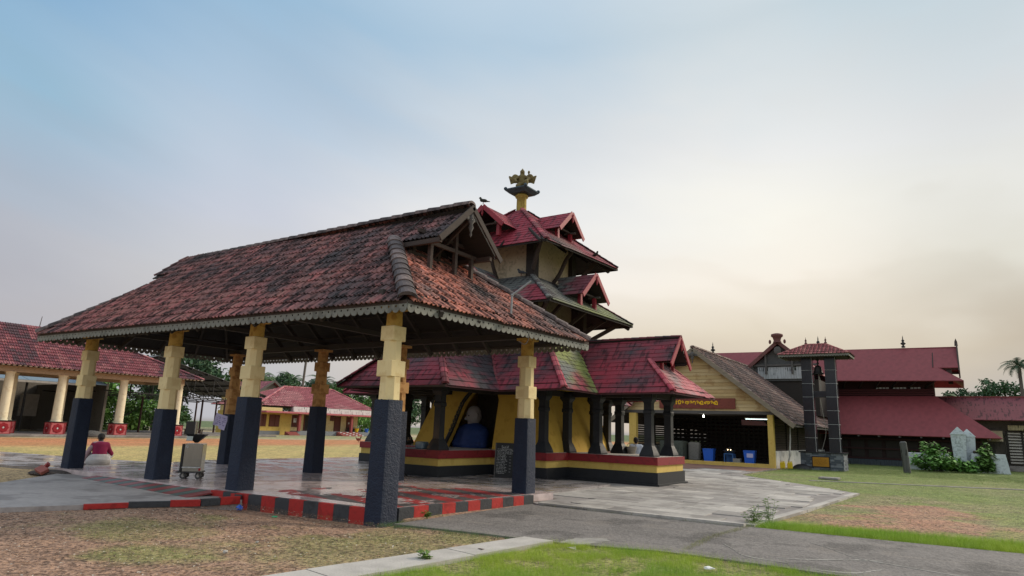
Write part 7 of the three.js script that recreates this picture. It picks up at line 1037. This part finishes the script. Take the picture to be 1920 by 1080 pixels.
{ // chalk board leaning on the plinth
  const t = thing('notice_board', 'black notice board with white writing leaning against the plinth', 'notice board', -3.42, 8.75, 0.13, THREE.MathUtils.degToRad(26)), g = new THREE.Group();
  const b = mb().add(geoBox(0.58, 1.04, 0.03, 0.006).translate(0, 0.52, 0)).build('board', M('chalk_black', [0.012, 0.013, 0.014], { roughness: 0.5 }), t); b.rotation.x = -0.16;
  for (const s of [-1, 1]) mb().add(geoBox(0.03, 1.06, 0.045).translate(s * 0.29, 0.52, 0)).build('frame_bar', m.greywood, b); mb().add(geoBox(0.6, 0.03, 0.045).translate(0, 1.04, 0)).build('frame_bar', m.darkwood, b);
  mb().beam(new THREE.Vector3(0, 0.95, -0.2), new THREE.Vector3(0, 0.0, -0.5), 0.04, 0.03).build('back_leg', m.darkwood, t);
  const c = document.createElement('canvas'); c.width = 256; c.height = 448; const x = c.getContext('2d'); x.fillStyle = '#131415'; x.fillRect(0, 0, 256, 448); x.strokeStyle = '#c9c9c4'; x.lineWidth = 3; const r = rnd(8);
  for (let j = 0; j < 19; j++) { let px = j < 2 ? 80 : 16 + (j > 6 ? 0 : 4), end = j < 2 ? 180 : j < 6 ? 240 : 120 + r() * 50; for (; px < end;) { const w = 5 + r() * 9; x.beginPath(); x.arc(px + w / 2, 26 + j * 21, 3.5 + r() * 2.5, r() * 3, 3.4 + r() * 3); x.stroke(); px += w + (r() < 0.18 ? 9 : 2); } if (j > 6 && j % 2) { x.beginPath(); x.moveTo(200, 26 + j * 21); x.lineTo(222 + r() * 10, 26 + j * 21); x.stroke(); } }
  const tx = new THREE.CanvasTexture(c); tx.colorSpace = THREE.SRGBColorSpace; const p = new THREE.Mesh(new THREE.PlaneGeometry(0.54, 0.98), new THREE.MeshStandardMaterial({ map: tx, roughness: 0.6, name: 'chalk_writing' })); p.position.set(0, 0.52, 0.017); p.name = 'writing'; b.add(p);
}
{ // paper tied to the far pillar
  const g = new THREE.PlaneGeometry(0.5, 0.46, 10, 10), p = g.attributes.position; for (let i = 0; i < p.count; i++) { const x = p.getX(i), y = p.getY(i); p.setZ(i, 0.035 * Math.sin(x * 9 + y * 5) * (0.4 + Math.abs(x)) + (x < -0.1 ? (x + 0.1) * -0.12 : 0)); if (x < -0.05 && y < -0.18) p.setY(i, y + 0.07); } g.computeVertexNormals();
  const c = document.createElement('canvas'); c.width = 160; c.height = 150; const x = c.getContext('2d'); x.fillStyle = '#cfc8ea'; x.fillRect(0, 0, 160, 150); x.fillStyle = '#8d84b8'; const r = rnd(4); for (let j = 0; j < 5; j++) for (let i = 0; i < 9; i++) if (r() < 0.75) x.fillRect(24 + i * 13 + r() * 4, 26 + j * 18, 5 + r() * 8, 6 + r() * 7); for (let i = 0; i < 60; i++) { x.globalAlpha = 0.15; x.fillRect(r() * 160, r() * 150, 2 + r() * 18, 1.5); }
  const tx = new THREE.CanvasTexture(c); tx.colorSpace = THREE.SRGBColorSpace; const o = new THREE.Mesh(g, new THREE.MeshStandardMaterial({ map: tx, side: THREE.DoubleSide, roughness: 0.8, name: 'lilac_notice' })); o.name = 'paper_notice'; o.position.copy(V(-11.66, 4.3, 1.52)); o.rotation.set(0, 0.35, -0.22); o.castShadow = true; scene.add(tag(o, 'crumpled lilac white paper sheet tied to the far pillar', 'paper'));
}
{ // steel cart
  const t = thing('steel_cart', 'stainless steel cart on castors with dark hopper beside a pillar', 'cart', -7.05, 0.72, K, THREE.MathUtils.degToRad(47)); t.scale.setScalar(0.93);
  mb().add(geoBox(0.44, 0.7, 0.5, 0.012).translate(0.02, 0.53, 0)).build('body', m.steel, t); mb().add(geoBox(0.05, 0.68, 0.5).translate(-0.235, 0.53, 0)).build('dark_side', m.darksteel, t); mb().add(geoBox(0.6, 0.03, 0.54).translate(-0.03, 0.17, 0)).build('base_plate', m.darksteel, t);
  mb().add(geoBox(0.2, 0.17, 0.012, 0.004).translate(0.12, 0.4, 0.254)).build('hatch', m.steel, t); mb().add(geoBox(0.44, 0.028, 0.03, 0.008).translate(0.02, 0.29, 0.275)).build('bumper_bar', m.white, t); mb().add(geoBox(0.05, 0.08, 0.03, 0.01).translate(0.225, 0.25, 0.262)).build('reflector', M('red_reflector', [0.35, 0.01, 0.015], { roughness: 0.25 }), t); mb().add(new THREE.TorusGeometry(0.026, 0.007, 6, 14).translate(-0.14, 0.8, 0.256)).build('emblem', m.white, t);
  for (const x of [-0.17, 0.19]) for (const z of [-0.18, 0.18]) { const w = mb(); w.add(new THREE.TorusGeometry(0.055, 0.026, 8, 20).translate(x, 0.08, z)); const c = w.build('castor_wheel', m.rubber, t); mb().add(new THREE.CylinderGeometry(0.04, 0.04, 0.035, 14).rotateX(Math.PI / 2).translate(x, 0.08, z)).build('hub', m.lightConc, c); mb().add(geoBox(0.012, 0.1, 0.05).rotateZ(0.3).translate(x + 0.015, 0.12, z + 0.04)).build('fork', m.steel, c); }
  const fn = mb(); fn.frus(0.02, 0, 0.9, 1.12, 0.03, 0.05, 0.24, 0.2); fn.build('funnel', m.darksteel, t); mb().add(geoBox(0.15, 0.14, 0.02).rotateX(-0.35).translate(-0.12, 1.02, 0.17)).build('funnel_plate', m.steel, t); mb().add(geoBox(0.24, 0.33, 0.3, 0.01).translate(-0.14, 1.28, 0)).build('hopper', M('smoked_hopper', [0.02, 0.02, 0.022], { roughness: 0.3 }), t); mb().add(geoBox(0.02, 0.34, 0.04).translate(-0.02, 1.28, 0.14)).build('hopper_frame', m.steel, t);
}
{ // birds
  const bird = (label, X, Y, h, turn, s, mt) => { const t = thing('bird', label, 'bird', X, Y, h, turn); t.scale.setScalar(s); skinMesh('body', skin([[0, 0.12, -0.06, 0, 0.15, 0.06, 0.05, 0.062], [0, 0.16, 0.08, 0, 0.235, 0.11, 0.042, 0.03], [0, 0.24, 0.115, 0, 0.245, 0.12, 0.034, 0.03], [0, 0.235, 0.145, 0, 0.228, 0.17, 0.009, 0.004], [0, 0.115, -0.08, 0, 0.085, -0.24, 0.034, 0.014, 1.6]], 0.012, 0.012), mt, t); const w = mb(); for (const q of [-1, 1]) w.add(new THREE.SphereGeometry(1, 10, 6).scale(0.016, 0.045, 0.12).rotateX(-0.15).translate(q * 0.055, 0.135, -0.04)); w.build('wings', mt, t); const l = mb(); for (const q of [-0.025, 0.025]) l.rod(new THREE.Vector3(q, 0, 0), new THREE.Vector3(q, 0.09, 0), 0.006, 0.007, 5).rod(new THREE.Vector3(q, 0.004, -0.01), new THREE.Vector3(q, 0.004, 0.035), 0.005, 0.003, 4); l.build('legs', M('bird_leg', [0.2, 0.06, 0.05]), t); return t; };
  const dk = M('dark_feather', [0.025, 0.028, 0.02]), gr = M('grey_feather', [0.06, 0.065, 0.075]);
  bird('dark bird perched on the peak of the tower gable', -5.28, 9.55, 9.56, -1.2, 1.0, dk); bird('dark bird on the slope of the top tower roof by the right eave', -2.62, 13.3, 8.12, 1.2, 0.9, dk); bird('grey pigeon resting at the foot of the tower wall', -4.15, 10.5, 6.98, -1.3, 0.95, gr);
  const t = thing('hen', 'rust red hen with black neck on the open ground by the house', 'hen', -36.9, 34.5, 0, 2.6); t.scale.setScalar(1.35);
  skinMesh('body', skin([[0, 0.17, -0.06, 0, 0.18, 0.06, 0.085, 0.08], [0, 0.2, -0.12, 0, 0.3, -0.2, 0.05, 0.02]], 0.014, 0.02), M('rust_feather', [0.2, 0.045, 0.03]), t); skinMesh('neck', skin([[0, 0.2, 0.09, 0, 0.31, 0.13, 0.045, 0.026], [0, 0.33, 0.135, 0, 0.335, 0.14, 0.03, 0.028], [0, 0.33, 0.165, 0, 0.322, 0.19, 0.01, 0.004]], 0.01, 0.012), dk, t); const w = mb(); for (const q of [-1, 1]) w.add(new THREE.SphereGeometry(1, 10, 6).scale(0.02, 0.06, 0.1).translate(q * 0.08, 0.18, -0.02)); w.build('wings', mats.get('rust_feather'), t); const l = mb(); for (const q of [-0.035, 0.035]) l.rod(new THREE.Vector3(q, 0, 0), new THREE.Vector3(q, 0.11, 0), 0.009, 0.01, 5).rod(new THREE.Vector3(q, 0.005, -0.02), new THREE.Vector3(q, 0.005, 0.05), 0.007, 0.004, 4); l.build('legs', mats.get('bird_leg'), t); mb().ball(0, -0.14, 0.365, 0.008, 0.018, 0.025, 6, 5).build('comb', m.kerbRed, t);
}
// things of one kind carry one group
const GROUPS = { tree: 'trees standing round the temple ground', coconut_palm: 'coconut palms round the temple ground', bird: 'birds on the tower roofs', bin: 'blue bins in the hall', jerry_can: 'yellow jerry cans by the hall', bench: 'benches in the open halls', shrub: 'shrubs by the altar stones', weed: 'weeds in the paving joints', altar_stone: 'white altar stones', tub: 'tubs on the veranda', loose_block: 'loose red blocks', litter: 'litter on the ground', stone: 'pebbles on the soil', dry_leaf: 'fallen leaves', covered_stack: 'covered stacks in the hall', stone_block: 'stones by the shrub', person: 'people on the temple ground' };
for (const o of scene.children) { const g = GROUPS[o.name.replace(/_\d+$/, '')]; if (g && o.userData.label) o.userData.group = g; }
renderer.render(scene, camera);
